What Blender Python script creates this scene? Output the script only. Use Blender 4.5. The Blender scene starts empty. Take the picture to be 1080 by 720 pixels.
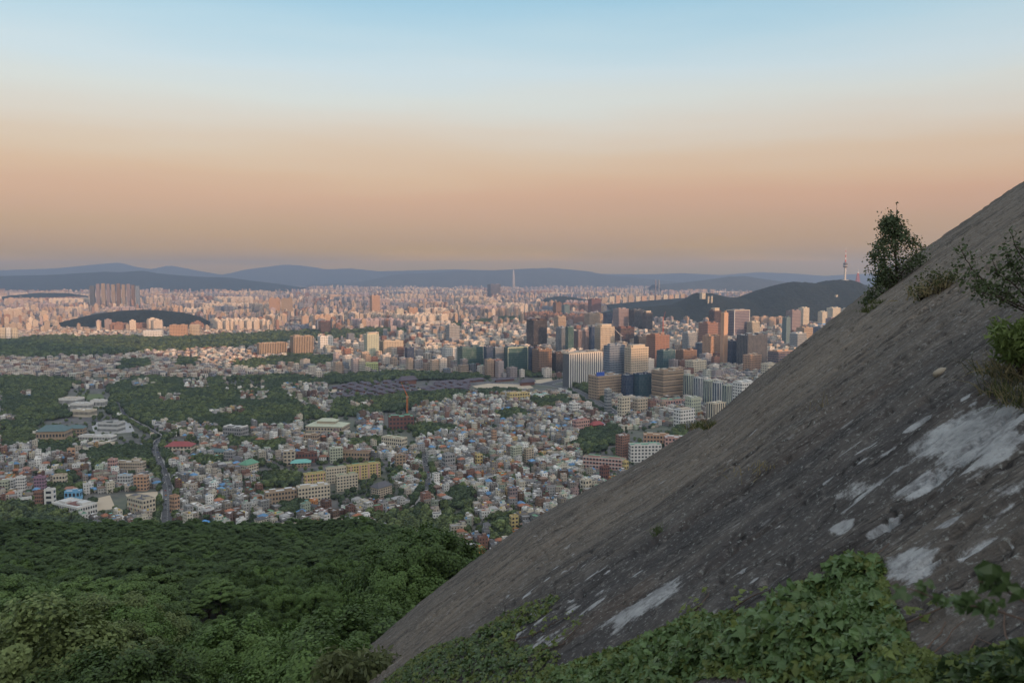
import bpy, math, random
import numpy as np
from mathutils import Vector

R = math.radians
scene = bpy.context.scene
COL = scene.collection
rng = np.random.default_rng(7)

# ------------------------------------------------------------------ camera
CAM_Z = 260.0
F = 844.0                                   # focal length in pixels of a 1080 wide frame
PITCH = math.atan((360 - 291) / F)
cam_data = bpy.data.cameras.new("camera")
cam = bpy.data.objects.new("camera", cam_data)
COL.objects.link(cam)
cam.location = (0, 0, CAM_Z)
cam.rotation_euler = (math.pi / 2 - PITCH, 0, 0)
cam_data.sensor_width = 36.0
cam_data.lens = 36.0 * F / 1080.0
cam_data.clip_start = 0.2
cam_data.clip_end = 80000
cam_data.dof.use_dof = True
cam_data.dof.focus_distance = 120.0
cam_data.dof.aperture_fstop = 4.5
scene.camera = cam

# ------------------------------------------------------------------ world, sun, exposure
SUN_EL, SUN_AZ = R(5.2), R(35)              # low evening sun behind the camera, to its right
sun_dir = Vector((math.sin(SUN_AZ) * math.cos(SUN_EL), -math.cos(SUN_AZ) * math.cos(SUN_EL), math.sin(SUN_EL)))
world = bpy.data.worlds.new("World")
scene.world = world
world.use_nodes = True
NT = world.node_tree
NT.nodes.clear()

def srgb(r, g, b):
    f = lambda c: c / 12.92 if c <= 0.04045 else ((c + 0.055) / 1.055) ** 2.4
    return (f(r / 255), f(g / 255), f(b / 255))

def el_of_row(y):
    return math.sin(math.atan((360 - y) / F) - PITCH)

def build_world():
    n, l = NT.nodes, NT.links
    out = n.new("ShaderNodeOutputWorld")
    sky = n.new("ShaderNodeTexSky")
    sky.sky_type = 'NISHITA'
    sky.sun_disc = False
    sky.sun_elevation = SUN_EL
    sky.sun_rotation = math.atan2(sun_dir.x, sun_dir.y)
    sky.altitude = 260
    sky.dust_density = 2.0
    b1 = n.new("ShaderNodeBackground")
    b1.inputs[1].default_value = 0.05
    l.new(sky.outputs[0], b1.inputs[0])
    # evening colours of the sky by height above the horizon (anti-twilight band and veil of dust)
    tc = n.new("ShaderNodeTexCoord")
    sep = n.new("ShaderNodeSeparateXYZ")
    l.new(tc.outputs["Generated"], sep.inputs[0])
    nz = n.new("ShaderNodeTexNoise")
    nz.inputs["Scale"].default_value = 3.0
    nz.inputs["Detail"].default_value = 4.0
    mp = n.new("ShaderNodeMapping")
    mp.inputs["Scale"].default_value = (1, 1, 9)
    l.new(tc.outputs["Generated"], mp.inputs[0])
    l.new(mp.outputs[0], nz.inputs["Vector"])
    ma = n.new("ShaderNodeMath"); ma.operation = 'MULTIPLY_ADD'
    ma.inputs[1].default_value = 0.042
    l.new(nz.outputs["Fac"], ma.inputs[0])
    ad = n.new("ShaderNodeMath"); ad.operation = 'SUBTRACT'; ad.inputs[1].default_value = 0.021
    l.new(sep.outputs["Z"], ma.inputs[2])
    l.new(ma.outputs[0], ad.inputs[0])
    mr = n.new("ShaderNodeMapRange")
    mr.inputs["From Min"].default_value = -0.02
    mr.inputs["From Max"].default_value = 1.02
    l.new(ad.outputs[0], mr.inputs["Value"])
    ramp = n.new("ShaderNodeValToRGB")
    l.new(mr.outputs[0], ramp.inputs[0])
    stops = SKY_STOPS
    els = ramp.color_ramp.elements
    pos = lambda y: (el_of_row(y) + 0.02) / 1.04
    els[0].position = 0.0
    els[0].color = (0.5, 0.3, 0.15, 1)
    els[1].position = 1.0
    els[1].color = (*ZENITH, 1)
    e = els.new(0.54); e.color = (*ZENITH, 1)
    for y, c in stops:
        e = els.new(min(0.99, pos(y)))
        # the colour of the sky beyond the haze, so that haze and sky together give the evening colours
        tan = math.tan(math.asin(max(el_of_row(y), 1e-4)))
        t = math.exp(-HAZE_DENSITY * min(HAZE_END, (HAZE_TOP - 260.0) / max(tan, 1e-4)))
        w = (np.array(srgb(*c)) - (1 - t) * HAZE_AIR) / t - np.array([0.07, 0.09, 0.096]) - np.array([0.036, 0.044, 0.02]) * min(y / 188.0, 1)
        e.color = (*np.maximum(w, 0.01), 1)
    b2 = n.new("ShaderNodeBackground")
    l.new(ramp.outputs[0], b2.inputs[0])
    b2.inputs[1].default_value = SKY_GAIN
    # the afterglow round the low sun, behind the camera, added to brighten the shade
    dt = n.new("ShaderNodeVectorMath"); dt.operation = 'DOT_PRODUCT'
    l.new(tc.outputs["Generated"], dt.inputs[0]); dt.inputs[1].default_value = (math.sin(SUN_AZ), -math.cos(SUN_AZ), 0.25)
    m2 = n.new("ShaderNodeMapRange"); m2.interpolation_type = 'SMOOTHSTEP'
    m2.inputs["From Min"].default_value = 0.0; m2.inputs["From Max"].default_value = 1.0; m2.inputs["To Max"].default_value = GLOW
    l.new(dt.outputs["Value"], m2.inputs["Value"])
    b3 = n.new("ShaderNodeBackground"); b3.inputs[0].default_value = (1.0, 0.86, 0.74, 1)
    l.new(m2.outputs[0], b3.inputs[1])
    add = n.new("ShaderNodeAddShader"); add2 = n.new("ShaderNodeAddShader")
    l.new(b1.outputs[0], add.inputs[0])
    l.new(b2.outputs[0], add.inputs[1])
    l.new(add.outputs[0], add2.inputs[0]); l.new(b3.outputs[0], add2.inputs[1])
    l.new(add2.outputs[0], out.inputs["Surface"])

SKY_STOPS = [(291, (158, 149, 145)), (284, (162, 150, 145)), (277, (166, 151, 144)), (268, (170, 153, 144)), (255, (177, 156, 145)), (240, (185, 160, 146)), (225, (194, 163, 148)),
             (208, (203, 168, 149)), (188, (210, 180, 156)), (165, (213, 191, 169)), (138, (215, 206, 193)),
             (108, (213, 216, 210)), (78, (204, 218, 222)), (42, (186, 212, 223)), (0, (164, 202, 221))]
HAZE_AIR = np.array([0.245, 0.255, 0.335])    # light the haze itself sends to the eye
HAZE_TOP, HAZE_END, HAZE_DENSITY = 700.0, 25600.0, 6.8e-5
SKY_GAIN = 1.0
ZENITH = (0.58, 0.64, 0.71)  # overhead sky out of view, brightened to fill the shaded foreground
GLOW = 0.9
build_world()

sun_l = bpy.data.lights.new("sun", 'SUN')
sun_l.energy = 5.0
sun_l.color = (1.0, 0.57, 0.31)
sun_l.angle = R(0.6)
sun = bpy.data.objects.new("sun", sun_l)
COL.objects.link(sun)
sun.rotation_euler = sun_dir.to_track_quat('Z', 'Y').to_euler()

scene.view_settings.view_transform = 'Standard'
scene.view_settings.look = 'None'
scene.view_settings.exposure = 0.0
scene.view_settings.gamma = 1.0
scene.view_settings.use_curve_mapping = False
scene.render.engine = 'CYCLES'
cy = scene.cycles
cy.max_bounces = 4
cy.diffuse_bounces = 2
cy.glossy_bounces = 2
cy.transmission_bounces = 2
cy.volume_bounces = 0
cy.transparent_max_bounces = 8
cy.caustics_reflective = False
cy.caustics_refractive = False
cy.sample_clamp_indirect = 4.0
try:
    cy.use_denoising = True
    cy.denoiser = 'OPENIMAGEDENOISE'
    cy.denoising_input_passes = 'RGB_ALBEDO_NORMAL'
    cy.denoising_prefilter = 'ACCURATE'
except Exception:
    pass

# ------------------------------------------------------------------ helpers
def ray(px, py):
    """World direction of a photograph pixel (arrays allowed)."""
    px = np.asarray(px, float); py = np.asarray(py, float)
    x = (px - 540) / F; u = (360 - py) / F
    c, s = math.cos(PITCH), math.sin(PITCH)
    return np.stack([x, c + u * s, -s + u * c], -1)

def ground(px, py, z=0.0):
    d = ray(px, py)
    t = (z - CAM_Z) / d[..., 2]
    return np.array([0, 0, CAM_Z]) + d * t[..., None]

def at_y(px, py, Y):
    d = ray(px, py)
    return np.array([0, 0, CAM_Z]) + d * (np.asarray(Y) / d[..., 1])[..., None]

def to_px(P):
    P = np.asarray(P, float) - np.array([0, 0, CAM_Z])
    c, s = math.cos(PITCH), math.sin(PITCH)
    f = P[..., 1] * c - P[..., 2] * s
    u = P[..., 1] * s + P[..., 2] * c
    f = np.where(np.abs(f) < 1e-6, 1e-6, f)
    return 540 + F * P[..., 0] / f, 360 - F * u / f, f

def in_poly(x, y, poly):
    x = np.asarray(x, float); y = np.asarray(y, float)
    r = np.zeros(x.shape, bool)
    n = len(poly)
    for i in range(n):
        x1, y1 = poly[i]; x2, y2 = poly[(i + 1) % n]
        if y1 == y2:
            continue
        c = ((y1 > y) != (y2 > y)) & (x < (x2 - x1) * (y - y1) / (y2 - y1) + x1)
        r ^= c
    return r

_perm = np.random.default_rng(3).permutation(4096)
_grad = np.random.default_rng(4).normal(size=(4096, 3)); _grad /= np.linalg.norm(_grad, axis=1)[:, None]
def perlin(p):
    p = np.asarray(p, float)
    i = np.floor(p).astype(np.int64); f = p - i
    w = f * f * f * (f * (f * 6 - 15) + 10)
    out = np.zeros(p.shape[:-1])
    for dx in (0, 1):
        for dy in (0, 1):
            for dz in (0, 1):
                h = _perm[(i[..., 0] + dx) & 4095]
                h = _perm[(h + i[..., 1] + dy) & 4095]
                h = _perm[(h + i[..., 2] + dz) & 4095]
                g = _grad[h]
                d = f - np.array([dx, dy, dz])
                v = (g * d).sum(-1)
                wx = w[..., 0] if dx else 1 - w[..., 0]
                wy = w[..., 1] if dy else 1 - w[..., 1]
                wz = w[..., 2] if dz else 1 - w[..., 2]
                out += v * wx * wy * wz
    return out * 1.6

def fbm(p, octs=4, gain=0.5, lac=2.03):
    p = np.asarray(p, float); a = 1.0; s = 0; t = 0
    for o in range(octs):
        s = s + a * perlin(p + 17.3 * o); t += a; a *= gain; p = p * lac
    return s / t

def mesh_from(name, V, faces, smooth=False):
    """V (n,3); faces: list of (m,k) int arrays (k = 3 or 4)."""
    me = bpy.data.meshes.new(name)
    V = np.asarray(V, np.float32)
    me.vertices.add(len(V))
    me.vertices.foreach_set("co", V.ravel())
    fs = [np.asarray(f, np.int32) for f in (faces if isinstance(faces, list) else [faces]) if len(f)]
    loops = np.concatenate([f.ravel() for f in fs])
    tot = np.concatenate([np.full(len(f), f.shape[1], np.int32) for f in fs])
    start = np.concatenate([[0], np.cumsum(tot)[:-1]]).astype(np.int32)
    me.loops.add(len(loops))
    me.loops.foreach_set("vertex_index", loops.astype(np.int32))
    me.polygons.add(len(tot))
    me.polygons.foreach_set("loop_start", start)
    me.polygons.foreach_set("loop_total", tot)
    me.polygons.foreach_set("use_smooth", np.full(len(tot), bool(smooth)))
    me.update(calc_edges=True)
    return me

def link(name, data, mat=None, parent=None, loc=None):
    o = bpy.data.objects.new(name, data)
    COL.objects.link(o)
    if mat is not None and data is not None and len(data.materials) == 0:
        data.materials.append(mat)
    if parent is not None:
        o.parent = parent
    if loc is not None:
        o.location = loc
    return o

def tag(o, label=None, cat=None, group=None, kind=None):
    if label: o["label"] = label
    if cat: o["category"] = cat
    if group: o["group"] = group
    if kind: o["kind"] = kind
    return o

def empty(name, loc=(0, 0, 0), rz=0.0):
    o = bpy.data.objects.new(name, None)
    o.empty_display_size = 0.1
    COL.objects.link(o)
    o.location = loc
    o.rotation_euler = (0, 0, rz)
    return o

def grid_faces(nu, nv):
    a = np.arange(nu * nv).reshape(nu, nv)
    return np.stack([a[:-1, :-1], a[1:, :-1], a[1:, 1:], a[:-1, 1:]], -1).reshape(-1, 4)

def vattr(me, name, arr, typ='FLOAT', domain='POINT'):
    at = me.attributes.new(name, typ, domain)
    key = {'FLOAT': 'value', 'INT': 'value', 'FLOAT_VECTOR': 'vector', 'FLOAT_COLOR': 'color'}[typ]
    at.data.foreach_set(key, np.asarray(arr, np.int32 if typ == 'INT' else np.float32).ravel())

class Nodes:
    """Tiny helper to write material node trees."""
    def __init__(self, name):
        self.m = bpy.data.materials.new(name); self.m.use_nodes = True
        self.t = self.m.node_tree; self.n = self.t.nodes; self.l = self.t.links
        self.n.clear()
        self.out = self.n.new("ShaderNodeOutputMaterial")
        self.p = self.n.new("ShaderNodeBsdfPrincipled")
        self.l.new(self.p.outputs[0], self.out.inputs[0])
    def set(self, sock, v):
        if hasattr(v, "is_output") or isinstance(v, bpy.types.NodeSocket):
            self.l.new(v, sock)
        else:
            try:
                sock.default_value = v
            except Exception:
                sock.default_value = (*v, 1)
    def attr(self, name, what="Fac"):
        a = self.n.new("ShaderNodeAttribute"); a.attribute_name = name
        return a.outputs[what]
    def coord(self, what="Object"):
        return self.n.new("ShaderNodeTexCoord").outputs[what]
    def math(self, op, a, b=None, c=None):
        k = self.n.new("ShaderNodeMath"); k.operation = op
        for i, v in enumerate((a, b, c)):
            if v is not None:
                self.set(k.inputs[i], v)
        return k.outputs[0]
    def vmath(self, op, a, b):
        k = self.n.new("ShaderNodeVectorMath"); k.operation = op
        self.set(k.inputs[0], a); self.set(k.inputs[1], b)
        return k.outputs[0]
    def mapping(self, v, scale=(1, 1, 1), rot=(0, 0, 0)):
        k = self.n.new("ShaderNodeMapping")
        self.l.new(v, k.inputs[0]); k.inputs["Scale"].default_value = scale; k.inputs["Rotation"].default_value = rot
        return k.outputs[0]
    def noise(self, v, scale=1.0, detail=4.0, rough=0.55, out="Fac"):
        k = self.n.new("ShaderNodeTexNoise")
        self.l.new(v, k.inputs["Vector"])
        k.inputs["Scale"].default_value = scale; k.inputs["Detail"].default_value = detail; k.inputs["Roughness"].default_value = rough
        return k.outputs[out]
    def ramp(self, v, stops):
        k = self.n.new("ShaderNodeValToRGB"); self.l.new(v, k.inputs[0])
        e = k.color_ramp.elements
        while len(e) < len(stops): e.new(0.5)
        for i, (p, c) in enumerate(stops):
            e[i].position = p
            e[i].color = (c, c, c, 1) if isinstance(c, (int, float)) else (*c, 1)
        return k.outputs[0]
    def mix(self, f, a, b, mode='MIX'):
        k = self.n.new("ShaderNodeMix"); k.data_type = 'RGBA'; k.blend_type = mode
        self.set(k.inputs[0], f)
        for s, v in ((k.inputs[6], a), (k.inputs[7], b)):
            if isinstance(v, bpy.types.NodeSocket): self.l.new(v, s)
            else: s.default_value = (*v, 1)
        return k.outputs[2]
    def bump(self, h, strength=0.5, dist=0.1, normal=None):
        k = self.n.new("ShaderNodeBump"); self.l.new(h, k.inputs["Height"])
        k.inputs["Strength"].default_value = strength; k.inputs["Distance"].default_value = dist
        if normal is not None: self.l.new(normal, k.inputs["Normal"])
        self.l.new(k.outputs[0], self.p.inputs["Normal"])
        return k.outputs[0]
    def base(self, v): self.set(self.p.inputs["Base Color"], v); return self
    def rough(self, v): self.set(self.p.inputs["Roughness"], v); return self

def plain(name, c, rough=0.8, var=0.12, scale=0.4, metal=0.0):
    m = Nodes(name)
    nz = m.noise(m.coord(), scale, 5)
    m.base(m.mix(nz, tuple(x * (1 - var) for x in c), tuple(min(1, x * (1 + var)) for x in c))).rough(rough)
    m.p.inputs["Metallic"].default_value = metal
    return m.m
# ------------------------------------------------------------------ setting: ground, hills, ridge, haze
def ground_material():
    m = Nodes("city_ground")
    p = m.coord("Object")
    n1 = m.noise(p, 0.004, 5); n2 = m.noise(p, 0.05, 4)
    c = m.mix(m.ramp(n2, [(0.35, 0.0), (0.65, 1.0)]), (0.06, 0.06, 0.064), (0.15, 0.14, 0.13))
    c = m.mix(m.ramp(n1, [(0.45, 0.0), (0.6, 0.6)]), c, (0.09, 0.11, 0.06))
    m.base(c).rough(0.95)
    return m.m

def build_ground():
    xs = np.concatenate([np.linspace(-19000, -3000, 14), np.linspace(-2500, 2500, 40), np.linspace(3000, 19000, 14)])
    ys = np.concatenate([np.linspace(-1150, 300, 10), np.linspace(400, 4000, 50), np.linspace(4600, 25300, 28)])
    X, Y = np.meshgrid(xs, ys, indexing='ij')
    V = np.stack([X, Y, np.zeros_like(X)], -1).reshape(-1, 3)
    o = link("ground", mesh_from("ground", V, grid_faces(len(xs), len(ys))), ground_material())
    tag(o, kind="structure")

def hill_material(name, c1, c2, scale, bump=0.0):
    m = Nodes(name)
    p = m.coord("Object")
    n = m.noise(p, scale, 6, 0.65)
    n2 = m.noise(p, scale * 6, 3, 0.6)
    c = m.mix(m.ramp(n, [(0.35, 0), (0.65, 1)]), c1, c2)
    c = m.mix(m.ramp(n2, [(0.35, 0.0), (0.7, 0.6)]), c, tuple(x * 1.5 for x in c2))
    if bump:
        n3 = m.noise(p, 0.07, 3, 0.6)
        c = m.mix(m.ramp(n3, [(0.35, 0.6), (0.55, 0.0)]), c, tuple(x * 0.5 for x in c1))
        m.bump(n3, bump, 9.0)
    m.base(c).rough(1.0)
    m.p.inputs["Specular IOR Level"].default_value = 0.1
    return m.m

def ridge(name, pts, Y, depth, mat, rough=0.16, nu=220, nv=40, base=0.0, wl=None, front=0.5, seed=0):
    """A range of hills whose crest runs through the photograph points PTS at distance Y; a height field with spurs."""
    pts = np.array(pts, float)
    px = np.linspace(pts[0, 0], pts[-1, 0], nu)
    py = np.interp(px, pts[:, 0], pts[:, 1])
    crest = at_y(px, py, np.full(nu, Y))
    t = np.linspace(-1, 1, nv)
    X = np.repeat(crest[:, 0:1], nv, 1)
    h = np.maximum(crest[:, 2], 1.0)[:, None] - base
    wl = wl or depth * 0.5
    Yd = np.where(t < 0, t * depth * front * 2, t * depth)[None, :] + np.zeros((nu, 1))
    wig = fbm(np.stack([X / wl, Yd * 0 / wl, np.full_like(X, seed)], -1), 3) * depth * 0.25
    prof = np.cos(np.clip(np.abs(t), 0, 1) * math.pi / 2)[None, :] ** 1.15
    n = fbm(np.stack([X / wl, Yd / wl * 0.7, np.full_like(X, seed + 3.3)], -1), 5, 0.55)
    rid = 1 - np.abs(fbm(np.stack([X / wl * 1.7, Yd / wl * 0.5, np.full_like(X, seed + 9.1)], -1), 4)) * 2
    z = h * prof * (1 + rough * (n * 1.5 + rid - 0.8) * (1 - prof))
    fine = fbm(np.stack([X / wl * 14, Yd / wl * 14, np.full_like(X, seed)], -1), 3)
    z = z * (1 + 0.02 * fine) + base
    V = np.stack([X, Y + Yd + wig * (1 - prof), z - 2], -1).reshape(-1, 3)
    o = link(name, mesh_from(name, V, grid_faces(nu, nv), True), mat)
    tag(o, kind="structure")
    return o

def build_hills():
    far = hill_material("far_hill_forest", (0.040, 0.044, 0.040), (0.075, 0.075, 0.068), 0.002)  # painted paler than the near forest, putting extra haze into the colour
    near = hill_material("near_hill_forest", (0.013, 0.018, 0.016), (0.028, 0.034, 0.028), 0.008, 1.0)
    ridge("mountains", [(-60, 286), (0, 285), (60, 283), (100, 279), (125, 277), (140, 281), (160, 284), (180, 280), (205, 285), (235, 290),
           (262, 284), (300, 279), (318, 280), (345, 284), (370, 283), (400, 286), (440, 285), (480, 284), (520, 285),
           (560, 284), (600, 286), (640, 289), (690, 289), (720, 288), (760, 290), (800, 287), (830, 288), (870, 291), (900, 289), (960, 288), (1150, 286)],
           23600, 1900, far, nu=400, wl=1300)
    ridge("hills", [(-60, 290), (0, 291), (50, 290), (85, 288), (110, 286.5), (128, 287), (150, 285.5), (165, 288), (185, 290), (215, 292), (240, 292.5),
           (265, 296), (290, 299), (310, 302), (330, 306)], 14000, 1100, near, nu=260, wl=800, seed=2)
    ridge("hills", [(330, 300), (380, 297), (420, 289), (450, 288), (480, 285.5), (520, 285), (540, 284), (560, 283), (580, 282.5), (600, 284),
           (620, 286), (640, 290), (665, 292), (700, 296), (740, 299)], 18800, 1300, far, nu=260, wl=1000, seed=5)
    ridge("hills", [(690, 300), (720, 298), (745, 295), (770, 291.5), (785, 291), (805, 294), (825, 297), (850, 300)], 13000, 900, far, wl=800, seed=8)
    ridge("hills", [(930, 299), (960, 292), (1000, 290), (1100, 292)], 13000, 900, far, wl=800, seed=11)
    ridge("forested_hill", [(610, 337), (640, 329), (660, 325), (690, 322.5), (712, 321), (724, 315.5), (735, 308.5), (750, 309), (770, 313.5), (782, 313),
           (800, 306), (820, 300), (836, 296.8), (850, 297.5), (862, 298.5), (872, 295.8), (888, 294.5), (897, 295), (908, 300), (925, 306), (960, 316), (1000, 326)],
           4600, 620, near, nu=420, nv=70, wl=300, seed=14, rough=0.22)
    ridge("forested_hill", [(55, 345), (75, 337), (100, 331), (125, 327.5), (150, 326), (170, 327), (190, 329), (205, 333), (215, 341), (225, 346)],
           4150, 260, near, nu=160, wl=200, seed=20)
    ridge("hills", [(-10, 314), (15, 311), (40, 308.5), (70, 309), (90, 312), (100, 315)], 8600, 400, near, nu=100, wl=300, seed=22)
    ridge("hills", [(568, 322), (575, 314), (590, 312), (605, 313), (620, 316), (640, 321)], 7200, 300, near, nu=100, wl=300, seed=24)
    ridge("hills", [(640, 321), (680, 317), (720, 314), (745, 316), (760, 320)], 6300, 300, near, nu=100, wl=300, seed=26)
    # the mountain behind the camera, whose shadow covers the near city
    xs = np.linspace(-2500, 4200, 200); ys = np.linspace(-1100, -60, 40)
    X, Y = np.meshgrid(xs, ys, indexing='ij')
    t = (Y + 300) / np.where(Y < -300, 800.0, 240.0)
    n = fbm(np.stack([X / 500, Y / 500, X * 0], -1), 4)
    h = 318 + 60 * fbm(np.stack([X / 700, X * 0, X * 0 + 5], -1), 3)
    h = h + 95 * np.exp(-((X - 330) / 330) ** 2)
    z = h * np.cos(np.clip(np.abs(t), 0, 1) * math.pi / 2) * (1 + 0.15 * n) - 3
    V = np.stack([X, Y, z], -1).reshape(-1, 3)
    tag(link("mountain", mesh_from("mountain", V, grid_faces(len(xs), len(ys)), True), near), kind="structure")

def build_haze():
    x0, x1, y0, y1, z0, z1 = -19500, 19500, -1200, HAZE_END, -4, HAZE_TOP
    V = [(x, y, z) for z in (z0, z1) for y in (y0, y1) for x in (x0, x1)]
    f = np.array([(0, 2, 3, 1), (4, 5, 7, 6), (0, 1, 5, 4), (2, 6, 7, 3), (0, 4, 6, 2), (1, 3, 7, 5)])
    m = bpy.data.materials.new("haze"); m.use_nodes = True
    n = m.node_tree.nodes; n.clear()
    out = n.new("ShaderNodeOutputMaterial"); v = n.new("ShaderNodeVolumePrincipled")
    v.inputs["Color"].default_value = HAZE_COLOR
    v.inputs["Density"].default_value = HAZE_DENSITY
    v.inputs["Anisotropy"].default_value = 0.45
    m.node_tree.links.new(v.outputs[0], out.inputs["Volume"])
    tag(link("haze", mesh_from("haze", V, f), m), kind="stuff")

HAZE_COLOR = (0.50, 0.645, 0.90, 1)

# ------------------------------------------------------------------ the granite slab
SIL = np.array([(250, 800), (340, 725), (385, 690), (425, 656), (460, 627), (500, 596), (530, 574), (560, 553), (600, 531), (640, 510), (670, 493),
                (700, 475), (730, 459), (760, 440), (790, 412), (820, 385), (860, 352), (900, 320), (930, 297), (960, 275), (1010, 243), (1045, 220),
                (1080, 197), (1140, 158)], float)
ROCK_H = 2.2
_d1, _d2 = ray(332, 622), ray(1027, 124)
rock_n = np.cross(_d2, _d1); rock_n /= np.linalg.norm(rock_n)
if rock_n[2] < 0: rock_n = -rock_n
rock_e1 = _d2 / np.linalg.norm(_d2) - _d1 / np.linalg.norm(_d1); rock_e1 /= np.linalg.norm(rock_e1)
rock_e2 = np.cross(rock_n, rock_e1)
if rock_e2[1] < 0: rock_e2 = -rock_e2
CAMP = np.array([0, 0, CAM_Z])

def rock_polar(d):
    """Direction(s) from the camera -> (azimuth in the slab, slope below the slab's plane)."""
    a = d @ rock_e1; b = d @ rock_e2; c = d @ rock_n
    return np.arctan2(a, b), -c / np.hypot(a, b)

def _rock_profile():
    t = np.linspace(0, len(SIL) - 1, 800)
    px = np.interp(t, np.arange(len(SIL)), SIL[:, 0]); py = np.interp(t, np.arange(len(SIL)), SIL[:, 1])
    az, s = rock_polar(ray(px, py))
    o = np.argsort(az)
    s = np.maximum(s[o], 0.03)
    k = np.convolve(np.pad(s, 15, mode='edge'), np.ones(31) / 31, 'valid')
    az = az[o]
    return np.concatenate([[az[0] - 1.2, az[0] - 0.25], az]), np.concatenate([[1.6, 0.75], k])
_RA, _RS = _rock_profile()
def rock_k(az):
    s = np.interp(az, _RA, _RS)
    return s * s / (4 * ROCK_H)

def rock_relief(u, v):
    """Height of the slab's relief (metres) at slab coordinates u (down-slope) and v (across)."""
    u = np.asarray(u, float); v = np.asarray(v, float)
    z0 = np.zeros_like(u)
    big = fbm(np.stack([u * 0.05, v * 0.12, z0 + 2.2], -1), 3) * 0.22
    st = fbm(np.stack([u * 0.16, v * 0.9, z0 + 7.7], -1), 4, 0.55) * 0.085
    warp = fbm(np.stack([u * 0.12, v * 0.2, z0 + 4.1], -1), 3)
    q = v * 0.55 + warp * 1.2
    saw = (q - np.floor(q)); led = (np.clip(saw / 0.86, 0, 1) - np.clip((saw - 0.86) / 0.14, 0, 1)) * 0.06
    amp = np.clip(fbm(np.stack([u * 0.07, v * 0.1, z0 + 12], -1), 2) * 1.6 + 0.35, 0, 1)
    fine = fbm(np.stack([u * 1.3, v * 3.0, z0 + 1.7], -1), 4, 0.6) * 0.022
    q2 = v * 0.21 + warp * 0.9 + 0.4
    s2 = q2 - np.floor(q2); led2 = np.clip(s2 / 0.93, 0, 1) - np.clip((s2 - 0.93) / 0.07, 0, 1)
    amp2 = np.clip(fbm(np.stack([u * 0.045, v * 0.06, z0 + 23], -1), 2) * 2 + 0.45, 0, 1)
    cr = fbm(np.stack([u * 0.22, v * 1.1, z0 + 31], -1), 4, 0.6)
    crack = -np.clip(1 - np.abs(cr) / 0.022, 0, 1) * 0.07
    return big * 1.0 + st * 1.7 + led * amp * 2.4 * 0.06 / 0.06 + led2 * amp2 * 0.20 + fine * 1.3 + crack

def rock_uv(px, py):
    az, s = rock_polar(ray(px, py))
    k = rock_k(az)
    r = (s - np.sqrt(np.maximum(s * s - 4 * ROCK_H * k, 0))) / (2 * k)
    return r * np.sin(az), r * np.cos(az), r

def rock_point(u, v, lift=0.0, relief=True):
    u = np.asarray(u, float); v = np.asarray(v, float)
    r2 = u * u + v * v
    w = -ROCK_H - rock_k(np.arctan2(u, v)) * r2 + lift
    if relief:
        r = np.sqrt(r2)
        w = w + rock_relief(u, v) * np.clip((r - 1.0) / 6.0, 0.05, 1)
    return CAMP + u[..., None] * rock_e1 + v[..., None] * rock_e2 + w[..., None] * rock_n

def rock_at(px, py, lift=0.0):
    u, v, r = rock_uv(np.asarray(px, float), np.asarray(py, float))
    return rock_point(u, v, lift)

PATCHES = [[(952, 472), (985, 456), (1010, 440), (1040, 427), (1065, 427), (1078, 438), (1082, 460), (1065, 476), (1030, 487), (1005, 494), (985, 491), (1000, 478), (975, 479)],
           [(935, 520), (960, 505), (1000, 492), (1006, 500), (990, 515), (962, 523), (942, 527)],
           [(878, 522), (900, 513), (917, 509), (921, 513), (897, 524), (882, 527)],
           [(1038, 517), (1060, 510), (1082, 507), (1082, 522), (1050, 526)],
           [(912, 592), (948, 583), (988, 578), (978, 594), (966, 608), (950, 607), (935, 600)],
           [(622, 668), (650, 653), (672, 638), (700, 613), (716, 604), (706, 624), (690, 634), (672, 646), (645, 662)],
           [(566, 690), (578, 672), (590, 664), (589, 674), (578, 686)], [(633, 666), (650, 655), (652, 657), (640, 668)]]
SPOTS = [([(520, 640), (600, 585), (690, 590), (720, 605), (660, 650), (560, 690)], 0.62), ([(880, 470), (1080, 400), (1080, 580), (960, 590), (860, 560)], 0.62),
         ([(700, 600), (800, 520), (900, 530), (900, 600), (780, 640)], 0.42), ([(820, 400), (1000, 280), (1080, 240), (1080, 400), (900, 460)], 0.30)]

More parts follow.
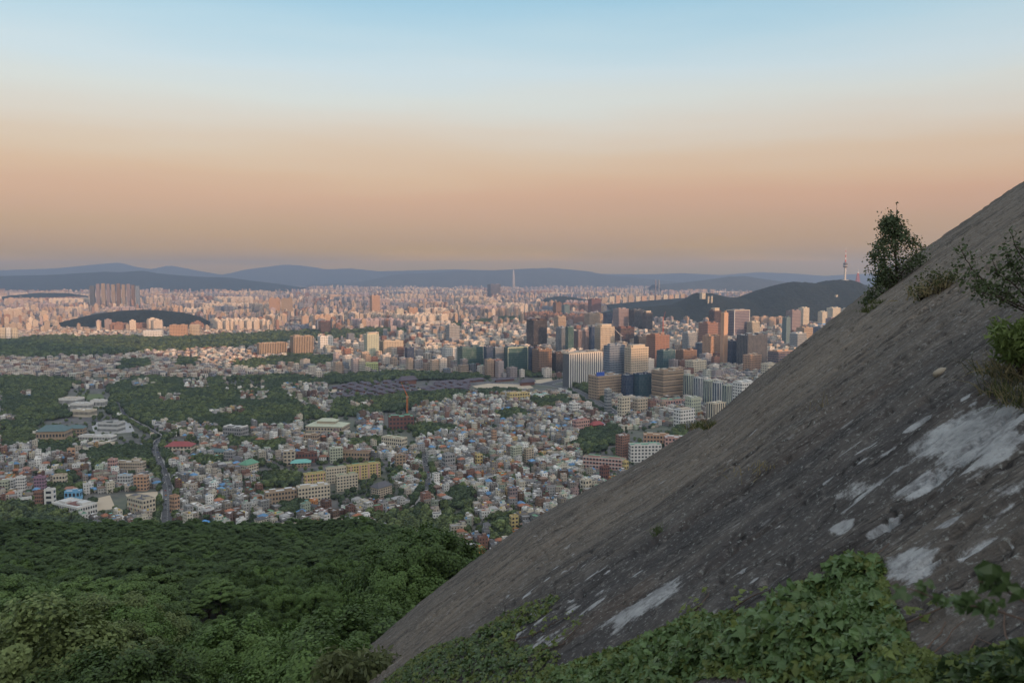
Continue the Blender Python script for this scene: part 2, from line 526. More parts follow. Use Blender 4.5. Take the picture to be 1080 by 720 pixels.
def rock_material():
    m = Nodes("granite")
    pl = m.attr("slab", "Vector")
    lich = m.attr("lichen"); band = m.attr("band"); dk = m.attr("dark")
    wv = m.noise(pl, 0.35, 3, 0.5, "Color")
    plw = m.vmath('ADD', pl, m.vmath('MULTIPLY', m.vmath('SUBTRACT', wv, (0.5, 0.5, 0.5)), (1.2, 0.5, 0.0)))
    s1 = m.noise(m.mapping(plw, (0.09, 0.8, 1)), 1.0, 8, 0.62)
    s2 = m.noise(m.mapping(plw, (0.45, 3.2, 1)), 1.0, 8, 0.68)
    s3 = m.noise(m.mapping(plw, (0.9, 8.0, 1)), 1.0, 6, 0.7)
    lg = m.noise(m.mapping(plw, (0.028, 1.3, 1)), 1.0, 5, 0.6)
    gr = m.noise(pl, 16, 3, 0.75)
    gr2 = m.noise(pl, 4.2, 7, 0.78)
    bl = m.noise(pl, 1.6, 6, 0.7)
    c = m.mix(m.ramp(s1, [(0.34, 0), (0.66, 1)]), (0.044, 0.042, 0.041), (0.150, 0.139, 0.128))
    c = m.mix(m.ramp(s2, [(0.38, 0), (0.60, 0.8)]), c, (0.086, 0.080, 0.076))
    c = m.mix(m.ramp(lg, [(0.36, 0.75), (0.48, 0.0)]), c, (0.052, 0.050, 0.051))
    c = m.mix(m.ramp(lg, [(0.54, 0.0), (0.64, 0.55)]), c, (0.20, 0.175, 0.148))
    c = m.mix(m.math('MULTIPLY', band, m.ramp(s2, [(0.3, 0.2), (0.6, 0.75)])), c, (0.28, 0.235, 0.185))
    c = m.mix(m.math('MULTIPLY', dk, m.ramp(s1, [(0.3, 1.0), (0.65, 0.35)])), c, (0.062, 0.062, 0.068))
    rust = m.noise(m.mapping(plw, (0.22, 0.7, 1)), 1.0, 5, 0.6)
    c = m.mix(m.ramp(rust, [(0.54, 0), (0.74, 0.45)]), c, (0.155, 0.105, 0.075))
    # crusts of grey lichen and black algae, seams, grains
    c = m.mix(m.ramp(bl, [(0.52, 0), (0.66, 0.42)]), c, (0.21, 0.20, 0.19))
    c = m.mix(m.ramp(bl, [(0.34, 0.45), (0.46, 0.0)]), c, (0.055, 0.054, 0.057))
    c = m.mix(m.ramp(s3, [(0.34, 0.6), (0.45, 0.0)]), c, (0.038, 0.037, 0.039))
    seam = m.math('ABSOLUTE', m.math('SUBTRACT', m.noise(m.mapping(plw, (0.16, 1.0, 1)), 1.0, 6, 0.62), 0.5))
    c = m.mix(m.ramp(seam, [(0.0, 0.9), (0.012, 0.0)]), c, (0.025, 0.024, 0.025))
    seam2 = m.math('ABSOLUTE', m.math('SUBTRACT', m.noise(m.mapping(plw, (0.5, 2.6, 1)), 1.0, 5, 0.6), 0.52))
    c = m.mix(m.ramp(seam2, [(0.0, 0.6), (0.014, 0.0)]), c, (0.04, 0.038, 0.038))
    c = m.mix(m.ramp(gr2, [(0.56, 0), (0.66, 0.5)]), c, (0.30, 0.285, 0.265))
    c = m.mix(m.ramp(gr2, [(0.32, 0.55), (0.42, 0.0)]), c, (0.035, 0.034, 0.035))
    c = m.mix(m.ramp(gr, [(0.57, 0), (0.69, 0.65)]), c, (0.40, 0.43, 0.415))
    c = m.mix(m.ramp(gr, [(0.32, 0.6), (0.43, 0.0)]), c, (0.035, 0.035, 0.035))
    c = m.mix(1.0, c, (0.90, 0.885, 0.87), 'MULTIPLY')
    spot = m.n.new('ShaderNodeTexVoronoi'); m.l.new(m.mapping(plw, (1.5, 3.2, 1)), spot.inputs['Vector']); spot.inputs['Scale'].default_value = 1.0
    sc_ = m.math('MULTIPLY', m.ramp(spot.outputs['Distance'], [(0.10, 1.0), (0.17, 0.0)]), m.ramp(m.noise(pl, 0.5, 3), [(0.50, 0.0), (0.58, 1.0)]))
    c = m.mix(m.math('MULTIPLY', sc_, m.ramp(gr2, [(0.4, 0.2), (0.55, 0.85)])), c, (0.36, 0.36, 0.355))
    lm = m.math('ADD', lich, m.math('MULTIPLY', m.math('SUBTRACT', gr2, 0.5), 1.3))
    lm = m.math('ADD', lm, m.math('MULTIPLY', m.math('SUBTRACT', s2, 0.5), 1.5))
    lm = m.math('ADD', lm, m.math('MULTIPLY', m.math('SUBTRACT', s3, 0.5), 1.0))
    lm = m.ramp(lm, [(0.30, 0), (0.58, 0.92)])
    lc = m.mix(m.ramp(bl, [(0.35, 0), (0.65, 1)]), (0.29, 0.30, 0.305), (0.48, 0.495, 0.50))
    c = m.mix(lm, c, m.mix(m.ramp(gr2, [(0.40, 0.85), (0.54, 0.0)]), lc, (0.17, 0.17, 0.175)))
    m.base(c).rough(0.9)
    m.p.inputs["Specular IOR Level"].default_value = 0.2
    h = m.math('ADD', m.math('MULTIPLY', gr2, 0.9), m.math('MULTIPLY', gr, 0.3))
    h = m.math('ADD', h, m.math('MULTIPLY', s2, 2.2)); h = m.math('ADD', h, m.math('MULTIPLY', s3, 1.2))
    m.bump(h, 0.9, 0.06)
    return m.m

def build_rock():
    naz, nr = 1500, 620
    az = np.concatenate([np.linspace(-math.pi, -1.45, 60, endpoint=False), np.linspace(-1.45, 1.45, naz), np.linspace(1.45, math.pi, 60)[1:]])
    r = np.concatenate([[0.0, 0.5], np.geomspace(1.0, 75, nr), np.geomspace(78, 150, 20)])
    A, RR = np.meshgrid(az, r, indexing='ij')
    u, v = RR * np.sin(A), RR * np.cos(A)
    V = rock_point(u, v)
    px, py, f = to_px(V)
    ok = f > 0.3
    px = np.where(ok, px, -999); py = np.where(ok, py, -999)
    st = np.stack([u * 0.5, v * 1.6, u * 0], -1)
    j = fbm(st * 1.6, 5, 0.65) * 22; j2 = fbm(st * 1.6 + 31, 5, 0.65) * 12
    near = ok & (px > 300) & (px < 1180) & (RR < 60)
    lich = np.zeros_like(u)
    for P in PATCHES:
        acc = 0
        for (dx, dy) in ((0, 0), (6, 0), (-6, 0), (0, 5), (0, -5), (12, -9), (-12, 9), (5, -4), (-5, 4), (20, -14), (-20, 14), (12, 0), (-12, 0), (0, 9), (0, -9)):
            acc = acc + in_poly(px[near] + j[near] + dx, py[near] + j2[near] + dy, P) / 15.0
        lich[near] = np.maximum(lich[near], acc)
    sp = fbm(np.stack([u * 2.2, v * 5.5, u * 0 + 3], -1), 2, 0.4)
    for P, th in SPOTS:
        inside = in_poly(px + j * 1.4, py + j2 * 1.4, P)
        lich = np.maximum(lich, inside * np.clip((sp - (0.90 - th)) * 4.0, 0, 0.8))
    # broad bands: pale weathered rim, dark water-stained belt
    az_s, s = rock_polar(V - CAMP)
    dip = s - np.interp(az_s, _RA, _RS)
    dip = dip + 0.02 * j / 12
    band = np.exp(-((dip - 0.03) / 0.03) ** 2) * 0.9 + np.exp(-((dip - 0.30) / 0.09) ** 2) * 0.25 + np.clip((px - 820) / 250, 0, 1) * np.exp(-((dip - 0.06) / 0.07) ** 2) * 0.8
    dark = np.exp(-((dip - 0.145) / 0.08) ** 2) * 0.9 * np.clip(1.2 - np.clip((px - 850) / 250, 0, 1) * 0.5, 0, 1)
    dark = np.where(ok, dark, 0); band = np.where(ok, band, 0)
    me = mesh_from("granite_slab", V.reshape(-1, 3), grid_faces(len(az), len(r)), True)
    vattr(me, "slab", np.stack([u, v, u * 0], -1).reshape(-1, 3), 'FLOAT_VECTOR')
    vattr(me, "lichen", lich); vattr(me, "band", np.clip(band, 0, 1)); vattr(me, "dark", np.clip(dark, 0, 1))
    o = link("granite_slab", me, rock_material())
    tag(o, kind="structure")

# ------------------------------------------------------------------ forested slope below the slab
_PD = np.array([0, 20, 45, 70, 100, 170, 260, 350, 420, 520, 640, 760, 900.])
_PZ = np.array([256, 247, 237, 228.5, 219, 196, 171, 151, 122, 70, 25, 2, -3.])
def canopy_z(x, y):
    d = 0.12 * np.hypot(x, y) + 0.88 * np.abs(y) * 1.03
    z = np.interp(d, _PD, _PZ)
    th = np.degrees(np.arctan2(x, y))
    far = np.clip((d - 180) / 170, 0, 1)
    z = z + far * 2.5 - far * np.clip((th + 11) / 14, 0, 1.5) * 25
    n = fbm(np.stack([x / 60, y / 60, x * 0 + 8], -1), 3)
    z = z + n * np.clip(d / 60, 0, 1) * np.clip((640 - d) / 200, 0, 1) * 4.5
    return z

def slope_z(x, y):
    x = np.asarray(x, float); y = np.asarray(y, float)
    z = canopy_z(x, y) - 6.5
    P = np.stack([x, y, z], -1) - CAMP
    u = P @ rock_e1; v = P @ rock_e2; w = P @ rock_n
    rr = np.hypot(u, v); az = np.arctan2(u, v)
    lim = -ROCK_H - rock_k(az) * rr ** 2 - 0.8
    under = np.clip((az - (_RA[2] + 0.0)) / 0.05, 0, 1)
    z = z - under * np.clip(np.maximum(w - lim, 0) / rock_n[2], 0, 60) * np.clip((150 - rr) / 40, 0, 1)
    return z

def build_slope():
    m = Nodes("forest_floor")
    n = m.noise(m.coord(), 0.3, 5)
    m.base(m.mix(n, (0.018, 0.024, 0.012), (0.05, 0.045, 0.028))).rough(1.0)
    xs = np.concatenate([np.linspace(-900, -300, 40, endpoint=False), np.linspace(-300, 300, 160), np.linspace(310, 900, 40)])
    ys = np.concatenate([np.linspace(-260, 0, 30, endpoint=False), np.linspace(0, 300, 100), np.linspace(306, 900, 100)])
    X, Y = np.meshgrid(xs, ys, indexing='ij')
    V = np.stack([X, Y, slope_z(X, Y)], -1).reshape(-1, 3)
    tag(link("hillside", mesh_from("hillside", V, grid_faces(len(xs), len(ys)), True), m.m), kind="structure")

build_ground(); build_hills(); build_haze(); build_rock(); build_slope()
# ------------------------------------------------------------------ vegetation
def leaf_material(name, c, var=0.5, rough=0.6, tr=0.25):
    m = Nodes(name)
    geo = m.n.new("ShaderNodeNewGeometry")
    oi = m.n.new("ShaderNodeObjectInfo")
    k = m.math('ADD', m.math('MULTIPLY', geo.outputs["Random Per Island"], 0.45), m.math('MULTIPLY', oi.outputs["Random"], 0.55))
    hs = m.mix(k, tuple(x * (1 - var) for x in c), (c[0] * (1 + var * 0.9), c[1] * (1 + var * 0.8), c[2] * (1 + var * 0.5)))
    m.base(hs).rough(rough)
    m.p.inputs["Specular IOR Level"].default_value = 0.25
    t = m.n.new("ShaderNodeBsdfTranslucent"); m.l.new(hs, t.inputs[0])
    mx = m.n.new("ShaderNodeMixShader"); mx.inputs[0].default_value = tr
    m.l.new(m.p.outputs[0], mx.inputs[1]); m.l.new(t.outputs[0], mx.inputs[2]); m.l.new(mx.outputs[0], m.out.inputs[0])
    return m.m

def leaf_quads(C, N, size, rs, aspect=1.6, curl=0.0):
    """One small four-cornered leaf at each centre C facing about N; returns V, F."""
    n = len(C)
    a = rs.normal(size=(n, 3)); a -= (a * N).sum(1)[:, None] * N; a /= np.linalg.norm(a, axis=1)[:, None] + 1e-9
    b = np.cross(N, a)
    s = np.asarray(size).reshape(-1, 1) * rs.uniform(0.7, 1.3, (n, 1))
    A, B = a * s * aspect / 2, b * s / 2
    V = np.stack([C - A, C + B - A * 0.1, C + A, C - B - A * 0.1], 1).reshape(-1, 3)
    return V, np.arange(n * 4).reshape(-1, 4)

def unit(v):
    return v / (np.linalg.norm(v, axis=-1, keepdims=True) + 1e-9)

def crown_mesh(name, kind, n_leaf, R, leaf, seed):
    rs = np.random.default_rng(seed)
    Cs, Ns = [], []
    if kind == 'broad':
        nl = 11
        th = rs.uniform(0, 2 * math.pi, nl); ph = np.arccos(rs.uniform(-0.1, 1, nl))
        lob = np.stack([np.sin(ph) * np.cos(th), np.sin(ph) * np.sin(th), np.cos(ph) * 0.8], 1) * R * rs.uniform(0.45, 0.72, (nl, 1))
        lr = R * rs.uniform(0.34, 0.55, nl)
        nc = 150
        which = rs.integers(0, nl, nc)
        d = unit(rs.normal(size=(nc, 3)) + np.array([0, 0, 0.35]))
        cc = lob[which] + d * lr[which][:, None] * rs.uniform(0.75, 1.08, (nc, 1))
        cn = unit(d + 0.3 * unit(cc))
        cr = R * rs.uniform(0.10, 0.2, nc)
    elif kind == 'pine':
        nc = 62
        th = rs.uniform(0, 2 * math.pi, nc); q = np.sqrt(rs.uniform(0, 1, nc))
        z = (1 - q ** 1.6) * 1.0 + rs.uniform(-0.35, 0.15, nc)
        cc = np.stack([q * np.cos(th), q * np.sin(th), z * 0.75], 1) * R
        cn = unit(np.stack([np.cos(th) * q * 0.4, np.sin(th) * q * 0.4, np.ones(nc)], 1))
        cr = R * rs.uniform(0.15, 0.27, nc)
    elif kind == 'small':
        nc = 46
        d = unit(rs.normal(size=(nc, 3)) + np.array([0, 0, 0.3]))
        cc = d * R * np.array([1, 1, 0.85]) * rs.uniform(0.55, 0.95, (nc, 1))
        cn = d; cr = R * rs.uniform(0.2, 0.34, nc)
    per = max(4, n_leaf // nc)
    i = np.repeat(np.arange(nc), per)
    o = unit(rs.normal(size=(len(i), 3))) * rs.uniform(0.2, 1, (len(i), 1)) ** 0.5
    if kind == 'pine':
        o[:, 2] *= 0.34
    o = o + cn[i] * 0.25
    C = cc[i] + o * cr[i][:, None]
    N = unit(cn[i] * 0.9 + unit(rs.normal(size=(len(i), 3))) * 0.75 + o * 0.5 + np.array([0, 0, 0.25]))
    V, Fq = leaf_quads(C, N, np.full(len(i), leaf), rs, 2.6 if kind == 'pine' else 1.5)
    return mesh_from(name, V, Fq)

def tube(P, r, sides=6):
    """Tapered tube through the points P with radii r -> V, F (quads)."""
    P = np.asarray(P, float); r = np.asarray(r, float); n = len(P)
    T = np.gradient(P, axis=0); T = unit(T)
    ref = np.where(np.abs(T[:, 2:3]) > 0.9, np.array([[1., 0, 0]]), np.array([[0, 0, 1.]]))
    A = unit(np.cross(T, ref)); B = np.cross(T, A)
    a = np.linspace(0, 2 * math.pi, sides, endpoint=False)
    V = P[:, None] + (A[:, None] * np.cos(a)[None, :, None] + B[:, None] * np.sin(a)[None, :, None]) * r[:, None, None]
    idx = np.arange(n * sides).reshape(n, sides)
    nx = np.roll(idx, -1, 1)
    Fq = np.stack([idx[:-1], nx[:-1], nx[1:], idx[1:]], -1).reshape(-1, 4)
    return V.reshape(-1, 3), Fq

def join_parts(parts):
    V, Fs, off = [], [], 0
    for v, f in parts:
        V.append(v); Fs.append(f + off); off += len(v)
    return np.concatenate(V), np.concatenate(Fs)

def trunk_mesh(name, H, R, r0, seed, limbs=6):
    rs = np.random.default_rng(seed)
    parts = []
    z = np.linspace(0, H + R * 0.4, 7)
    P = np.stack([np.cumsum(rs.normal(0, 0.12, 7)), np.cumsum(rs.normal(0, 0.12, 7)), z], 1)
    parts.append(tube(P, np.linspace(r0, r0 * 0.25, 7)))
    for k in range(limbs):
        j = rs.integers(2, 6); a = rs.uniform(0, 2 * math.pi)
        e = P[j] + np.array([math.cos(a) * R * 0.6, math.sin(a) * R * 0.6, R * rs.uniform(0.15, 0.5)])
        m_ = (P[j] + e) / 2 + np.array([0, 0, -0.1 * R])
        parts.append(tube(np.stack([P[j], m_, e]), [r0 * 0.4, r0 * 0.28, r0 * 0.08], 5))
    return mesh_from(name, *join_parts(parts), True)

LM = {}
def leaf_mats():
    LM['pine'] = leaf_material("pine_needles", (0.078, 0.128, 0.050), 0.55)
    LM['pine_light'] = leaf_material("young_pine_needles", (0.110, 0.178, 0.062), 0.5)
    LM['broad'] = leaf_material("broad_leaves", (0.088, 0.150, 0.048), 0.6)
    LM['blossom'] = leaf_material("pale_blossom_leaves", (0.17, 0.225, 0.090), 0.5)
    LM['bark'] = plain("bark", (0.08, 0.06, 0.045), 0.95, 0.3, 3.0)
leaf_mats()

def points_object(name, P, scale, rot, idx, sources, kind="stuff"):
    """ONE object: the crown geometry of SOURCES set at the points P by a geometry-node tree."""
    me = bpy.data.meshes.new(name)
    me.vertices.add(len(P)); me.vertices.foreach_set("co", np.asarray(P, np.float32).ravel())
    vattr(me, "size", np.asarray(scale), 'FLOAT_VECTOR')
    vattr(me, "turn", np.stack([rot * 0, rot * 0, rot], -1), 'FLOAT_VECTOR')
    vattr(me, "sort", idx, 'INT')
    o = link(name, me)
    ng = bpy.data.node_groups.new(name, 'GeometryNodeTree')
    ng.interface.new_socket("Geometry", in_out='INPUT', socket_type='NodeSocketGeometry')
    ng.interface.new_socket("Geometry", in_out='OUTPUT', socket_type='NodeSocketGeometry')
    n, l = ng.nodes, ng.links
    gi = n.new("NodeGroupInput"); go = n.new("NodeGroupOutput"); jn = n.new("GeometryNodeJoinGeometry")
    def na(nm, t):
        k = n.new("GeometryNodeInputNamedAttribute"); k.data_type = t; k.inputs[0].default_value = nm
        return k.outputs[0]
    sz, tu, so = na("size", 'FLOAT_VECTOR'), na("turn", 'FLOAT_VECTOR'), na("sort", 'INT')
    for i, src in enumerate(sources):
        oi = n.new("GeometryNodeObjectInfo"); oi.inputs[0].default_value = src; oi.transform_space = 'ORIGINAL'
        cmp_ = n.new("FunctionNodeCompare"); cmp_.data_type = 'INT'; cmp_.operation = 'EQUAL'
        ia = [s for s in cmp_.inputs if s.type == 'INT']
        l.new(so, ia[0]); ia[1].default_value = i
        ip = n.new("GeometryNodeInstanceOnPoints")
        l.new(gi.outputs[0], ip.inputs["Points"])
        l.new(cmp_.outputs[0], ip.inputs["Selection"])
        l.new(oi.outputs["Geometry"], ip.inputs["Instance"])
        e2r = n.new("FunctionNodeEulerToRotation"); l.new(tu, e2r.inputs[0])
        l.new(e2r.outputs[0], ip.inputs["Rotation"]); l.new(sz, ip.inputs["Scale"])
        l.new(ip.outputs[0], jn.inputs[0])
    l.new(jn.outputs[0], go.inputs[0])
    md = o.modifiers.new("scatter", 'NODES'); md.node_group = ng
    tag(o, kind=kind)
    return o

# -------- wording of labels
ORD = ["", "second ", "third ", "fourth ", "fifth ", "sixth ", "seventh ", "eighth ", "ninth ", "tenth ", "eleventh ", "twelfth ", "thirteenth ", "fourteenth ",
       "fifteenth ", "sixteenth ", "seventeenth ", "eighteenth ", "nineteenth ", "twentieth "]
def relate(px, py, marks):
    best = None
    for ph, x, y in marks:
        q = math.hypot(px - x, (py - y) * 1.6)
        if best is None or q < best[0]: best = (q, ph, px - x, (py - y) * 1.6)
    q, ph, dx, dy = best
    rel = ("right of" if dx > 0 else "left of") if abs(dx) > abs(dy) else ("in front of" if dy > 0 else "behind")
    return rel, ph, q
def write_labels(items, marks):
    """items: [(object, look, px, py)]: look + where it stands by the closest landmark; ties are told apart by their order from it."""
    by = {}
    for o, look, px, py in items:
        rel, ph, q = relate(px, py, marks)
        by.setdefault((look, rel, ph), []).append((q, o))
    for (look, rel, ph), v in by.items():
        v.sort(key=lambda t: t[0])
        for i, (q, o) in enumerate(v):
            if len(f"{look} {ORD[min(i, 19)]}closest {rel} {ph}".replace("-", "").split()) > 16:
                look = look.split(" and ")[0]
            if "border" in ph or "corner" in ph or "middle" in ph or "end" in ph.split():
                o["label"] = f"{look}, {ORD[min(i, 19)]}closest {rel if rel in ('left of', 'right of') else 'to'} {ph}"
            elif len(v) == 1: o["label"] = f"{look}, {rel} {ph}"
            elif i < len(ORD): o["label"] = f"{look}, {ORD[i]}closest {rel} {ph}"
            else: o["label"] = f"{look}, far {rel} {ph}"

SLOPE_MARKS = [("the curving grey road's end", 176, 552), ("the sprawling white school", 75, 550), ("the deep-banded school", 310, 552), ("the round slab-side tree", 505, 582), ("the pale narrow-leaved shrub", 390, 700),
               ("the photo's lower left corner", 0, 720), ("the left photo border", 0, 620), ("the bottom photo border", 190, 722), ("the forest's middle", 240, 625), ("the slab's skyline", 440, 640), ("the blue-roofed shed", 214, 560)]

def build_forest():
    T = [  # crown mesh, kind, crown radius, material
        (crown_mesh("pine_crown", 'pine', 16000, 2.7, 0.095, 1), 'pine', 'pine', 2.6), (crown_mesh("pine_crown", 'pine', 16000, 2.8, 0.095, 2), 'pine', 'pine', 2.7),
        (crown_mesh("pine_crown", 'pine', 16000, 2.6, 0.095, 3), 'pine', 'pine_light', 2.5), (crown_mesh("pine_crown", 'pine', 16000, 2.7, 0.095, 4), 'pine', 'pine_light', 2.6),
        (crown_mesh("leafy_crown", 'broad', 42000, 3.4, 0.105, 5), 'broad', 'broad', 3.4), (crown_mesh("leafy_crown", 'broad', 42000, 3.2, 0.105, 6), 'broad', 'broad', 3.2),
        (crown_mesh("blossom_crown", 'broad', 42000, 3.2, 0.105, 7), 'broad', 'blossom', 3.2)]
    trunks = [trunk_mesh("pine_trunk", 4.2, 2.4, 0.17, 11), trunk_mesh("leafy_trunk", 3.6, 3.0, 0.2, 12)]
    rs = np.random.default_rng(21)
    # candidate places: staggered in distance so that crowns just meet
    pts = []
    d = 33.0
    while d < 640:
        sp = 5.5 if d > 110 else 7.2
        if d > 400: sp = 6.0
        th = -38.5 + rs.uniform(0, 1) * math.degrees(sp / d)
        while th < 12:
            a = math.radians(th)
            dd = d + rs.uniform(-0.45, 0.45) * sp
            pts.append((dd * math.sin(a), dd * math.cos(a)))
            th += math.degrees(sp / d) * rs.uniform(0.8, 1.2)
        d += sp * 0.86
    P = np.array(pts)
    extra = [(388, 640, 62), (418, 612, 74), (448, 604, 78), (476, 606, 84), (505, 590, 96), (300, 690, 46), (276, 690, 49), (322, 668, 52), (250, 705, 44), (352, 690, 47), (372, 668, 52)]
    zt = canopy_z(P[:, 0], P[:, 1])
    sz = slope_z(P[:, 0], P[:, 1])
    px, py, f = to_px(np.stack([P[:, 0], P[:, 1], sz + 5], -1))
    # what the slab hides or carries is left out
    sil_y = np.interp(px, SIL[:, 0], SIL[:, 1])
    rd = np.stack([P[:, 0], P[:, 1], sz + 2.5], -1) - CAMP
    u, v, w = rd @ rock_e1, rd @ rock_e2, rd @ rock_n
    rr = np.hypot(u, v)
    clear = (w < -ROCK_H - rock_k(np.arctan2(u, v)) * rr ** 2 + 1.0) | (rr > 120)
    vis = (px > -60) & (px < 560) & (py < 790) & ((px < 330) | (py < sil_y + 45)) & (f > 0)
    inside_slab = (rr < 40) & (px > 330)
    keep = vis & ~inside_slab
    P, sz, px, py = P[keep], sz[keep], px[keep], py[keep]
    D = np.hypot(P[:, 0], P[:, 1])
    # which kind grows where
    n1 = perlin(np.stack([P[:, 0] / 14, P[:, 1] / 14, P[:, 0] * 0], -1))
    kind = np.where(D > 150, rs.integers(0, 2, len(P)), rs.integers(2, 4, len(P)))
    kind = np.where((D > 110) & (n1 < -0.25), rs.integers(0, 2, len(P)), kind)
    kind = np.where((D > 150) & (n1 > 0.3), rs.integers(4, 6, len(P)), kind)
    kind = np.where((D < 74) | ((px > 255) & (D < 190)), rs.integers(4, 6, len(P)), kind)
    kind = np.where((D < 76) & (px < 235), np.where(rs.uniform(size=len(P)) < 0.42, 6, kind), kind)
    S = rs.uniform(0.72, 1.36, len(P)) * np.where(D < 110, 1.22, 1.08)
    # taller thicket by the cliff edge
    bump = np.exp(-(((px - 438) / 50) ** 2)) * np.exp(-(((D - 88) / 22) ** 2))
    S = S * (1 + 0.45 * bump)
    kind = np.where(bump > 0.25, 4, kind)
    Hh = np.where(kind < 4, 4.6, 3.9) * (0.62 + 0.78 * rs.uniform(size=len(P))) + 6.5 * bump
    order = np.argsort(D)
    ind, rest = order[:300], order[300:]
    protos = {}
    items = []
    names = {0: 'pine_tree', 2: 'pine_tree', 4: 'leafy_tree', 6: 'blossoming_tree'}
    for i in ind:
        k = int(kind[i]); me, sort, mat, R0 = T[k]
        s = float(S[i])
        nm = 'pine_tree' if k < 4 else ('leafy_tree' if k < 6 else 'blossoming_tree')
        root = empty(nm, (P[i, 0], P[i, 1], sz[i]))
        if k not in protos:
            tr = link("trunk", trunks[0 if k < 4 else 1], LM['bark'], root)
            cr = link("crown", me, LM[mat], root)
            protos[k] = (tr, cr)
        else:
            tr, cr = (q.copy() for q in protos[k])
            for q in (tr, cr):
                COL.objects.link(q); q.parent = root
        h = float(Hh[i])
        tr.location = (0, 0, 0); tr.scale = (s, s, h / 4.4)
        cr.location = (0, 0, h); cr.scale = (s, s, s * rs.uniform(0.85, 1.1)); cr.rotation_euler = (rs.uniform(-.12, .12), rs.uniform(-.12, .12), rs.uniform(0, 6.28))
        tag(root, None, 'tree', {'p': 'pines on the slope below the slab', 'l': 'leafy trees on the slope below the slab', 'b': 'blossoming trees on the slope'}[nm[0]])
        size = 'large' if s > 1.14 else ('small' if s < 0.92 else 'mid-sized')
        tone = {0: 'dark green flat-topped pine', 2: 'lighter green feathery pine', 4: 'leafy green round-crowned tree', 6: 'tree with pale yellow-green blossom'}[k if k in (0, 2, 4, 6) else k - 1]
        shape = 'broad' if cr.scale.z < s * 0.93 else ('tall' if cr.scale.z > s * 1.03 else 'even')
        ppx, ppy, _ = to_px(np.array([P[i, 0], P[i, 1], sz[i] + h]))
        items.append((root, f"{size} {shape} {tone}", float(ppx), float(ppy)))
    write_labels(items, SLOPE_MARKS)
    src = {}
    for k in range(7):
        if k in protos: src[k] = protos[k][1]
    for k in range(7):   # a kind that grows only further off still needs its crown
        if k not in src: src[k] = src[min(src, key=lambda q: abs(q - k))]
    Pz = np.stack([P[rest, 0], P[rest, 1], sz[rest] + Hh[rest]], -1)
    sc3 = np.stack([S[rest], S[rest], S[rest] * 0.95], -1)
    o = points_object("forest", Pz, sc3, rs.uniform(0, 6.28, len(rest)), kind[rest], [src[k] for k in range(7)])
    o["label"] = "dense pine forest covering the slope above the town"
build_forest()
# ------------------------------------------------------------------ the city
def facade_material():
    m = Nodes("facade")
    col = m.attr("col", "Color"); par = m.attr("par", "Vector"); gl = m.attr("glass", "Color")
    uvn = m.n.new("ShaderNodeUVMap"); uvn.uv_map = "UVMap"
    s = m.n.new("ShaderNodeSeparateXYZ"); m.l.new(uvn.outputs[0], s.inputs[0])
    q = m.n.new("ShaderNodeSeparateXYZ"); m.l.new(par, q.inputs[0])
    U = m.math('DIVIDE', s.outputs[0], q.outputs[0]); Vv = m.math('DIVIDE', s.outputs[1], 3.3)
    def inside(x, frac):
        f = m.math('ABSOLUTE', m.math('SUBTRACT', m.math('FRACT', x), 0.5))
        return m.math('LESS_THAN', f, m.math('MULTIPLY', frac, 0.5))
    mask = m.math('MULTIPLY', inside(U, q.outputs[1]), inside(Vv, q.outputs[2]))
    cv = m.n.new("ShaderNodeCombineXYZ")
    m.l.new(m.math('FLOOR', U), cv.inputs[0]); m.l.new(m.math('FLOOR', Vv), cv.inputs[1])
    wn = m.n.new("ShaderNodeTexWhiteNoise"); wn.noise_dimensions = '3D'
    m.l.new(cv.outputs[0], wn.inputs["Vector"])
    g = m.mix(m.ramp(wn.outputs["Value"], [(0.6, 0.0), (1.0, 0.28)]), gl, m.mix(0.5, gl, (0.42, 0.42, 0.40)))
    geo = m.n.new("ShaderNodeNewGeometry")
    n = m.noise(m.mapping(geo.outputs["Position"], (0.5, 0.5, 0.12)), 0.35, 4)
    c = m.mix(m.ramp(n, [(0.3, 0.0), (0.7, 1.0)]), m.mix(1.0, col, (0.88, 0.87, 0.86), 'MULTIPLY'), col)
    m.base(m.mix(mask, c, g))
    m.rough(m.math('SUBTRACT', 0.85, m.math('MULTIPLY', mask, 0.65)))
    return m.m
FAC = facade_material()

NOWIN = (3.0, 0.0, 0.0)
GRID, BANDS, STRIPES, CURTAIN, FLATS = (3.2, 0.55, 0.5), (4.0, 1.0, 0.48), (3.2, 0.5, 1.0), (1.7, 0.92, 0.86), (3.6, 0.6, 0.42)
G_BLUE, G_GREEN, G_DARK, G_TEAL, G_GREY = (0.025, 0.045, 0.085), (0.035, 0.075, 0.065), (0.03, 0.032, 0.036), (0.03, 0.07, 0.085), (0.10, 0.115, 0.13)

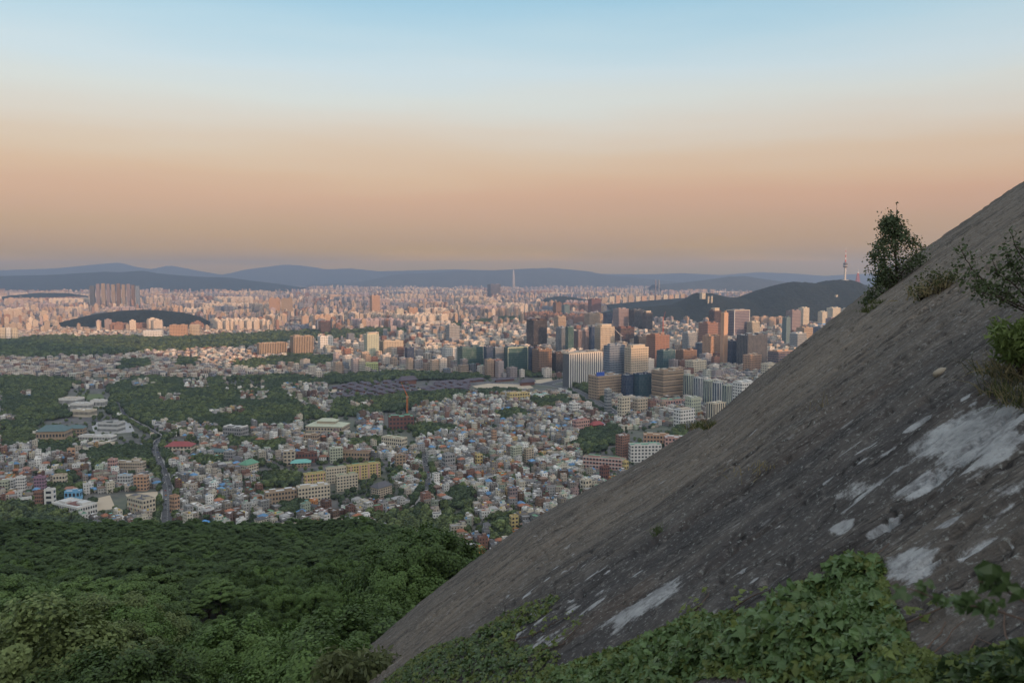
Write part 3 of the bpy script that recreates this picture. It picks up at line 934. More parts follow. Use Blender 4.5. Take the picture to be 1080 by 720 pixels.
class Geo:
    def __init__(self): self.V, self.Q, self.T, self.uq, self.ut, self.aq, self.at, self.n = [], [], [], [], [], [], [], 0
    def add(self, V, Q=None, uq=None, aq=None, T=None, ut=None, at=None):
        self.V.append(V.reshape(-1, 3))
        if Q is not None and len(Q): self.Q.append(Q + self.n); self.uq.append(uq.reshape(-1, 2)); self.aq.append(aq)
        if T is not None and len(T): self.T.append(T + self.n); self.ut.append(ut.reshape(-1, 2)); self.at.append(at)
        self.n += V.size // 3
    def mesh(self, name):
        fs = [np.concatenate(x) for x in (self.Q, self.T) if x]
        me = mesh_from(name, np.concatenate(self.V), fs)
        uv = me.uv_layers.new(name="UVMap")
        uv.data.foreach_set("uv", np.concatenate(self.uq + self.ut).astype(np.float32).ravel())
        A = np.concatenate(self.aq + self.at)
        one = np.ones((len(A), 1))
        vattr(me, "col", np.hstack([A[:, 0:3], one]), 'FLOAT_COLOR', 'FACE')
        vattr(me, "par", A[:, 3:6], 'FLOAT_VECTOR', 'FACE')
        vattr(me, "glass", np.hstack([A[:, 6:9], one]), 'FLOAT_COLOR', 'FACE')
        return me
    def obj(self, name, parent=None, mat=None):
        return link(name, self.mesh(name), mat or FAC, parent)

def vec(n, x):
    x = np.asarray(x, float)
    return np.broadcast_to(x, (n, 3)) if x.ndim == 1 else x
def sca(n, x):
    return np.broadcast_to(np.asarray(x, float), (n,))

def place(L, cx, cy, z0, yaw):
    """Local points L (n,k,3) turned by yaw and moved to (cx,cy,z0)."""
    c, s = np.cos(yaw)[:, None], np.sin(yaw)[:, None]
    return np.stack([cx[:, None] + L[..., 0] * c - L[..., 1] * s, cy[:, None] + L[..., 0] * s + L[..., 1] * c, z0[:, None] + L[..., 2]], -1)

def boxes(g, cx, cy, z0, w, d, h, yaw, col, roof=None, par=NOWIN, glass=G_DARK, parapet=0.0, only=None, vs=1.0):
    """Many boxes at once. parapet > 0 sinks the roof inside a rim. only='wall' / 'roof' builds one part."""
    cx = np.atleast_1d(np.asarray(cx, float)); n = len(cx)
    cy, z0, w, d, h, yaw = (sca(n, q) for q in (cy, z0, w, d, h, yaw))
    col = vec(n, col); roof = col if roof is None else vec(n, roof); par = vec(n, par); glass = vec(n, glass)
    sx = np.array([-1, 1, 1, -1]) * 0.5; sy = np.array([-1, -1, 1, 1]) * 0.5
    bx, by = w[:, None] * sx, d[:, None] * sy
    zz = np.zeros((n, 4))
    t = np.minimum(0.3, np.minimum(w, d) * 0.2)[:, None]
    ix, iy = bx - np.sign(sx) * t, by - np.sign(sy) * t
    H = h[:, None] + zz
    wa = np.hstack([col, par, glass])
    nr = np.hstack([col, vec(n, NOWIN), glass]); ra = np.hstack([roof, vec(n, NOWIN), glass])
    i4 = np.arange(4); j4 = (i4 + 1) % 4
    lens = np.stack([w, d, w, d], 1)
    def side_uv(nfl):
        L = lens[:, :, None]; h2 = h[:, None, None]
        z = np.zeros_like(L)
        off = -(L % par[:, 0][:, None, None]) / 2 * 0
        return np.concatenate([np.stack([z, z], -1), np.stack([L, z], -1), np.stack([L, h2 * vs + z], -1), np.stack([z, h2 * vs + z], -1)], 2)
    if only != 'roof':
        k = 8
        if parapet > 0:
            P = parapet
            L = np.concatenate([np.stack([bx, by, zz], -1), np.stack([bx, by, H], -1), np.stack([bx, by, H + P], -1), np.stack([ix, iy, H + P], -1), np.stack([ix, iy, H], -1)], 1)
            k = 20
        else:
            L = np.concatenate([np.stack([bx, by, zz], -1), np.stack([bx, by, H], -1)], 1)
        V = place(L, cx, cy, z0, yaw)
        base = (np.arange(n) * k)[:, None, None]
        ring = lambda a, b: np.stack([i4 + a, j4 + a, j4 + b, i4 + b], -1)[None] + base
        Q = [ring(0, 4)]; uv = [side_uv(1)]; at = [np.repeat(wa[:, None], 4, 1)]
        if parapet > 0:
            for a, b in ((4, 8), (8, 12), (12, 16)):
                Q.append(ring(a, b)); uv.append(np.zeros((n, 4, 4, 2))); at.append(np.repeat(nr[:, None], 4, 1))
        if only is None and parapet <= 0:
            Q.append(np.array([[4, 5, 6, 7]])[None] + base); uv.append(np.zeros((n, 1, 4, 2))); at.append(ra[:, None])
        Q = np.concatenate(Q, 1).reshape(-1, 4)
        g.add(V, Q, np.concatenate(uv, 1).reshape(-1, 2), np.concatenate(at, 1).reshape(-1, 9))
    if only == 'roof' or (only is None and parapet > 0):
        L = np.stack([ix, iy, H + 0.02], -1) if parapet > 0 else np.stack([bx, by, H], -1)
        V = place(L, cx, cy, z0, yaw)
        Q = np.arange(n * 4).reshape(n, 4)
        g.add(V, Q, np.zeros((n * 4, 2)), ra)
    return g

def hip_roofs(g, cx, cy, z0, w, d, h, yaw, col, over=0.5, ridge=0.5):
    """Hipped roofs with eaves; ridge along x, its half length = ridge * w/2."""
    cx = np.atleast_1d(np.asarray(cx, float)); n = len(cx)
    cy, z0, w, d, h, yaw, ridge = (sca(n, q) for q in (cy, z0, w, d, h, yaw, ridge))
    col = vec(n, col)
    sx = np.array([-1, 1, 1, -1]) * 0.5; sy = np.array([-1, -1, 1, 1]) * 0.5
    bx = (w + 2 * over)[:, None] * sx; by = (d + 2 * over)[:, None] * sy
    z = np.zeros((n, 4))
    rx = (w * ridge)[:, None] * np.array([-0.5, 0.5]); z2 = np.zeros((n, 2))
    L = np.concatenate([np.stack([bx, by, z], -1), np.stack([bx, by, z + 0.25], -1), np.stack([rx, z2, z2 + h[:, None] + 0.25], -1)], 1)
    V = place(L, cx, cy, z0, yaw)
    base = (np.arange(n) * 10)[:, None, None]
    Q = np.array([[0, 1, 5, 4], [1, 2, 6, 5], [2, 3, 7, 6], [3, 0, 4, 7], [3, 2, 1, 0], [4, 5, 9, 8], [6, 7, 8, 9]])[None] + base
    T = np.array([[5, 6, 9], [7, 4, 8]])[None] + base
    a = np.hstack([col, vec(n, NOWIN), vec(n, G_DARK)])
    g.add(V, Q.reshape(-1, 4), np.zeros((n * 28, 2)), np.repeat(a, 7, 0), T.reshape(-1, 3), np.zeros((n * 6, 2)), np.repeat(a, 2, 0))
    return g

# ---- where things are (polygons in photograph pixels, laid on the ground plane)
TREES = [
    [(0, 397), (55, 400), (88, 405), (70, 412), (62, 425), (75, 440), (40, 446), (36, 470), (0, 475)],
    [(112, 410), (150, 398), (200, 402), (235, 400), (300, 397), (345, 402), (340, 412), (300, 420), (330, 428), (345, 440), (320, 444), (300, 452), (240, 452), (205, 449), (160, 449), (140, 440), (112, 436), (118, 425)],
    [(340, 426), (380, 420), (430, 417), (470, 412), (500, 415), (478, 424), (440, 432), (410, 436), (375, 440), (350, 438)],
    [(0, 360), (60, 357), (130, 358), (200, 358), (300, 352), (370, 350), (420, 348), (430, 353), (380, 358), (330, 361), (270, 366), (180, 371), (100, 377), (0, 379)],
    [(88, 480), (110, 474), (160, 474), (160, 492), (125, 494), (100, 497)], [(62, 500), (88, 506), (84, 517), (70, 530), (58, 525)],
    [(238, 457), (262, 455), (272, 470), (245, 476)], [(278, 501), (318, 503), (314, 514), (280, 514)], [(480, 515), (500, 522), (496, 545), (480, 560), (468, 568), (464, 550)],
    [(612, 456), (650, 450), (655, 462), (630, 478), (605, 472)], [(432, 451), (470, 449), (482, 456), (440, 463)], [(603, 398), (618, 402), (645, 424), (638, 428), (606, 410)],
    [(345, 397), (420, 394), (520, 398), (500, 402), (440, 401), (350, 405)], [(515, 548), (545, 545), (540, 575), (515, 572)], [(697, 462), (720, 449), (728, 452), (712, 470)],
    [(390, 548), (450, 540), (472, 568), (420, 572)], [(500, 412), (545, 408), (548, 416), (505, 420)], [(40, 462), (75, 458), (80, 478), (40, 482)],
    [(-20, 533), (45, 536), (100, 556), (100, 575), (40, 580), (-20, 580)], [(150, 475), (163, 482), (170, 500), (163, 503)], [(172, 470), (180, 478), (182, 500), (176, 498)],
    [(200, 484), (240, 484), (238, 492), (205, 493)], [(270, 470), (300, 465), (305, 476), (275, 482)], [(560, 424), (598, 418), (600, 430), (566, 434)], [(365, 468), (400, 462), (402, 472), (372, 476)],
    [(520, 437), (555, 433), (560, 440), (530, 446)], [(130, 380), (160, 382), (155, 390), (125, 392)], [(185, 378), (210, 380), (205, 388), (186, 388)], [(245, 384), (300, 378), (310, 384), (260, 392)],
    [(470, 345), (520, 338), (560, 334), (545, 342), (480, 350)], [(300, 375), (360, 378), (350, 388), (300, 388)], [(480, 378), (560, 388), (600, 396), (560, 398), (490, 392)],
    [(600, 545), (640, 515), (640, 520), (605, 550)], [(290, 530), (320, 532), (330, 540), (300, 546)], [(410, 500), (420, 494), (424, 505), (412, 512)], [(690, 480), (700, 472), (704, 476), (694, 484)],
]
GAPS = [[(192, 404), (218, 401), (220, 411), (196, 412)], [(236, 402), (276, 399), (280, 413), (240, 414)], [(252, 418), (282, 416), (284, 424), (256, 425)], [(298, 408), (348, 406), (346, 417), (300, 417)],
        [(312, 422), (348, 420), (350, 431), (316, 431)], [(168, 420), (190, 419), (192, 425), (170, 426)], [(138, 404), (160, 402), (164, 408), (140, 410)], [(222, 436), (256, 433), (258, 439), (224, 441)],
        [(0, 442), (18, 441), (18, 447), (0, 448)], [(20, 416), (34, 415), (34, 420), (20, 421)], [(370, 428), (392, 425), (392, 431), (372, 433)], [(120, 363), (170, 361), (172, 365), (122, 367)], [(300, 354), (330, 353), (330, 357), (300, 358)]]
CLEAR = [  # courts, yards and sites without houses
    [(345, 402), (440, 399), (560, 398), (603, 399), (606, 414), (560, 416), (500, 414), (470, 412), (430, 418), (345, 428)],
    [(36, 440), (100, 440), (100, 470), (40, 472)], [(60, 410), (125, 410), (125, 446), (70, 446)], [(88, 522), (130, 518), (170, 518), (170, 548), (40, 550), (45, 522)],
    [(95, 440), (160, 440), (160, 472), (95, 474)], [(318, 438), (378, 438), (378, 460), (318, 462)], [(270, 488), (412, 486), (420, 532), (275, 536)], [(240, 402), (275, 401), (278, 412), (240, 414)],
    [(172, 462), (210, 462), (210, 482), (172, 482)], [(600, 400), (612, 404), (648, 432), (642, 440), (615, 428), (598, 416)], [(403, 434), (440, 434), (440, 474), (400, 474)],
    [(612, 458), (726, 448), (726, 478), (660, 505), (612, 500)], [(112, 482), (162, 484), (162, 502), (112, 502)], [(230, 448), (266, 448), (266, 465), (230, 465)],
]
ROADS = [("road", [(262, 452), (232, 454), (205, 455.5), (182, 458), (168, 463), (163, 471), (165, 482), (170, 493), (175, 506), (177.5, 520), (177, 536), (176, 552), (175, 572)], 11),
         ("road", [(500, 403), (540, 404), (575, 405), (600, 409), (612, 415), (628, 424), (642, 433), (655, 441)], 26),
         ("road", [(122, 424), (127, 432), (133, 441), (150, 449), (168, 460)], 9), ("road", [(575, 405), (592, 401), (620, 396.5), (660, 393), (720, 390)], 30),
         ("road", [(402, 560), (425, 545), (447, 528), (452, 512), (450, 495), (447, 478)], 7)]

def near_roads(px, py):
    """Distance in pixels (with depth stretched) to the closest road line, less its half width."""
    best = np.full(np.shape(px), 1e9)
    P = ground(px, py)
    for _, pts, wd in ROADS:
        q = ground(*np.array(pts, float).T)[:, :2]
        for a, b in zip(q[:-1], q[1:]):
            ab = b - a
            t = np.clip(((P[..., 0] - a[0]) * ab[0] + (P[..., 1] - a[1]) * ab[1]) / (ab @ ab), 0, 1)
            best = np.minimum(best, np.hypot(P[..., 0] - a[0] - t * ab[0], P[..., 1] - a[1] - t * ab[1]) - wd / 2)
    return best

FOREST_EDGE = np.array([(-40, 543), (0, 543), (60, 548), (120, 553), (250, 552), (330, 553), (420, 562), (470, 578), (515, 588), (560, 604)], float)
def in_view(px, py, pad=0, beyond=0):
    """Whether the photograph shows this place of the town (not beyond the frame, the forest's edge or the slab)."""
    s = np.interp(px, SIL[:, 0], SIL[:, 1])
    f = np.interp(px, FOREST_EDGE[:, 0], FOREST_EDGE[:, 1])
    return (px > -8 - beyond * .6) & (px < 930 + beyond * .6) & (py < f - 1 + pad) & ((px < 385) | (py < s - 2 + pad + beyond))

def strip(name, pts, wd, mat, z=0.06):
    q = ground(*np.array(pts, float).T)[:, :2]
    t = np.linspace(0, len(q) - 1, (len(q) - 1) * 8 + 1)
    q = np.stack([np.interp(t, np.arange(len(q)), q[:, 0]), np.interp(t, np.arange(len(q)), q[:, 1])], 1)
    for _ in range(12): q[1:-1] = (q[:-2] + q[2:] + 2 * q[1:-1]) / 4
    T = unit(np.gradient(q, axis=0)); N = np.stack([-T[:, 1], T[:, 0]], 1)
    L, Rr = q + N * wd / 2, q - N * wd / 2
    V = np.concatenate([np.c_[L, np.full(len(q), z)], np.c_[Rr, np.full(len(q), z)]])
    i = np.arange(len(q) - 1)
    Fq = np.stack([i + len(q), i + len(q) + 1, i + 1, i], -1)
    return tag(link(name, mesh_from(name, V, Fq), mat), kind="structure"), q, N

def flat(name, poly, mat, z=0.05):
    V = ground(*np.array(poly, float).T); V[:, 2] = z
    # fan from the centre
    c = V.mean(0); n = len(V)
    V = np.vstack([V, c]); Fq = np.array([(i, (i + 1) % n, n) for i in range(n)])
    e1, e2 = V[1] - V[0], V[2] - V[0]
    if np.cross(e1, e2)[2] < 0: Fq = Fq[:, ::-1]
    return tag(link(name, mesh_from(name, V, Fq), mat), kind="structure")

GRID_YAW = R(32.3)            # the street grid of the business quarter
SUNNY = {}

def build_ground_marks():
    asph = plain("asphalt", (0.085, 0.085, 0.09), 0.9, 0.2, 0.1); sand = plain("sandy_court", (0.46, 0.38, 0.28), 0.95, 0.12, 0.06)
    line = plain("road_paint", (0.7, 0.7, 0.66), 0.8, 0.1); kerb = plain("kerb_stone", (0.34, 0.33, 0.31), 0.9, 0.15); lawn = plain("lawn", (0.10, 0.13, 0.05), 1.0, 0.3, 0.05)
    SUNNY['roads'] = []
    for nm, pts, wd in ROADS:
        strip("pavement", pts, wd + 5, kerb, 0.10)
        o, q, N = strip(nm, pts, wd, asph, 0.16)
        SUNNY['roads'].append((q, N, wd))
        if wd > 8:
            g = []
            d = np.concatenate([[0], np.cumsum(np.hypot(*np.diff(q, axis=0).T))])
            for off in ([0.0] if wd < 15 else [-wd / 4, 0.0, wd / 4]):
                for s0 in np.arange(4, d[-1] - 6, 9.0):
                    a = np.array([np.interp(s0, d, q[:, 0]), np.interp(s0, d, q[:, 1])]); b = np.array([np.interp(s0 + 4, d, q[:, 0]), np.interp(s0 + 4, d, q[:, 1])])
                    t = unit(b - a); nn = np.array([-t[1], t[0]])
                    a = a + nn * off; b = b + nn * off
                    g.append([np.r_[a + nn * .12, .17], np.r_[a - nn * .12, .17], np.r_[b - nn * .12, .17], np.r_[b + nn * .12, .17]])
            g = np.array(g).reshape(-1, 3)
            tag(link("road_markings", mesh_from("road_markings", g, np.arange(len(g)).reshape(-1, 4)), line), kind="structure")
    for P in ([(432, 411), (455, 408.5), (470, 411.5), (446, 415)], [(498, 407), (520, 403.5), (556, 404), (563, 409), (540, 412), (508, 412)], [(462, 406), (474, 404), (484, 407), (470, 409.5)],
              [(88, 528), (116, 522), (122, 536), (94, 540)], [(132, 521), (166, 518), (168, 528), (138, 530)], [(240, 407), (262, 403), (272, 408), (246, 413)],
              [(210, 455), (240, 452), (250, 457), (212, 461)], [(345, 411), (358, 410), (360, 413), (347, 414)], [(0, 443), (14, 443), (14, 446), (0, 447)], [(555, 402), (585, 398), (596, 403), (570, 404.5)]):
        flat("courtyard", P, sand)
    flat("lawn", [(84, 416), (108, 415), (110, 420), (88, 422)], lawn)
    flat("lawn", [(300, 419), (335, 418), (340, 425), (310, 428)], lawn)
    flat("plaza", [(96, 446), (135, 441), (142, 455), (100, 460)], plain("plaza_stone", (0.36, 0.36, 0.36), 0.9, 0.1))

# ---- palettes (linear albedo)
WALLS = [("white", (0.76, 0.76, 0.73)), ("cream", (0.60, 0.56, 0.46)), ("grey", (0.33, 0.33, 0.33)), ("beige", (0.42, 0.37, 0.31)), ("red brick", (0.23, 0.125, 0.095)),
         ("brown brick", (0.20, 0.13, 0.09)), ("pink", (0.43, 0.31, 0.29)), ("taupe-grey", (0.30, 0.27, 0.25)), ("pale green", (0.42, 0.48, 0.38)), ("ochre", (0.48, 0.34, 0.16)), ("orange", (0.55, 0.24, 0.09)), ("pale blue", (0.36, 0.45, 0.52))]
WALL_P = np.array([24, 18, 18, 14, 8, 8, 3.5, 5, 3, 1.0, .8, .6]); WALL_P = WALL_P / WALL_P.sum()
ROOFS = [("grey", (0.30, 0.30, 0.30)), ("green", (0.13, 0.27, 0.17)), ("pale", (0.62, 0.62, 0.61)), ("dark", (0.11, 0.11, 0.12)), ("terracotta", (0.33, 0.14, 0.08)),
         ("blue", (0.12, 0.26, 0.45)), ("brown", (0.20, 0.14, 0.11)), ("teal", (0.12, 0.36, 0.32))]
ROOF_P = np.array([36, 14, 20, 18, 4, 1.2, 6, 3]); ROOF_P = ROOF_P / ROOF_P.sum()
WC = np.array([c for _, c in WALLS]); RC = np.array([c for _, c in ROOFS])

def district_yaw(X, Y, amp=0.9):
    n = fbm(np.stack([X / 260, Y / 260, X * 0 + 40], -1), 2)
    return GRID_YAW + np.round(n * 3.2) / 3.2 * amp

MARKS = []          # landmarks for labels: (phrase, px, py)
HEROES = []         # footprints (x, y, radius) kept free of other buildings
def free_of_heroes(X, Y, extra=0.0):
    ok = np.ones(len(X), bool)
    for hx, hy, hw, hd, yaw in HEROES:
        c, s = math.cos(yaw), math.sin(yaw)
        dx, dy = X - hx, Y - hy
        lx, ly = dx * c + dy * s, -dx * s + dy * c
        ok &= ~((np.abs(lx) < hw / 2 + extra) & (np.abs(ly) < hd / 2 + extra))
    return ok

def solve_box(x0, x1, yt, yb, dr, yaw, z0=0.0):
    """Front corner row yb, roof row yt and width x0..x1 in the photograph -> centre, width, depth, height of the building."""
    xm = (x0 + x1) / 2
    G = ground(xm, yb, z0)
    phi = math.atan((xm - 540) / F)
    a = yaw + phi
    dist = math.hypot(G[0], G[1])
    wapp = (x1 - x0) / F * G[1]
    wapp *= math.cos(phi)
    w = wapp / (abs(math.cos(a)) + dr * abs(math.sin(a)))
    d = w * dr
    half = (w * abs(math.sin(a)) + d * abs(math.cos(a))) / 2
    u = np.array([math.sin(phi), math.cos(phi)])
    C = G[:2] + u * half * 0.95
    rt = ray(xm, yt)
    zt = CAM_Z + rt[2] / rt[1] * (C[1] - half * 0.8)
    return C[0], C[1], w, d, max(zt - z0, 3.0)
# ---- colours of the larger buildings (linear albedo)
K = dict(dkbrown=(.085, .058, .048), brown=(.20, .125, .085), tan=(.36, .27, .19), beige=(.46, .39, .30), cream=(.56, .50, .39), white=(.66, .65, .62), grey=(.30, .30, .30),
         dkgrey=(.10, .105, .115), mauve=(.27, .21, .21), orange=(.46, .29, .19), redbrown=(.17, .075, .06), brick=(.28, .15, .105), navy=(.05, .065, .11), teal=(.10, .16, .17),  # orange doubles as low sunlight put into the colour of lit walls
         green=(.13, .22, .16), pgreen=(.44, .47, .36), yellow=(.55, .44, .20), blue=(.16, .38, .60), pink=(.50, .31, .27), pale=(.50, .51, .50), bluegrey=(.21, .25, .30),
         rgreen=(.12, .28, .19), rred=(.28, .07, .07), rteal=(.16, .40, .36), rdark=(.10, .10, .115), rblue=(.10, .30, .62), purple=(.30, .19, .25), lime=(.40, .46, .22))
ST = dict(grid=(GRID, G_DARK), bands=(BANDS, G_DARK), stripes=(STRIPES, G_DARK), blue=(CURTAIN, G_BLUE), gglass=(CURTAIN, G_GREEN), dark=(CURTAIN, G_DARK), teal=(CURTAIN, G_TEAL),
          flats=(FLATS, G_DARK), gg=(GRID, G_GREY), plain=(NOWIN, G_DARK), bgrid=((3.0, .75, .6), G_BLUE), stripb=((3.0, .6, 1.0), G_BLUE), pale=(CURTAIN, G_GREY))
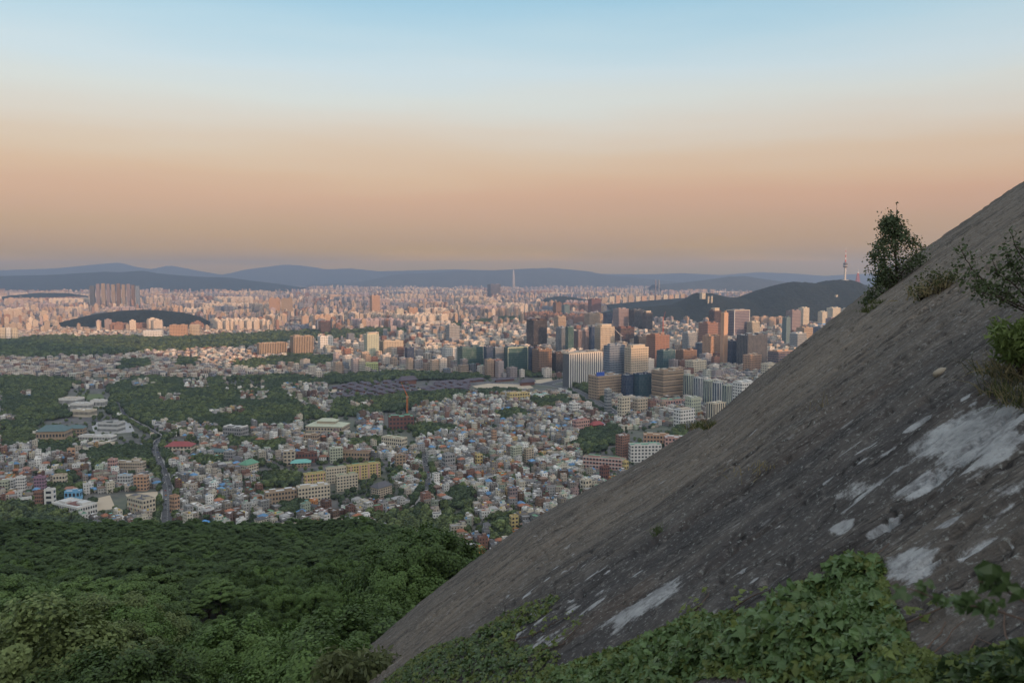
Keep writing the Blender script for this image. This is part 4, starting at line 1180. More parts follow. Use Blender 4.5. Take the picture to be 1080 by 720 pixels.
# name, x0, x1, top row, base row, style, wall, roof, label, depth ratio
T = "office_tower"
TOWERS = [
 (T, 593, 635, 374, 409, 'plain', 'dkgrey', 'beige', "broad pale office tower ribbed with full-height white fins beside the avenue", .28),
 (T, 555, 577, 338, 376, 'dark', 'dkbrown', 'rdark', "dark brown square-topped office block behind the brown tower by the plaza", .8),
 (T, 620, 634, 315.5, 333, 'grid', 'redbrown', 'brown', "distant plain reddish-brown slab standing before the lit apartments", .5),
 (T, 646, 663, 326, 354, 'grid', 'mauve', 'beige', "beige-topped brown tower, left neighbour of a dark charcoal tower", .7),
 (T, 663, 679, 327, 354, 'dark', 'dkgrey', 'rdark', "charcoal boxy tower between the beige-topped tower and a narrower black one", .6),
 (T, 677, 688, 330, 355, 'dark', 'dkbrown', 'rdark', "narrow blackish tower with pale cap, right of the charcoal boxy tower", .6),
 (T, 616, 636, 331, 350, 'grid', 'tan', 'beige', "wide low sunlit tan office block left of the dark blue block", .5),
 (T, 636, 646, 331, 352, 'blue', 'navy', 'rdark', "dark blue glass block tucked between tan and beige-topped towers", .6),
 (T, 583, 592, 319, 338, 'grid', 'brown', 'brown', "slim distant brown tower beside a grey-green one", .8),
 (T, 592, 601, 322, 340, 'gg', 'teal', 'grey', "slim distant grey-green tower beside a brown one", .8),
 (T, 584, 597, 334, 355, 'grid', 'tan', 'tan', "sunlit narrow tan tower behind the green glass tower", .8),
 (T, 586, 596, 346, 378, 'pale', 'bluegrey', 'grey', "grey-blue slim tower left of the green glass tower", .7),
 (T, 596, 605, 345, 380, 'gglass', 'teal', 'rdark', "green glass tower squeezed between grey-blue and pinkish-brown towers", .7),
 (T, 605, 622, 349.5, 379, 'stripes', 'mauve', 'tan', "pinkish-brown ribbed tower with a central seam right of green glass tower", .5),
 (T, 621, 627, 345, 380, 'blue', 'navy', 'rdark', "very narrow navy glass tower beside the pinkish-brown ribbed tower", 1.0),
 (T, 626, 648, 345, 378, 'grid', 'beige', 'cream', "sunlit beige tower with stepped top, right of the narrow navy tower", .6),
 (T, 648, 669, 346, 371, 'dark', 'redbrown', 'brown', "wide dark red-brown tower behind the blue-grey gridded tower", .5),
 (T, 668, 682, 355, 381, 'dark', 'dkgrey', 'brown', "dark slate tower at the side of the orange-brown block", .7),
 (T, 681, 706, 354, 389, 'grid', 'brick', 'orange', "large orange-brown block with a sunlit copper-coloured top", .7),
 (T, 636, 659, 365, 399, 'bgrid', 'bluegrey', 'grey', "blue-grey finely gridded tower directly right of the white-finned tower", .5),
 (T, 658, 684, 367, 400, 'flats', 'beige', 'beige', "cream stone tower with crenellated top, right of the blue-grey gridded tower", .45),
 (T, 561, 582, 369, 397, 'grid', 'brown', 'tan', "tan-brown corner tower between navy glass tower and finned tower", .8),
 (T, 582, 594, 373, 396, 'dark', 'dkbrown', 'brown', "low dark brown block tucked left of the white-finned tower", .8),
 (T, 530, 557, 367, 395, 'gglass', 'teal', 'grey', "broad green glass tower with pale frame facing the palace gate", .4),
 (T, 557, 563, 366, 395, 'blue', 'navy', 'rdark', "thin navy slab joined to the broad framed green glass tower", 1.2),
 (T, 692, 712, 370, 394, 'teal', 'teal', 'rdark', "dark teal glass tower in front of the large orange-brown block", .6),
 (T, 712, 735, 370, 391, 'grid', 'brown', 'tan', "low brown block with flat sunlit roof right of dark teal tower", .6),
 (T, 719, 735, 351, 378, 'pale', 'pale', 'pale', "light blue-grey plain tower rising behind the low brown block", .6),
 (T, 733, 741, 362, 382, 'blue', 'bluegrey', 'rdark', "small blue-grey tower beside the sunlit orange-flanked tower", .8),
 (T, 482, 510, 367, 395, 'gglass', 'teal', 'rdark', "twin-bay olive green glass tower nearest the palace wall", .45),
 (T, 510, 520, 366, 396, 'blue', 'navy', 'rdark', "dark blue glass tower right of the olive green glass tower", .8),
 (T, 519, 532, 367, 395, 'pale', 'bluegrey', 'grey', "grey-blue glass tower between dark blue tower and framed green tower", .6),
 (T, 470, 485, 344, 368, 'grid', 'grey', 'grey', "plain grey square tower standing alone behind the olive glass tower", .7),
 (T, 466, 483, 367, 388, 'flats', 'pale', 'pale', "whitish stepped block left of the olive green glass tower", .6),
 (T, 427, 437, 367, 388, 'blue', 'navy', 'rdark', "small dark blue cube-like tower among trees behind the palace", .8),
 (T, 384, 400, 353, 380, 'gg', 'pgreen', 'pale', "pale yellow-green hospital-like tower with a stepped crown", .7),
 (T, 400, 426, 360, 379, 'grid', 'beige', 'tan', "broad beige block adjoining the pale yellow-green tower", .5),
 (T, 335, 352, 355, 372, 'flats', 'white', 'orange', "white tower with sunlit orange flank behind the dark wooded strip", .6),
 (T, 306, 331, 355, 376, 'stripes', 'tan', 'orange', "tan tower with dark upright stripes and orange roof edge", .6),
 (T, 271, 303, 362, 376, 'stripes', 'tan', 'orange', "long low striped tan block with an orange roof edge", .35),
 (T, 336, 349, 339, 354, 'dark', 'redbrown', 'brown', "dark maroon tower above the wooded strip", .7),
 (T, 390, 401, 312, 334, 'grid', 'orange', 'tan', "tall sunlit orange block far out in the lit quarter", .7),
 (T, 417, 426, 326, 342, 'flats', 'cream', 'cream', "bright cream slab left of the glowing orange slab", .5),
 (T, 430, 441, 325, 341, 'flats', 'orange', 'orange', "glowing orange slab, brightest block in the lit quarter", .4),
 (T, 465, 471, 330, 343, 'flats', 'orange', 'cream', "slim glowing orange tower near the plain grey tower", .8),
 (T, 514, 528, 300, 313, 'dark', 'mauve', 'mauve', "distant purple-grey block on the skyline near the pale supertall", .6),
 (T, 747, 760, 328, 364, 'dark', 'redbrown', 'tan', "brown glass tower with a sunlit pale cap left of the twin-framed tower", .8),
 (T, 759, 767, 330, 386, 'plain', 'orange', 'orange', "tall thin sunlit orange slab, a vertical strip beside the twin-framed tower", .8),  # stands in for the brown tower's sunlit flank, its light painted as orange
 (T, 765, 790, 328, 364, 'bgrid', 'mauve', 'pale', "mauve tower framed by white piers on both sides with rooftop block", .5),
 (T, 736, 760, 341, 368, 'grid', 'brick', 'brown', "rust-brown sunlit tower in front of the brown glass tower", .7),
 (T, 740, 762, 355, 385, 'grid', 'orange', 'tan', "orange tower with a bright left edge below the rust-brown tower", .7),
 (T, 787, 801, 340, 364, 'stripes', 'cream', 'cream', "cream tower with fine upright ribs right of the twin-framed tower", .6),
 (T, 776, 809, 354, 389, 'stripes', 'dkgrey', 'pale', "wide dark grey tower striped with pale ribs in front of cream ribbed tower", .5),
 (T, 767, 777, 360, 386, 'blue', 'navy', 'rdark', "dark navy tower between orange strip and the wide striped grey tower", .8),
 (T, 809, 837, 371, 397, 'blue', 'orange', 'cream', "navy glass block with a sunlit orange end close to the slab", .55),
 (T, 783, 803, 375, 394, 'grid', 'orange', 'cream', "low sunlit block shaped like an orange frame left of navy glass block", .6),
 (T, 828, 844, 328, 358, 'grid', 'mauve', 'mauve', "tall mauve-brown tower backed by a lit cream tower", .6),
 (T, 841, 853, 325, 350, 'flats', 'cream', 'cream', "lit cream tower peering over the mauve-brown tower", .7),
 (T, 862, 872, 329, 350, 'flats', 'cream', 'white', "cream tower with a bright blue band near the slab's skyline", .7),
 (T, 871, 886, 325, 347, 'flats', 'cream', 'cream', "pale pink apartment tower with twin roof rooms above the slab", .6),
 (T, 870, 888, 336, 356, 'grid', 'mauve', 'mauve', "mauve office block in front of the pale pink apartment tower", .6),
 (T, 886, 903, 326, 345, 'flats', 'cream', 'cream', "lit pale apartment slab closest to the slab's skyline and broadcast hill", .5),
 (T, 832, 850, 352, 378, 'pale', 'pale', 'pale', "pale lilac-grey gridded tower close over the slab's edge", .7),
 (T, 839, 857, 346, 370, 'grid', 'tan', 'tan', "tan tower behind the pale lilac-grey tower", .7),
 (T, 856, 876, 345, 366, 'blue', 'bluegrey', 'rdark', "dark blue-grey tower low against the slab, right of tan tower", .6),
 (T, 824, 833, 335, 374, 'gg', 'teal', 'grey', "slim grey-green tower left of the mauve-brown tower", .8),
 (T, 620, 656, 397, 422, 'grid', 'tan', 'grey', "tan office building carrying a blue rooftop sign beside the avenue trees", .5),
 (T, 655, 668, 396, 422, 'blue', 'navy', 'rdark', "dark blue glass office building right of the tan one with blue sign", .8),
 (T, 667, 687, 395, 422, 'teal', 'navy', 'rdark', "slate-blue glass office building left of the banded tan tower", .6),
 (T, 687, 721, 392, 424, 'bands', 'tan', 'beige', "tan tower wrapped in horizontal window bands above a green-roofed podium", .6),
 (T, 720, 732, 396, 424, 'stripb', 'pgreen', 'pale', "green-white ribbed glass slab, first of the staggered slabs from banded tower", .9),
 (T, 731, 742, 399, 427, 'stripb', 'pale', 'pale', "green-white ribbed glass slab, second of the staggered slabs from banded tower", .9),
 (T, 741, 752, 402, 431, 'stripb', 'pgreen', 'pale', "green-white ribbed glass slab, third of the staggered slabs from banded tower", .9),
 (T, 751, 762, 404, 434, 'stripb', 'pale', 'pale', "green-white ribbed glass slab, fourth of the staggered slabs from banded tower", .9),
 (T, 761, 772, 407, 437, 'stripb', 'pgreen', 'pale', "green-white ribbed glass slab, last of the staggered slabs, nearest the slab", .9),
 (T, 772, 797, 404, 430, 'flats', 'white', 'white', "white square-windowed block at the slab's edge beyond the staggered glass slabs", .6),
 (T, 637, 645, 411, 436, 'pale', 'pale', 'pale', "narrow pale grey tower standing in front of the tan office with blue sign", .9),
 (T, 651, 665, 420, 440, 'flats', 'cream', 'cream', "cream apartment block right of the narrow pale grey tower", .6),
 (T, 667, 683, 421, 438, 'flats', 'beige', 'grey', "beige-grey apartment block between cream block and green-roofed podium", .6),
 (T, 710, 733, 433, 451, 'flats', 'white', 'rblue', "white stepped block with light blue roof near the slab", .5),
 (T, 722, 739, 420, 442, 'gg', 'pgreen', 'pale', "greenish-beige tower block just behind the blue-roofed white block", .7),
 (T, 744, 766, 426, 446, 'stripes', 'cream', 'cream', "cream striped block against the slab right of greenish-beige tower", .6),
 (T, 722, 745, 381, 396, 'flats', 'cream', 'beige', "low cream block below the low brown block, behind ribbed slabs", .6),
 (T, 802, 818, 384, 400, 'flats', 'cream', 'cream', "small cream block with grey windows left of navy glass block's foot", .7),
 ("apartment_building", 179, 199, 343, 358, 'flats', 'orange', 'tan', "sunlit orange apartment slab with dark joints above the wooded strip", .4),
 ("apartment_building", 200, 212, 343, 357, 'flats', 'beige', 'cream', "sunlit beige apartment slab right of the orange slab", .4),
 ("apartment_building", 151, 173, 349, 359, 'flats', 'white', 'white', "low bright white slab left of the orange apartment slab", .4),
 ("apartment_building", 0, 7, 346, 361, 'flats', 'cream', 'cream', "pale apartment tower at the town's far left margin, leftmost of three", .6),
 ("apartment_building", 7, 13, 346, 361, 'flats', 'white', 'cream', "pale apartment tower, middle of three above the wooded strip's left end", .6),
 ("apartment_building", 13, 20, 346.5, 361, 'flats', 'cream', 'cream', "pale apartment tower, rightmost of three above the wooded strip's left end", .6),
 ("apartment_building", 284, 296, 315, 333, 'flats', 'orange', 'tan', "lit orange apartment row, left one of two in the far lit quarter", .4),
 ("apartment_building", 297, 309, 315, 333, 'flats', 'tan', 'tan', "lit tan apartment row, right one of two in the far lit quarter", .4),
 ("apartment_building", 369, 384, 380, 393, 'flats', 'cream', 'pgreen', "cream L-shaped block below the yellow-green tower, left half", .5),
 ("apartment_building", 384, 399, 383, 393, 'flats', 'lime', 'pgreen', "pale yellow low block right of the cream one below yellow-green tower", .5),
]
_AP = [(634, 640, 314), (642, 648, 313), (649, 654, 312), (656, 661, 313.5), (662, 668, 312), (670, 675, 313), (676, 682, 312.5), (684, 690, 312), (691, 697, 311.5), (699, 704, 311), (705, 710, 311.5), (711, 716, 310.5), (717, 722, 310)]
for i, (x0, x1, yt) in enumerate(_AP):
    TOWERS.append(("apartment_building", x0, x1, yt, 323.5, 'flats', ['tan', 'cream', 'orange', 'beige'][i % 4], 'tan', f"sunlit {['tan', 'cream', 'orange', 'beige'][i % 4]} slab, {['first','second','third','fourth','fifth','sixth','seventh','eighth','ninth','tenth','eleventh','twelfth','last'][i]} from the left in the lit estate beside the wooded hill", .45))
for i, (x0, x1, yt, cc) in enumerate([(95, 101, 302, 'dkgrey'), (102, 106.5, 300, 'mauve'), (107.5, 112, 299.5, 'tan'), (113, 117, 300, 'mauve'), (118, 122.5, 300.5, 'tan'), (123.5, 128, 299.5, 'brown'),
                                      (129, 133, 300.5, 'tan'), (134, 138.5, 300, 'mauve'), (139, 143, 301, 'brown'), (143.5, 148, 302, 'bluegrey')]):
    TOWERS.append(("apartment_building", x0, x1, yt, 324, 'grid', cc, 'mauve',
                   f"{['charcoal','mauve','tan','mauve','tan','brown','tan','mauve','brown','blue-grey'][i]} high-rise, {['first','second','third','fourth','fifth','sixth','seventh','eighth','ninth','last'][i]} from the left of the far high-rise row", .7))
LOW = [  # low buildings of the near town: name, x0, x1, top, base, storeys, bays, wall, roof, roof kind, label, depth ratio, yaw offset
 ("hall", 38, 78, 450, 469, 2, 9, 'tan', 'teal', 'hip', "large cream hall under a wide blue-green hipped roof among dark trees", .7, -25),
 ("annex_hall", 70, 92, 449, 460, 2, 5, 'tan', 'teal', 'hip', "blue-green roofed side hall adjoining the large cream hall", .6, -25),
 ("terraced_hall", 62, 90, 421, 429, 1, 14, 'white', 'beige', 'flat', "pinkish-white flat terrace building, upper tier of the terraced complex", .8, -40),
 ("terraced_hall", 74, 100, 426.5, 434, 1, 14, 'white', 'pale', 'flat', "white long terrace building, middle tier of the terraced complex", .6, -40),
 ("terraced_hall", 76, 103, 433.5, 440, 1, 14, 'cream', 'white', 'flat', "white terrace building with light wells, lowest tier of terraced complex", .6, -40),
 ("terraced_hall", 95, 114, 423, 430, 1, 9, 'white', 'pale', 'flat', "white ribbed wing at the terraced complex's right end", .7, -40),
 ("court_building", 103, 133, 447, 457, 2, 16, 'pale', 'grey', 'flat', "grey-white court building with an oval dark roof garden", .6, -40),
 ("long_building", 82, 124, 461.5, 466, 1, 22, 'white', 'pale', 'flat', "long low white building in front of the court building", .25, -35),
 ("long_building", 92, 122, 468.5, 473, 1, 18, 'cream', 'white', 'flat', "second low white building with beige walls below the long one", .25, -35),
 ("gym_hall", 174, 207, 467, 478, 2, 7, 'cream', 'rred', 'hip', "wide hall with a plain dark red roof beside the curving road", .5, -30),
 ("small_tower_house", 71, 80, 474, 489, 4, 2, 'orange', 'orange', 'flat', "small orange-topped white tower house left of the dark trees", .8, 0),
 ("school", 120, 155, 489, 499, 3, 12, 'beige', 'pale', 'flat', "long cream school wing between two taller end blocks", .3, -35),
 ("school_block", 114, 125, 485, 500, 4, 3, 'pink', 'pale', 'flat', "pinkish end block of the long cream school wing, left one", .8, -35),
 ("school_block", 139, 150, 485, 497, 4, 3, 'beige', 'pale', 'flat', "cream end block of the long cream school wing, right one", .8, -35),
 ("apartment_house", 141, 158, 503, 518, 4, 4, 'orange', 'pale', 'flat', "bright orange four-storey block right of the blue-white block", .5, -30),
 ("apartment_house", 124, 141, 502, 516, 4, 5, 'pale', 'blue', 'flat', "blue-roofed white block left of the bright orange block", .5, -30),
 ("church_hall", 66, 82, 514, 524, 2, 3, 'brick', 'brick', 'hip', "brick hall with a red hipped roof above the blue panelled gym", .7, -20),
 ("gym_block", 68, 88, 519, 533, 2, 4, 'blue', 'white', 'flat', "gym block clad in bright blue panels on a white base", .5, -25),
 ("panel_block", 47, 60, 517, 538, 4, 1, 'white', 'pale', 'flat', "blank white panelled block left of the blue gym", .8, -25),
 ("brick_block", 37, 48, 519, 538, 5, 4, 'brick', 'grey', 'flat', "narrow brick block with white windows left of blank white block", .8, -25),
 ("school", 54, 104, 536, 547, 2, 16, 'white', 'pale', 'flat', "sprawling white school with a brown roof patch at the forest's edge", .5, -60),
 ("school", 134, 165, 528, 547, 4, 9, 'cream', 'rdark', 'flat', "school with yellow and red window frames beside the curving road", .5, -65),
 ("apartment_house", 0, 11, 508, 524, 5, 3, 'pgreen', 'pale', 'flat', "pale green flats at the photo's left border", .7, -20),
 ("apartment_house", 6, 17, 506, 522, 5, 3, 'white', 'grey', 'flat', "white flats second from the left border beside the pale green ones", .7, -20),
 ("apartment_house", 17, 29, 504, 523, 6, 4, 'white', 'pale', 'flat', "white striped flats third from the left border", .7, -20),
 ("apartment_house", 36, 50, 504, 521, 5, 4, 'purple', 'purple', 'flat', "mauve and pink terraced flats right of the white striped flats", .7, -20),
 ("apartment_house", 56, 72, 502, 515, 3, 4, 'cream', 'brown', 'flat', "cream villa with a brown flat roof above the brick hall", .7, -20),
 ("apartment_house", 24, 33, 494, 504, 3, 3, 'pink', 'brown', 'flat', "salmon pink block above the white striped flats", .7, -20),
 ("museum", 322, 370, 447, 459, 2, 12, 'beige', 'pgreen', 'hip', "large hall with a broad pale green hipped roof in tiers", .6, -40),
 ("brick_hall", 409, 437, 440, 453, 3, 7, 'redbrown', 'rgreen', 'flat', "dark red-brick hall with a green roof below the orange crane", .6, -20),
 ("school", 402, 430, 463, 475, 3, 10, 'cream', 'pgreen', 'flat', "cream school with pale green roof, three rows of windows", .4, -60),
 ("apartment_house", 365, 402, 491, 506, 5, 12, 'yellow', 'rgreen', 'flat', "long yellow and salmon flats with green roof trim, rear row", .18, -5),
 ("apartment_house", 343, 366, 494, 510, 5, 8, 'cream', 'rgreen', 'flat', "yellow flats with green trim, middle of the stepped row", .25, -5),
 ("apartment_house", 320, 344, 500, 520, 5, 8, 'yellow', 'rgreen', 'flat', "salmon-striped yellow flats with green trim, front of the stepped row", .3, -5),
 ("apartment_house", 354, 378, 502, 518, 5, 7, 'cream', 'rgreen', 'flat', "cream flats with green trim in front of the rear yellow row", .25, -5),
 ("school", 312, 349, 514, 530, 4, 10, 'cream', 'pale', 'flat', "white school wing with deep window bands, right wing", .35, -5),
 ("school", 278, 314, 519, 533, 3, 10, 'tan', 'pale', 'flat', "olive-grey school wing with a long white roof, left wing", .35, -5),
 ("apartment_house", 391, 414, 510, 526, 4, 6, 'beige', 'rdark', 'hip', "beige apartment block with a dark hipped roof right of the white school", .6, 20),
 ("cube_house", 299, 312, 476, 491, 4, 3, 'beige', 'pale', 'flat', "plain beige cube-shaped block above the teal-roofed annex", .9, -20),
 ("annex_hall", 307, 328, 485, 493, 2, 6, 'tan', 'rteal', 'hip', "low annex with turquoise roof right of the beige cube block", .5, -20),
 ("brick_hall", 312, 335, 478, 488, 2, 7, 'redbrown', 'brown', 'flat', "dark brick long hall behind the turquoise-roofed annex", .4, -20),
 ("villa_block", 252, 273, 486, 501, 3, 5, 'cream', 'rgreen', 'hip', "cream block with pointed green roof and side gable", .7, 30),
 ("arts_hall", 235, 263, 452, 464, 3, 8, 'grey', 'pale', 'flat', "grey modern hall with a white rooftop frame beside trees", .6, -50),
 ("annex_hall", 218, 240, 474, 482, 2, 6, 'cream', 'teal', 'hip', "long hall with dull teal roof left of a concrete block", .4, -40),
 ("concrete_block", 236, 249, 477, 487, 3, 4, 'grey', 'pale', 'flat', "concrete block with pale roof right of the dull teal roof", .7, -40),
 ("narrow_building", 518, 524, 455, 469, 5, 2, 'orange', 'orange', 'flat', "narrow vivid orange building standing out among pale houses", .8, 0),
 ("apartment_house", 538, 551, 472, 490, 7, 4, 'pgreen', 'pale', 'flat', "pale green apartment block with stacked balconies, left of a twin", .6, 0),
 ("apartment_house", 552, 563, 474, 489, 6, 3, 'beige', 'pgreen', 'flat', "beige apartment block with balconies, right twin", .6, 0),
 ("brick_tower", 649, 664, 460, 485, 9, 4, 'brick', 'brick', 'flat', "brick-orange tower block by the trees near the slab", .8, 10),
 ("school", 662, 698, 470, 488, 5, 9, 'white', 'rgreen', 'flat', "bright white school with dark green roof beside the brick tower block", .35, 62),
 ("school", 614, 661, 484, 496, 3, 13, 'pink', 'rgreen', 'flat', "long pink-fronted school with white bands and a green roof", .18, -52),
 ("yellow_block", 656, 663, 487, 500, 3, 2, 'yellow', 'yellow', 'flat', "small yellow end block of the long pink-fronted school", .8, 0),
 ("curved_hall", 678, 706, 459, 472, 3, 8, 'orange', 'beige', 'flat', "tan and orange curved-looking block behind the white school", .4, -40),
 ("pink_block", 700, 727, 462, 478, 4, 7, 'pink', 'pale', 'flat', "pale pink building right up against the slab's edge", .5, 50),
 ("pink_block", 603, 622, 444, 455, 3, 6, 'pink', 'rred', 'flat', "pale pink building with dark red roof at the town's middle", .5, 0),
 ("brick_hall", 621, 637, 445, 454, 2, 5, 'rred', 'rred', 'hip', "crimson-roofed hall right of the pale pink building", .5, 0),
 ("yellow_block", 534, 559, 415, 425, 3, 8, 'yellow', 'beige', 'flat', "plain yellow office block facing the palace courts", .4, -10),
 ("annex_hall", 560, 581, 417, 422, 1, 5, 'white', 'rteal', 'flat', "low turquoise-roofed pavilion right of the plain yellow office block", .5, -10),
 ("cube_house", 600, 611, 426, 438, 4, 3, 'white', 'white', 'flat', "white cube-like block below the avenue trees", .8, 0),
 ("villa_block", 632, 643, 493, 509, 4, 3, 'redbrown', 'brick', 'flat', "dull red brick block below the long pink-fronted school", .8, 0),
 ("villa_block", 612, 624, 507, 521, 3, 2, 'cream', 'white', 'flat', "clean white and cream cube near the slab's edge", .8, 10),
 ("villa_block", 535, 546, 515, 530, 4, 3, 'mauve', 'blue', 'flat', "block with bright pale blue roof among low houses", .8, -10),
 ("villa_block", 537, 547, 545, 561, 4, 2, 'yellow', 'grey', 'flat', "ochre-yellow block close to the slab and round tree", .8, -10),
 ("podium", 690, 724, 423, 431, 2, 9, 'pink', 'rgreen', 'flat', "low pink podium with green roof in front of the banded tan tower", .5, -10),
 ("long_building", 358, 392, 478, 487, 2, 10, 'tan', 'brown', 'flat', "tan long building with stepped roofs behind the yellow flats", .3, -40),
 ("apartment_house", 347, 362, 473, 488, 5, 5, 'pgreen', 'pale', 'flat', "pale green-grey apartment block left of the tan long building", .6, -10),
 ("villa_block", 416, 428, 480, 497, 5, 3, 'tan', 'grey', 'flat', "tan slab with a bright edge right of the yellow flats", .7, -10),
 ("villa_block", 466, 480, 480, 496, 4, 4, 'grey', 'grey', 'flat', "grey-green concrete block in the middle of the low houses", .7, 0),
 ("villa_block", 501, 509, 480, 491, 3, 2, 'ochre' if False else 'yellow', 'pgreen', 'flat', "mustard block with a green roof at the low town's centre", .8, 0),
 ("cultural_hall", 320, 338, 459, 470, 3, 6, 'tan', 'beige', 'flat', "tan block below the broad pale green hipped roof", .6, -40),
 ("market_block", 179, 190, 524, 541, 4, 3, 'orange', 'brick', 'flat', "orange and pink block at the street corner by the curving road", .8, -60),
 ("market_block", 205, 222, 551, 558, 1, 4, 'white', 'rblue', 'hip', "low shed with a bright blue roof at the forest's edge", .5, 40),
]
MEM = {}
def build_hero(name, cat, x0, x1, yt, yb, par, glass, wall, roof, label, dr, yaw, rk='flat', windows=None, group=None):
    cx, cy, w, d, h = solve_box(x0, x1, yt, yb, dr, yaw)
    HEROES.append((cx, cy, w, d, yaw))
    root = empty(name, (cx, cy, 0), yaw)
    tag(root, label, cat, group)
    wa = Geo()
    if rk == 'hip':
        hb = h * (0.62 if h < 16 else 0.72)
        boxes(wa, 0, 0, 0, w, d, hb, 0, wall, None, par, glass); wa.obj("wall", root)
        g = Geo(); hip_roofs(g, 0, 0, hb, w, d, h - hb, 0, roof, 1.2, 0.55); g.obj("roof", root)
    else:
        boxes(wa, 0, 0, 0, w, d, h, 0, wall, None, (par[0] * (1.7 if h > 25 else 1), par[1], par[2]), glass, parapet=1.2, only='wall', vs=(.55 if h > 25 else 1)); wa.obj("wall", root)
        g = Geo(); boxes(g, 0, 0, 0, w, d, h, 0, wall, roof, parapet=1.2, only='roof'); ro = g.obj("roof", root)
        rs = random.Random(name + label)
        n = 1 if w < 22 else 2
        for i in range(n):
            g = Geo(); ww = w * rs.uniform(.18, .34); dd = d * rs.uniform(.3, .5); hh = min(max(2.6, h * rs.uniform(.05, .09)), 6)
            boxes(g, (-.25 + .5 * i if n > 1 else rs.uniform(-.2, .2)) * w, rs.uniform(-.15, .15) * d, h + 0.02, ww, dd, hh, 0, tuple(np.array(wall) * .85), roof)
            g.obj("rooftop_room", ro)
        if h > 30:
            g = Geo(); k = rs.randint(5, 9)
            boxes(g, [rs.uniform(-.42, .42) * w for _ in range(k)], [rs.uniform(-.4, .4) * d for _ in range(k)], h + 0.03, rs.uniform(1.5, 3.5), 2.4, 1.7, 0, K['pale'])
            g.obj("cooling_unit", ro)
    if windows:
        st, bays = windows
        me = None
        hb = h * 0.62 if rk == 'hip' else h
        fh = hb / st
        for side in (0, 1):
            L = w if side == 0 else d
            nb = bays if side == 0 else max(1, int(round(bays * d / w)))
            for s in range(st):
                for b in range(nb):
                    ww, hh = L / nb * 0.58, fh * 0.5
                    key = (round(ww, 1), round(hh, 1), label)
                    if key not in MEM:
                        g = Geo(); boxes(g, 0, 0, 0, ww, 0.16, hh, 0, (0.05, 0.055, 0.06)); MEM[key] = g.mesh("window")
                    o = link("window", MEM[key], GLASS, root)
                    t = (-0.5 + (b + 0.5) / nb) * L
                    z = s * fh + fh * 0.32
                    if side == 0: o.location = (t, -d / 2 - 0.02, z)
                    else:
                        o.location = ((w / 2 + 0.02) if SIDE_RIGHT(yaw, cx, cy) else (-w / 2 - 0.02), t, z); o.rotation_euler = (0, 0, math.pi / 2)
    xm = (x0 + x1) / 2
    return root, (cx, cy, w, d, h, yaw)

def SIDE_RIGHT(yaw, cx, cy):
    c, s = math.cos(yaw), math.sin(yaw)
    return (-cx * c - cy * s) > 0
GLASS = plain("window_glass", (0.045, 0.05, 0.06), 0.15, 0.3, 0.8)

def build_towers():
    for (nm, x0, x1, yt, yb, st, wl, rf, lab, dr) in TOWERS:
        par, gl = ST[st]
        wall = K[wl]
        cat = 'office tower' if nm == T else 'apartment block'
        yaw = GRID_YAW
        if nm != T: yaw = GRID_YAW - R(20)
        root, (cx, cy, w, d, h, yaw) = build_hero(nm, cat, x0, x1, yt, yb, par, gl, wall, K[rf], lab, dr, yaw)
        if 'white fins' in lab or 'white piers' in lab:
            g0 = Geo()
            for side, L, off in ((0, w, -d / 2 - .45), (1, d, w / 2 + .45)):
                nb = max(2, int(L / 6.2))
                for i in range(nb + 1):
                    if 'piers' in lab and i not in (0, nb): continue
                    g = Geo(); t = -L / 2 + L * i / nb
                    if side == 0: boxes(g, t, off, 0, 2.3, .9, h + 2.2, 0, K['white'])
                    else: boxes(g, off, t, 0, .9, 2.3, h + 2.2, 0, K['white'])
                    g.obj("fin" if 'fins' in lab else "pier", root)
            g = Geo(); boxes(g, 0, 0, h + 1.25, w + 1.4, d + 1.4, 2.4, 0, K['beige']); g.obj("cornice", root)
        if 'window bands' in lab:
            for k in range(1, int(h / 4)):
                g = Geo(); boxes(g, 0, 0, k * 4.0 - 1, w + 1.0, d + 1.0, 1.6, 0, K['tan']); g.obj("ledge", root)
        if 'blue rooftop sign' in lab:
            g = Geo(); boxes(g, -w * .28, -d * .2, h + .05, w * .3, 3, 8, 0, (0.03, 0.09, 0.4)); g.obj("rooftop_sign", root)
        if 'pale frame' in lab:
            for sx in (-1, 1):
                g = Geo(); boxes(g, sx * (w / 2 - .6), -d / 2 - .5, 0, 1.6, 1, h + 2, 0, K['pgreen']); g.obj("frame_post", root)
            g = Geo(); boxes(g, 0, -d / 2 - .5, h - .2, w - 2.9, 1, 2.2, 0, K['pgreen']); g.obj("frame_beam", root)
        if 'pale cap' in lab or 'stepped' in lab or 'crenellated' in lab:
            g = Geo(); boxes(g, 0, 0, h + .04, w * .7, d * .7, h * .09, 0, K['beige']); g.obj("crown_storey", root)
        if 'blue band' in lab:
            g = Geo(); boxes(g, 0, 0, h * .3, w + .8, d + .8, h * .12, 0, K['rblue']); g.obj("blue_band", root)

